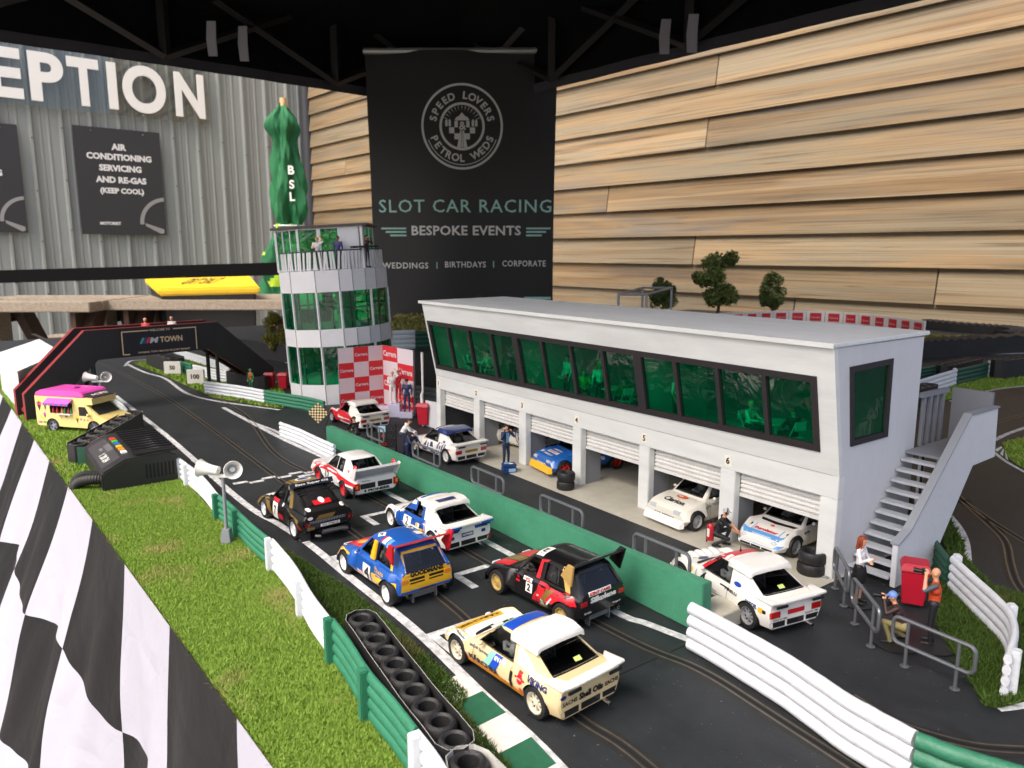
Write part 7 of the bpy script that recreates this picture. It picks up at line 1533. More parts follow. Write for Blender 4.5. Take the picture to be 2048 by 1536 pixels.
mt_parts(c, C('#e6e3d6', .25), C('#e6e3d6', .25), splitter=whit); c.T('T', 'Clarion', (.40, .0), .075, 'k', .27, math.pi, .03).P('T', ell(.29, .0, .035, .075), 'o', 2).P('T', ell(.285, -.02, .012, .03), 'w', 3).T('F', 'CAR STEREO', (0, .12), .03, 'k', .28, .0, .05).P('F', rect(-.165, .165, .395, .43), 'w', 4).T('F', 'CLARION CAR STEREO', (0, .412), .02, 'k', .29, 0, .04, 6).T('S', '8', (-.02, .165), .075, 'k', .045, 0, .05).T('S', 'MICHELIN', (.2, .21), .014, 'k', .1).P('S', rect(.02, .14, .225, .228), 'k', 2).P('S', rect(.02, .12, .213, .216), 'k', 2); c.g.location.z = .008
m = MB(); m.ball((.62, 0, .115), 1, 6, 0, (.015, .25, .03)); c.done(xs=-.05, fz=.16)
c = Car(RS, 'white car with blue bonnet band in the sixth garage', -3.935, 6.27, rad(-90), W_, '#8c8e92', 'spoke8')
rs_parts(c, whit, whit, lights=False); rs_front(c); c.P('F', rect(-.235, .235, .105, .132), 's', 1).P('F', rect(-.10, .10, .148, .172), 'w', 2); c.P('T', [(.56, -.22), (.50, -.22), (.50, .22), (.56, .22)], 's', 1).T('T', 'Purolator', (.475, 0), .04, 'r', .24, math.pi, .04, 4).P('T', ell(.38, 0, .018, .022), 'o', 2).P('F', rect(-.16, .16, .368, .385), 'y', 4).P('T', rect(.40, .55, .14, .15), 's', 1).P('T', rect(.40, .55, -.15, -.14), 's', 1).T('S', 'MOBIL', (.22, .2), .02, 'k', .1).T('S', 'Duckhams', (.0, .16), .02, 'b', .12).T('S', 'Purolator', (.0, .12), .02, 'r', .12); c.g.location.z = .008; c.done(fz=.14)
# ---------------------------------------------------------------- ice cream van
def van():
    hd = math.atan2(RX.y, RX.x) - rad(14); q = P(150, 868); g = thing('ice_cream_van', 'cream ice cream van with pink roof and open serving hatch', 'van', (q.x + FW.x * .25 - RX.x * .02, q.y + FW.y * .25, .004), hd)
    CR = C('#e6cf86', .4, .3); PK = C('#d84fae', .4, .3); hw = .24; m = MB(); k = 1.0
    pf = [(-.60, .10), (-.62, .15), (-.62, .56), (.28, .56), (.42, .555), (.43, .46), (.30, .45), (.50, .30), (.68, .245), (.72, .21), (.73, .11), (.70, .09)]
    hatch = [(-.36, .30), (.06, .30), (.06, .47), (-.36, .47)]
    vs = [(x, y, z) for y in (-hw, hw) for x, z in pf]; n = len(pf); base = tmpobj(vs, [tuple(range(n)), tuple(range(2 * n - 1, n - 1, -1))] + [(i, (i + 1) % n, (i + 1) % n + n, i + n) for i in range(n)], 0, 3)
    cut = []
    for xw in (-.33, .42):
        for sy in (1, -1): mm = MB(); mm.lathe([(.001, -.2), (.118, -.2), (.118, .2), (.001, .2)], 26, 0, Matrix.Translation((xw, sy * .34, .10)) @ Matrix.Rotation(math.pi / 2, 4, 'X')); cut.append(tmpobj(mm.v, mm.f, 1, 3))
    for w in (hatch, [(.17, .28), (.37, .28), (.29, .42), (.17, .42)]):
        nn = len(w); cut.append(tmpobj([(x, -.5, z) for x, z in w] + [(x, -.05 if w is hatch else .5, z) for x, z in w], [tuple(range(nn)), tuple(range(2 * nn - 1, nn - 1, -1))] + [(i, (i + 1) % nn, (i + 1) % nn + nn, i + nn) for i in range(nn)], 1, 3))
    me = boolean(base, cut); bpy.data.objects.remove(base); b = MB(); b.v = [tuple(v.co) for v in me.vertices]; b.f = [tuple(p.vertices) for p in me.polygons]; b.m = [p.material_index for p in me.polygons]
    def ic(x, z, h, c1): y = -hw - .002; b.face([(x - h * .22, y, z), (x, y, z - h * .6), (x + h * .22, y, z)][::1], 3); b.add([(x + h * .28 * math.cos(a), y, z + h * .12 + h * .24 * math.sin(a)) for a in [2 * math.pi * i / 10 for i in range(10)]], [tuple(range(10))], c1)
    ic(-.55, .42, .17, 4); ic(-.55, .47, .10, 5); ic(-.46, .27, .10, 4); ic(.13, .24, .12, 5)
    def stick(x, z, a, c1):
        d = Vector((math.cos(a), 0, math.sin(a))); nrm = Vector((-d.z, 0, d.x)); o = Vector((x, -hw - .002, z)); b.face([o - nrm * .016, o + d * .06 - nrm * .016, o + d * .06 + nrm * .016, o + nrm * .016], c1); b.face([o - d * .04 - nrm * .004, o - nrm * .004, o + nrm * .004, o - d * .04 + nrm * .004], 7)
    stick(-.16, .25, 2.2, 7); stick(-.06, .25, 2.0, 3); stick(-.50, .21, 2.4, 5); stick(-.44, .36, 1.57, 3); stick(-.58, .15, 0, 4); stick(-.5, .15, 0, 6)
    for k_ in range(3): b.add([(.20 + k_ * .06 + .018 * math.cos(a), -hw - .002, .23 + .018 * math.sin(a) - (.01 if k_ else 0)) for a in [2 * math.pi * i / 8 for i in range(8)]], [tuple(range(8))], 4 + (k_ > 0) * 4)
    for x in (.145, .40): b.add([(x, -hw - .001, .12), (x + .004, -hw - .001, .12), (x + .004, -hw - .001, .45), (x, -hw - .001, .45)], [(0, 1, 2, 3)], 8)
    b.build('body', [CR, mat('van_inside', '#4a3226', .8), BLK, C('#4a2a1a', .5), C('#e0559a', .5), C('#e8c526', .5), C('#46a648', .5), C('#c98a45', .5), C('#b58a6a', .5)], g, world=False, smooth=30)
    m = MB(); pr = [(-.61, .561), (-.60, .61), (-.50, .655), (.20, .655), (.26, .62), (.29, .561)]; m.prism([(x, -hw - .012, z) for x, z in pr], (0, 2 * hw + .024, 0)); m.box(-.20, -.04, -.06, .06, .656, .68); m.build('roof', PK, g, world=False, bevel=.012)
    m = MB(); m.prism([(.27, -hw, .618), (.43, -hw + .03, .565), (.43, hw - .03, .565), (.27, hw, .618)], (0, 0, -.01)); rs_ = m.build('roof_sign', mat('sign_dark', '#3a3240', .5), g, world=False); m = MB(); m.text('ICES', (.35, 0, .592), (0, 1, 0), (-1, 0, .33), h=.05, w=.3, off=.003, bold=.03); m.build('lettering', C('#e6dccb', .5), rs_, world=False, smooth=0)
    m = MB(); m.add([(-.38, -hw - .004, .535), (.08, -hw - .004, .535), (.08, -hw - .10, .475), (-.38, -hw - .10, .475)], [(0, 1, 2, 3)], 0); nS = 10
    for i in range(nS): x0 = -.38 + .46 * i / nS; m.add([(x0, -hw - .101, .475), (x0 + .046, -hw - .101, .475), (x0 + .046, -hw - .103, .445), (x0 + .023, -hw - .103, .437), (x0, -hw - .103, .445)], [(0, 1, 2, 3, 4)], 1 + i % 2)
    m.build('awning', [PK, C('#c7357f', .5), C('#3d5db0', .5)], g, world=False, smooth=0)
    m = MB(); m.box(-.2, .05, -hw - .05, -hw + .06, .292, .302); m.build('counter', C('#e8e8e2', .4), g, world=False)
    for i, (x, cc) in enumerate(((-.31, '#a3202a'), (-.24, '#c32c30'), (-.15, '#d98d35'), (-.10, '#2f8f3f'), (-.03, '#c32c30'), (.02, '#2f8f3f'))):
        m = MB(); m.lathe([(.001, .303), (.02, .303), (.022, .345), (.012, .365), (.008, .385), (.001, .39)], 10, 0, Matrix.Translation((x, -hw + .02, 0))); m.build('sauce_bottle', C(cc, .35), g, world=False)
    m = MB(); m.add([(.318, -hw + .035, .446), (.318, hw - .035, .446), (.505, hw - .03, .306), (.505, -hw + .03, .306)], [(3, 2, 1, 0)]); m.build('windscreen', mat('van_glass', (.05, .055, .05), .1), g, world=False); m = MB(); m.face([(.165, -hw + .004, .275), (.38, -hw + .004, .275), (.30, -hw + .004, .425), (.165, -hw + .004, .425)]); m.build('side_window', PANE, g, world=False)
    for sy in (1, -1):
        m = MB(); m.box(.66, .722, sy * .15, sy * .243, .20, .235); m.build('headlight', C('#e0702a', .2, .6, pre='lamp'), g, world=False, bevel=.006); m = MB(); m.ball((.36, sy * .27, .30), 1, 8, 0, (.02, .025, .03)); m.build('wing_mirror', CR, g, world=False)
    td, rd = wheelmesh(.102, .10, 'spoke5', '#8c8fa0')
    for xw in (-.33, .42):
        for sy in (1, -1):
            t = bpy.data.objects.new('wheel', td); COL.objects.link(t); t.parent = g; t.location = (xw, sy * .19, .10); t.rotation_euler = (0, 0, 0 if sy > 0 else math.pi); r = bpy.data.objects.new('rim', rd); COL.objects.link(r); r.parent = t
van()
# ---------------------------------------------------------------- loose pit props
def loosetyres(u, v, n, r, label, rim=False):
    q = P(u, v)
    for k in range(n):
        m = MB(); M = Matrix.Translation(q + UP * (.002 + k * .105) + RX * (.006 * (k % 2))); w = .1
        m.lathe([(r * .60, .0), (r * .9, 0), (r, .018), (r, w - .018), (r * .9, w), (r * .66, w - .002), (r * .6, w - .02), (r * .58, .02)], 28, 0, M); o = m.build('loose_tyre', TYR); tag(o, label[k], 'tyre', 'loose tyres stacked in the paddock')
    if rim: m = MB(); m.lathe([(r * .66, w - .012), (r * .6, w - .03), (.002, w - .04)], 20, 0, Matrix.Translation(q + UP * (.002 + (n - 1) * .105))); 
loosetyres(1131, 978, 2, .105, ['lower of the two stacked tyres by the third pillar', 'upper of the two stacked tyres by the third pillar'])
loosetyres(1622, 1146, 2, .12, ['lower of two big tyres at the right end pillar', 'upper of two big tyres at the right end pillar'])
def toolbox():
    q = P(1018, 944); g = thing('tool_box', 'dark blue tool box with light blue label at the mechanic feet', 'tool box', q, math.atan2(RX.y, RX.x) + .25); B_ = C('#173f73', .4); m = MB(); m.box(-.085, .085, -.065, .065, .001, .075); m.build('box', B_, g, world=False, bevel=.006); m = MB(); m.box(-.088, .088, -.068, .068, .077, .115); m.build('lid', B_, g, world=False, bevel=.012)
    m = MB(); m.box(-.02, .07, -.0675, -.066, .02, .06); m.build('paper_label', C('#8fb8da', .5), g, world=False); m = MB(); m.box(-.06, .02, -.02, .03, .1155, .117); m.build('card', C('#8fb8da', .5), g, world=False); m = MB(); m.ball((.02, -.03, .117), 1, 6, 0, (.03, .02, .008)); m.build('rag', C('#dedede', .7), g, world=False)
toolbox()
m = MB(); m.box(-7.44, -7.22, 6.25, 6.5, .007, .30); m.box(-7.43, -7.23, 6.27, 6.48, .301, .33); tag(m.build('tool_cabinet', C('#1c2fae', .4), bevel=.01), 'bright blue tool cabinet inside the third garage behind the blue car', 'cabinet')
m = MB(); m.box(-7.40, -7.26, 6.29, 6.45, .331, .40); tag(m.build('jerry_can', C('#123a90', .4), bevel=.02), 'small blue can lying on the bright blue cabinet', 'can')
m = MB(); m.lathe([(.001, -.01), (.115, -.01), (.12, .02), (.07, .035), (.001, .035)], 24, 0, Matrix.Translation((-5.26, 6.6, .25)) @ Matrix.Rotation(-math.pi / 2 + .0, 4, 'Y') @ Matrix.Rotation(math.pi, 4, 'X')); tag(m.build('wall_fan', BLK), 'round black fan on the side wall of the fifth garage', 'fan')
# ================================================================ THE FIGURES (1/32)
SKIN = mat('skin_painted', '#d49a78', .5, var=.06, vscale=30); SKIND = mat('skin_brown', '#7a4f3a', .5)
def capsule(m, a, b, ra, rb, n=10):
    a, b = Vector(a), Vector(b); d = b - a; L_ = d.length
    if L_ < 1e-5: m.ball(a, ra, 8); return
    q = Vector((0, 0, 1)).rotation_difference(d / L_).to_matrix().to_4x4(); M = Matrix.Translation(a) @ q
    pr = [(max(1e-4, ra * math.cos(t)), ra * math.sin(t)) for t in [-math.pi / 2 + math.pi / 2 * k / 4 for k in range(5)]] + [(max(1e-4, rb * math.cos(t)), L_ + rb * math.sin(t)) for t in [math.pi / 2 * k / 4 for k in range(5)]]
    m.lathe(pr, n, 0, M)
STAND = dict(pel=(0, 0, .95), ch=(.0, 0, 1.28), nk=(.01, 0, 1.48), hd=(.025, 0, 1.63), sL=(0, .19, 1.42), sR=(0, -.19, 1.42), eL=(-.02, .25, 1.14), eR=(-.02, -.25, 1.14), wL=(.08, .25, .90), wR=(.08, -.25, .90), hL=(0, .09, .92), hR=(0, -.09, .92), kL=(.03, .11, .50), kR=(.03, -.11, .50), aL=(0, .12, .08), aR=(0, -.12, .08), face=(1, 0, 0))
_PM = {}
def person(label, loc, rz, top='#e8e8e6', legs='#23232a', sleeve=None, hair=None, pose=None, skin=None, shoes='#141416', vox=.017, size=1.0, hairlong=False, cap=None, group=None, lower=None, base=False, parent=None, rot=None, slim=1.0, gloves=None, headset=False):
    J = dict(STAND); J.update(pose or {}); J = {k: Vector(v) for k, v in J.items()}; key = (tuple((k, tuple(v)) for k, v in sorted(J.items())), vox, slim)
    f = J['face'].normalized(); up = (J['hd'] - J['nk']).normalized(); f = (f - up * f.dot(up)).normalized(); lf = up.cross(f); H_ = J['hd']; bones = []
    s = slim; sh = (J['sL'] - J['sR']).normalized()
    def B(a, b, ra, rb, lab): bones.append((Vector(a), Vector(b), ra, rb, lab))
    B(J['pel'] + sh * .06, J['pel'] - sh * .06, .115 * s, .115 * s, 'legs'); B(J['pel'], J['ch'], .115 * s, .125 * s, 'top'); B(J['ch'] + sh * .075, J['ch'] - sh * .075, .115 * s, .115 * s, 'top'); B(J['ch'].lerp(J['nk'], .55) + sh * .11, J['ch'].lerp(J['nk'], .55) - sh * .11, .075 * s, .075 * s, 'top'); B(J['nk'] - up * .04, H_ - up * .06, .052, .05, 'skin')
    B(H_ + up * .03 - f * .012, H_ - up * .02, .088, .078, 'skin'); B(H_ - up * .06 + f * .018, H_ - up * .085 + f * .03, .058, .045, 'skin'); B(H_ - up * .0 + f * .078, H_ - up * .03 + f * .096, .012, .017, 'skin'); B(H_ + lf * .086, H_ + lf * .088 - up * .03, .016, .012, 'skin'); B(H_ - lf * .086, H_ - lf * .088 - up * .03, .016, .012, 'skin'); B(H_ + up * .022 + f * .072 + lf * .03, H_ + up * .022 + f * .072 - lf * .03, .015, .015, 'skin')
    for q in 'LR':
        B(J['s' + q], J['e' + q], .062 * s, .048 * s, 'arm'); B(J['e' + q], J['w' + q], .046, .034, 'fore'); d = (J['w' + q] - J['e' + q]).normalized(); w = J['w' + q]; sd = d.cross(Vector((0, 0, 1))); sd = sd.normalized() if sd.length > .1 else Vector((0, 1, 0)); nn = sd.cross(d)
        B(w + d * .03 + sd * .014, w + d * .075 + sd * .02, .026, .024, 'hand'); B(w + d * .03 - sd * .014, w + d * .075 - sd * .02, .026, .024, 'hand')
        for k, ln in ((-1.5, .062), (-.5, .078), (.5, .072), (1.5, .055)): p = w + d * .085 + sd * k * .021; e = p + d * ln * .55 - nn * .008; B(p, e, .0125, .0115, 'hand'); B(e, e + d * ln * .4 - nn * .025, .0115, .010, 'hand')
        t = w + d * .035 + sd * (.036 if q == 'L' else -.036); B(t, t + d * .05 + sd * (.03 if q == 'L' else -.03), .015, .012, 'hand')
        B(J['h' + q], J['k' + q], .088 * s, .062 * s, 'legs'); B(J['k' + q], J['a' + q], .06 * s, .045 * s, 'shin'); a = J['a' + q]; sd2 = (a - J['k' + q]).normalized(); ff = (J['pel'] - J['pel']); fw = Vector((1, 0, 0)); toe = J.get('t' + q, a + fw * .17 + Vector((0, 0, -.045))); B(a - fw * .03 + Vector((0, 0, -.03)), toe, .044, .036, 'shoe')
    if key not in _PM:
        m = MB()
        for a, b, ra, rb, lab in bones: capsule(m, a, b, ra, rb)
        me = bpy.data.meshes.new('tmp'); me.from_pydata(m.v, [], m.f); o = bpy.data.objects.new('tmp', me); COL.objects.link(o); md = o.modifiers.new('r', 'REMESH'); md.mode = 'VOXEL'; md.voxel_size = vox; md.use_smooth_shade = True; ms = o.modifiers.new('s', 'SMOOTH'); ms.factor = .5; ms.iterations = 2
        dg = bpy.context.evaluated_depsgraph_get(); r = bpy.data.meshes.new_from_object(o.evaluated_get(dg)); bpy.data.objects.remove(o); n = len(r.polygons); cc = np.zeros(n * 3); r.polygons.foreach_get('center', cc); cc = cc.reshape(-1, 3); best = np.full(n, 9.); idx = np.zeros(n, int); labs = ['skin', 'top', 'legs', 'arm', 'fore', 'hand', 'shin', 'shoe']
        for a, b, ra, rb, lab in bones:
            A, Bv = np.array(a), np.array(b); d = Bv - A; t = np.clip(((cc - A) @ d) / max(1e-9, d @ d), 0, 1); ds = np.linalg.norm(cc - (A + t[:, None] * d), axis=1) - (ra + (rb - ra) * t); u = ds < best; best[u] = ds[u]; idx[u] = labs.index(lab)
        for sg in (1, -1):
            e = np.array(H_ + up * .012 + f * .078 + lf * .032 * sg); u = (np.linalg.norm(cc - e, axis=1) < .014) & (idx == 0); idx[u] = 8
        e = np.array(H_ - up * .062 + f * .075); u = (np.linalg.norm((cc - e) * np.array((1, 1, 1.8)), axis=1) < .02) & (idx == 0); idx[u] = 9
        _PM[key] = (r, idx.tolist())
    me = _PM[key][0].copy(); me.materials.clear(); sk = skin or SKIN; P_ = lambda c: C(c, .55, 0, pre='cloth'); tp = P_(top); lg = P_(legs)
    for mt in (sk, tp, lg, P_(sleeve) if sleeve else tp, P_(lower) if lower else sk, P_(gloves) if gloves else sk, lg if not base == 'skirt' else sk, P_(shoes), C('#2a1c16', .5, 0, pre='eye'), C('#a85a50', .5, 0, pre='mouth')): me.materials.append(mt)
    me.polygons.foreach_set('material_index', _PM[key][1]); me.update()
    k = size / 3.2; g = thing('person', label, 'person', loc, rz, group, rot); g.scale = (k, k, k)
    o = bpy.data.objects.new('body', me); COL.objects.link(o); o.parent = g
    if hair or cap:
        m = MB(); R = Matrix((( f.x, lf.x, up.x, 0), (f.y, lf.y, up.y, 0), (f.z, lf.z, up.z, 0), (0, 0, 0, 1))); M = Matrix.Translation(H_ + up * .028 - f * .016) @ R; pr = [(.102 * math.sin(t), .102 * math.cos(t)) for t in np.linspace(.01, 1.75, 9)]; mm = MB(); mm.lathe([(float(a), float(b)) for a, b in pr], 18, 0)
        for i, v in enumerate(mm.v):
            x, y, z = v
            if x > .03 and z < .045 and not cap: z = .045 + (z - .045) * .1; x *= .93
            if not cap and x < 0: z -= .02 * (-x / .1)
            mm.v[i] = tuple(M @ Vector((x, y * .97, z)))
        m.merge(mm)
        if cap: m.add([tuple(M @ Vector(p)) for p in ((.08, -.07, .03), (.17, -.045, .015), (.17, .045, .015), (.08, .07, .03))], [(0, 1, 2, 3)])
        if hairlong:
            for sg in (-1, 0, 1): capsule(m, M @ Vector((-.05, .055 * sg, .02)), M @ Vector((-.075, .07 * sg, -.24)), .06, .035)
            for sg in (-1, 1): capsule(m, M @ Vector((.0, .085 * sg, .0)), M @ Vector((.03, .085 * sg, -.22)), .035, .02)
        m.build('cap' if cap else 'hair', P_(cap or hair), g, world=False, smooth=60)
    if headset:
        m = MB(); M = Matrix.Translation(H_)
        for sg in (1, -1): m.ball(H_ + lf * .098 * sg, .04, 6, 0)
        m.tube([H_ + lf * .1 * math.cos(t) + up * (.02 + .115 * math.sin(t)) for t in np.linspace(0, math.pi, 9).tolist()], .014, 5); m.build('headset', BLK, g, world=False)
    if base == 'skirt': m = MB(); m.lathe([(.13, .98), (.165, .85), (.15, .55), (.13, .55)], 16); m.build('skirt', lg, g, world=False)
    if base == 'disc': m = MB(); m.lathe([(.001, .0), (.55, .0), (.55, .03), (.001, .03)], 28); m.build('base_disc', mat('disc_black', (.014, .014, .015), .45), g, world=False)
    return g
def camera_prop(g, at, d):
    m = MB(); a = Vector(at); d = Vector(d).normalized(); s = d.cross(UP).normalized(); R = Matrix(((d.x, s.x, 0, a.x), (d.y, s.y, 0, a.y), (d.z, s.z, 1, a.z), (0, 0, 0, 1))); m.box(-.04, .04, -.075, .075, -.05, .05, 0, R); m.tube([a + d * .03, a + d * .2], [.045, .055], 10)
    k = g.scale.x; o = m.build('photo_camera', mat('cam_black', (.01, .01, .01), .4), None, smooth=40); o.matrix_basis = g.matrix_basis.copy(); return tag(o, None, 'camera')
RZ = math.atan2(RX.y, RX.x)                                     # facing the right of the picture; +90 deg is away from us
A90 = math.pi / 2
PHOTO = dict(eL=(.20, .30, 1.30), eR=(.20, -.30, 1.30), wL=(.20, .10, 1.58), wR=(.20, -.10, 1.58))
UPARM = dict(eL=(.08, .30, 1.52), wL=(.05, .16, 1.80), eR=(.1, -.27, 1.18), wR=(.25, -.12, 1.2))
CROUCH = dict(pel=(-.15, 0, .42), ch=(.02, 0, .74), nk=(.08, 0, .93), hd=(.13, 0, 1.07), sL=(.04, .19, .88), sR=(.04, -.19, .88), hL=(-.13, .1, .40), hR=(-.13, -.1, .40), kL=(.27, .16, .52), kR=(.22, -.16, .30), aL=(.12, .16, .08), aR=(-.18, -.16, .10), eL=(.25, .26, .75), eR=(.25, -.26, .72), wL=(.30, .09, 1.00), wR=(.30, -.09, 1.00))
KNEEL = dict(CROUCH); KNEEL.update(eL=(.28, .22, .66), eR=(.26, -.22, .66), wL=(.46, .12, .52), wR=(.46, -.12, .52))
SIT = dict(pel=(-.05, 0, .52), ch=(-.05, 0, .86), nk=(-.03, 0, 1.05), hd=(0, 0, 1.2), sL=(-.04, .19, .99), sR=(-.04, -.19, .99), hL=(-.03, .1, .5), hR=(-.03, -.1, .5), kL=(.38, .12, .52), kR=(.38, -.12, .52), aL=(.38, .12, .08), aR=(.38, -.12, .08), eL=(.1, .26, .75), eR=(.1, -.26, .75), wL=(.32, .15, .74), wR=(.32, -.15, .74))
BEND = dict(pel=(-.05, 0, .9), ch=(.14, 0, 1.18), nk=(.25, 0, 1.33), hd=(.33, 0, 1.46), sL=(.16, .19, 1.30), sR=(.16, -.19, 1.30), eL=(.32, .24, 1.08), eR=(.32, -.24, 1.08), wL=(.50, .16, 1.0), wR=(.50, -.16, 1.0))
def gp2(u, v, z=.006): return P(u, v, z)
g = person('mechanic in navy overalls with both hands raised beside his head', gp2(1012, 932), RZ - .9, '#1d2f52', '#1b2a48', '#1d2f52', '#2a2024', dict(eL=(.16, .30, 1.24), eR=(.12, -.32, 1.22), wL=(.22, .12, 1.50), wR=(.14, -.16, 1.58)), lower='#1d2f52', vox=.013)
m = MB(); m.box(.095, .135, -.07, .07, 1.02, 1.42); m.build('tabard', C('#6fa6d0', .6, 0, pre='cloth'), g, world=False, bevel=.01)
person('mechanic in black kneeling beside the red and white car', gp2(712, 884), RZ + 2.3, '#121214', '#141416', '#121214', None, KNEEL, lower='#121214', cap='#151517')
person('man in white shirt leaning over the pit wall by the lap board', gp2(806, 908), RZ + .15, '#e4e4e2', '#2c3550', '#e4e4e2', '#2a2024', BEND, lower='#e4e4e2')
person('crew man in navy with blue headset straps behind the green wall', gp2(818, 932), RZ - .6, '#1d2b4c', '#1a2440', '#1d2b4c', None, dict(BEND, hd=(.36, 0, 1.42)), lower='#1d2b4c', cap='#b9bec4', headset=True)
q = gp2(1440, 1092, .008); g = person('fireman in black crouching between the two right hand garages', q, RZ - .25, '#17171a', '#17171a', '#17171a', None, dict(KNEEL), cap='#a9adb3', headset=True, vox=.013)
fe = thing('fire_extinguisher', 'red fire extinguisher beside the crouching fireman', 'extinguisher', gp2(1424, 1092, .008) - RX * .02); m = MB(); m.lathe([(.001, .06), (.032, .06), (.034, .07), (.034, .2), (.02, .225), (.012, .23), (.001, .23)], 16); m.build('cylinder', C('#b3202a', .3), fe, world=False); m = MB(); m.lathe([(.012, .23), (.012, .245), (.02, .25), (.001, .255)], 10); m.tube([(0, 0, .25), (-.035, 0, .22), (-.045, 0, .12), (-.04, 0, .03)], .007, 6); m.build('hose', BLK, fe, world=False); m = MB(); m.add([(.0345 * math.cos(a), .0345 * math.sin(a), z) for z in (.10, .18) for a in [-2.6 + .2 * i for i in range(8)]], [(i, i + 1, i + 9, i + 8) for i in range(7)]); m.build('paper_label', C('#e6e2d8', .5), fe, world=False)
g = person('woman with long red hair, white blouse and black skirt by the stairs', gp2(1714, 1204), RZ - .75, '#e9e6e6', '#131316', '#e9e6e6', '#8a3a1f', dict(eL=(.08, .24, 1.16), eR=(.08, -.24, 1.16), wL=(.24, -.02, 1.16), wR=(.26, .04, 1.20)), lower='#e9e6e6', hairlong=True, base='skirt', vox=.013, slim=.86)
m = MB(); m.lathe([(.001, .0), (.42, .0), (.42, .012), (.001, .012)], 28); m.build('base_disc', mat('disc_black', (.014, .014, .015), .45), g, world=False)
g = person('crouching photographer in brown jacket and blue cap', gp2(1790, 1283), RZ + 2.75, '#3a2420', '#8f8455', '#3a2420', None, CROUCH, lower='#3a2420', cap='#6d8fd0', vox=.013, base='disc'); o = camera_prop(g, (.33, 0, 1.05), (1, 0, 0)); tag(o, 'black camera held up by the crouching photographer', 'camera')
g = person('bald standing photographer in orange vest and black trousers', gp2(1860, 1287), RZ + 2.6, '#c8481e', '#1a1a1d', '#4a5058', None, PHOTO, vox=.013, base='disc', size=1.03, gloves=None); o = camera_prop(g, (.25, 0, 1.62), (1, 0, 0)); tag(o, 'black camera held up by the bald photographer in orange', 'camera')
def pod(x, y, z): return PODR @ Vector((x, y, z))
person('driver in white overalls with a raised arm on the podium', pod(-.05, .14, .222), RZ - 1.2, '#e9e9e6', '#e9e9e6', '#e9e9e6', '#c8b49a', UPARM, lower='#e9e9e6', shoes='#dedede'); person('driver in red overalls on the middle of the podium', pod(.04, .22, .222), RZ - 2.0, '#c5222b', '#c5222b', '#c5222b', '#a03028', dict(UPARM, eR=(.02, -.24, 1.16), wR=(.05, -.2, .95)), lower='#c5222b', shoes='#c5222b')
person('person in navy suit and dark cap on the low podium step', pod(.20, .06, .102), RZ - 1.6, '#26385c', '#26385c', '#26385c', None, None, cap='#1a2436', lower='#26385c')
for (r, fz, rot, kw) in ((-.09, -.76, -1.3, dict(label='spectator in white top and yellow hat on the tower balcony', top='#eeeeec', legs='#1a1a1c', sleeve='#eeeeec', cap='#d8a83c', pose=UPARM)), (.28, -.76, -1.9, dict(label='spectator in purple jacket on the tower balcony', top='#3b3470', legs='#4a4f5a', hair='#1c1718', lower='#3b3470', skin=SKIND)), (.74, -.52, -.4, dict(label='spectator in brown jacket filming at the right of the tower balcony', top='#4a2e28', legs='#2a2224', hair='#141213', pose=PHOTO, lower='#4a2e28'))):
    lab = kw.pop('label'); person(lab, on_tower(r, fz, 2.41), RZ + rot, vox=.02, size=1.05, **kw)
for s, lab, c_ in ((1.95, 'left of two red and white figures looking over the footbridge', '#c23a35'), (2.42, 'right of two red and white figures looking over the footbridge', '#d8d2cc')):
    q = BRW(s, .99, .42); person(lab, q, RZ - 1.5, c_, '#7d1518', hair='#d8a890', vox=.026)
q = D(548, 690, 21.0); person('figure in yellow shirt and blue shorts left of the tower', (q.x, q.y, .25), RZ - 1.8, '#e2b41e', '#2f6fb5', hair='#6a3c22', vox=.026, size=1.15); q = D(563, 690, 21.4); person('figure in dark red shirt next to the yellow one left of the tower', (q.x, q.y, .25), RZ - 1.2, '#5c2420', '#3c3a44', hair='#6a3c22', vox=.026, size=1.15)
q = P(487, 792); person('marshal in green and orange standing under the footbridge', (q.x - .3, q.y + .25, .004), RZ - 2, '#c8552a', '#2c7a4a', '#2c9a5a', None, None, cap='#3fa06a', lower='#2c9a5a', vox=.026, size=.85)
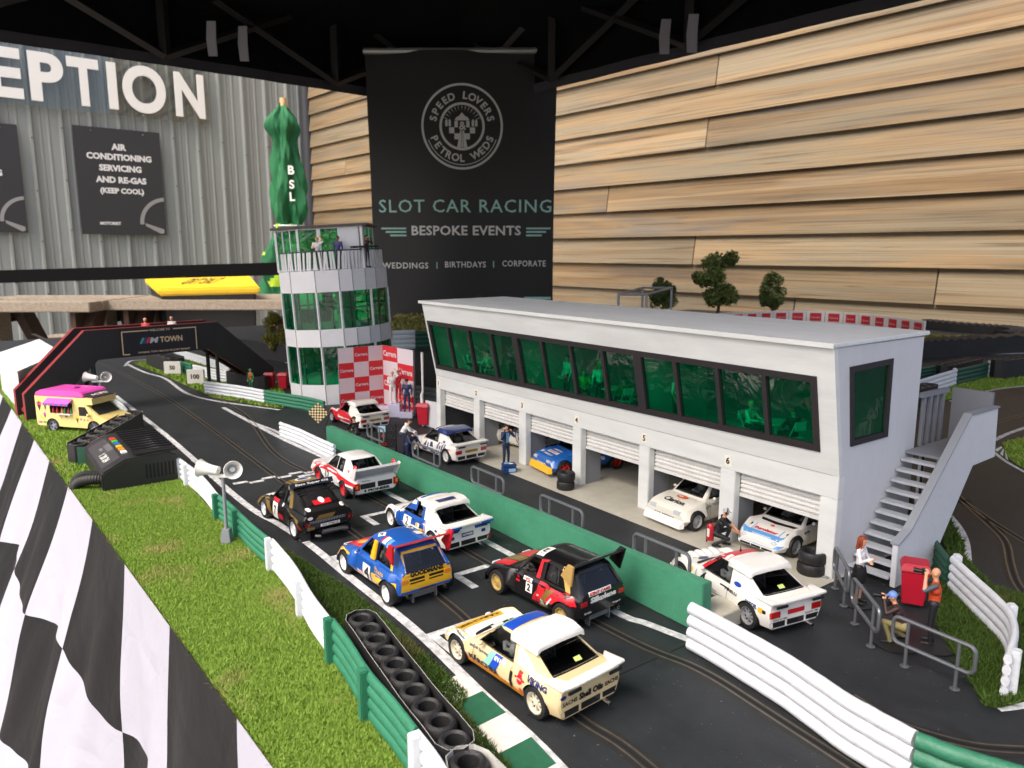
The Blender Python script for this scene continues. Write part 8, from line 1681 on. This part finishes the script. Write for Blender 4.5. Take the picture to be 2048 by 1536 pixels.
# ---- guests in the lounge
FZ = .942
def bistro(x, y, label):
    g = thing('bistro_table', label, 'table', (x, y, FZ), 0, 'round tables in the lounge'); T = mat('table_white', '#c9ccc8', .5); m = MB(); m.lathe([(.001, .225), (.135, .225), (.135, .24), (.001, .24)], 24); m.build('tabletop', T, g, world=False); m = MB(); m.tube([(0, 0, .01), (0, 0, .225)], .014, 8); m.lathe([(.08, 0), (.07, .012), (.001, .014)], 16); m.build('pedestal', T, g, world=False); return g
def chair(x, y, rz, label):
    g = thing('folding_chair', label, 'chair', (x, y, FZ), rz, 'folding chairs in the lounge'); T = mat('table_white', '#c9ccc8'); m = MB(); m.box(-.06, .06, -.06, .06, .14, .152); m.build('seat', T, g, world=False)
    m = MB(); m.box(-.075, -.065, -.06, .06, .22, .30); m.build('backrest', T, g, world=False)
    for sy in (1, -1): m = MB(); m.tube([(-.075, sy * .058, .3), (.07, sy * .058, .0)], .006, 5); m.tube([(.05, sy * .05, .14), (-.07, sy * .05, 0)], .006, 5); m.build('leg', T, g, world=False)
for i, x in enumerate((-8.95, -7.15, -6.25, -5.6, -4.05)): bistro(x, 6.02 + (i % 2) * .12, 'round lounge table behind the green glass, %s from the left' % ('first', 'second', 'third', 'fourth', 'fifth')[i])
CLO = ['#d8d8d4', '#b9b23a', '#1e2226', '#8a8f3a', '#e2e2dc', '#2a3a34', '#7d6a2a', '#23262b']
GU = [(-9.15, 5.98, 1, .2, 0, 'white', 'green glass far left'), (-8.70, 5.98, 1, 3.0, 4, 'white', 'beside the first lounge table'), (-8.02, 5.92, 0, -1.2, 2, 'dark', 'with a cap, in the fourth pane'), (-6.95, 5.95, 0, -1.7, 0, 'white', 'standing left of the second lounge table'), (-6.62, 5.93, 1, -.6, 1, 'yellow', 'in the sixth pane'), (-6.30, 5.88, 0, 2.6, 4, 'white', 'standing by the third lounge table'), (-5.95, 5.93, 1, 2.9, 6, 'ochre', 'right of the third lounge table'), (-5.62, 5.90, 1, -2.0, 5, 'dark green', 'with blond hair, eighth pane'), (-5.22, 5.95, 0, .4, 0, 'white', 'behind the partition post'), (-4.28, 5.95, 1, .1, 4, 'white', 'with blond hair left of the last table'), (-3.84, 5.95, 1, 2.9, 2, 'dark', 'right of the last lounge table'), (-3.66, 6.18, 0, 2.6, 7, 'black', 'standing at the right end of the lounge')]
for i, (x, y, st, rz, ci, nm, wh) in enumerate(GU):
    person('%s guest in %s %s' % ('seated' if st else 'standing', nm, wh), (x, y, FZ), rz, CLO[ci], '#23252a', hair=['#2a2024', '#c9a75a', '#3a2a20'][(i * 2 + (1 if i in (7, 9) else 0)) % 3] if i not in (7, 9) else '#d8b45a', pose=SIT if st else None, vox=.022, lower=CLO[ci] if i % 2 else None)
    if st: chair(x - .03 * math.cos(rz), y - .03 * math.sin(rz), rz, 'folding chair under the guest in %s %s' % (nm, wh))
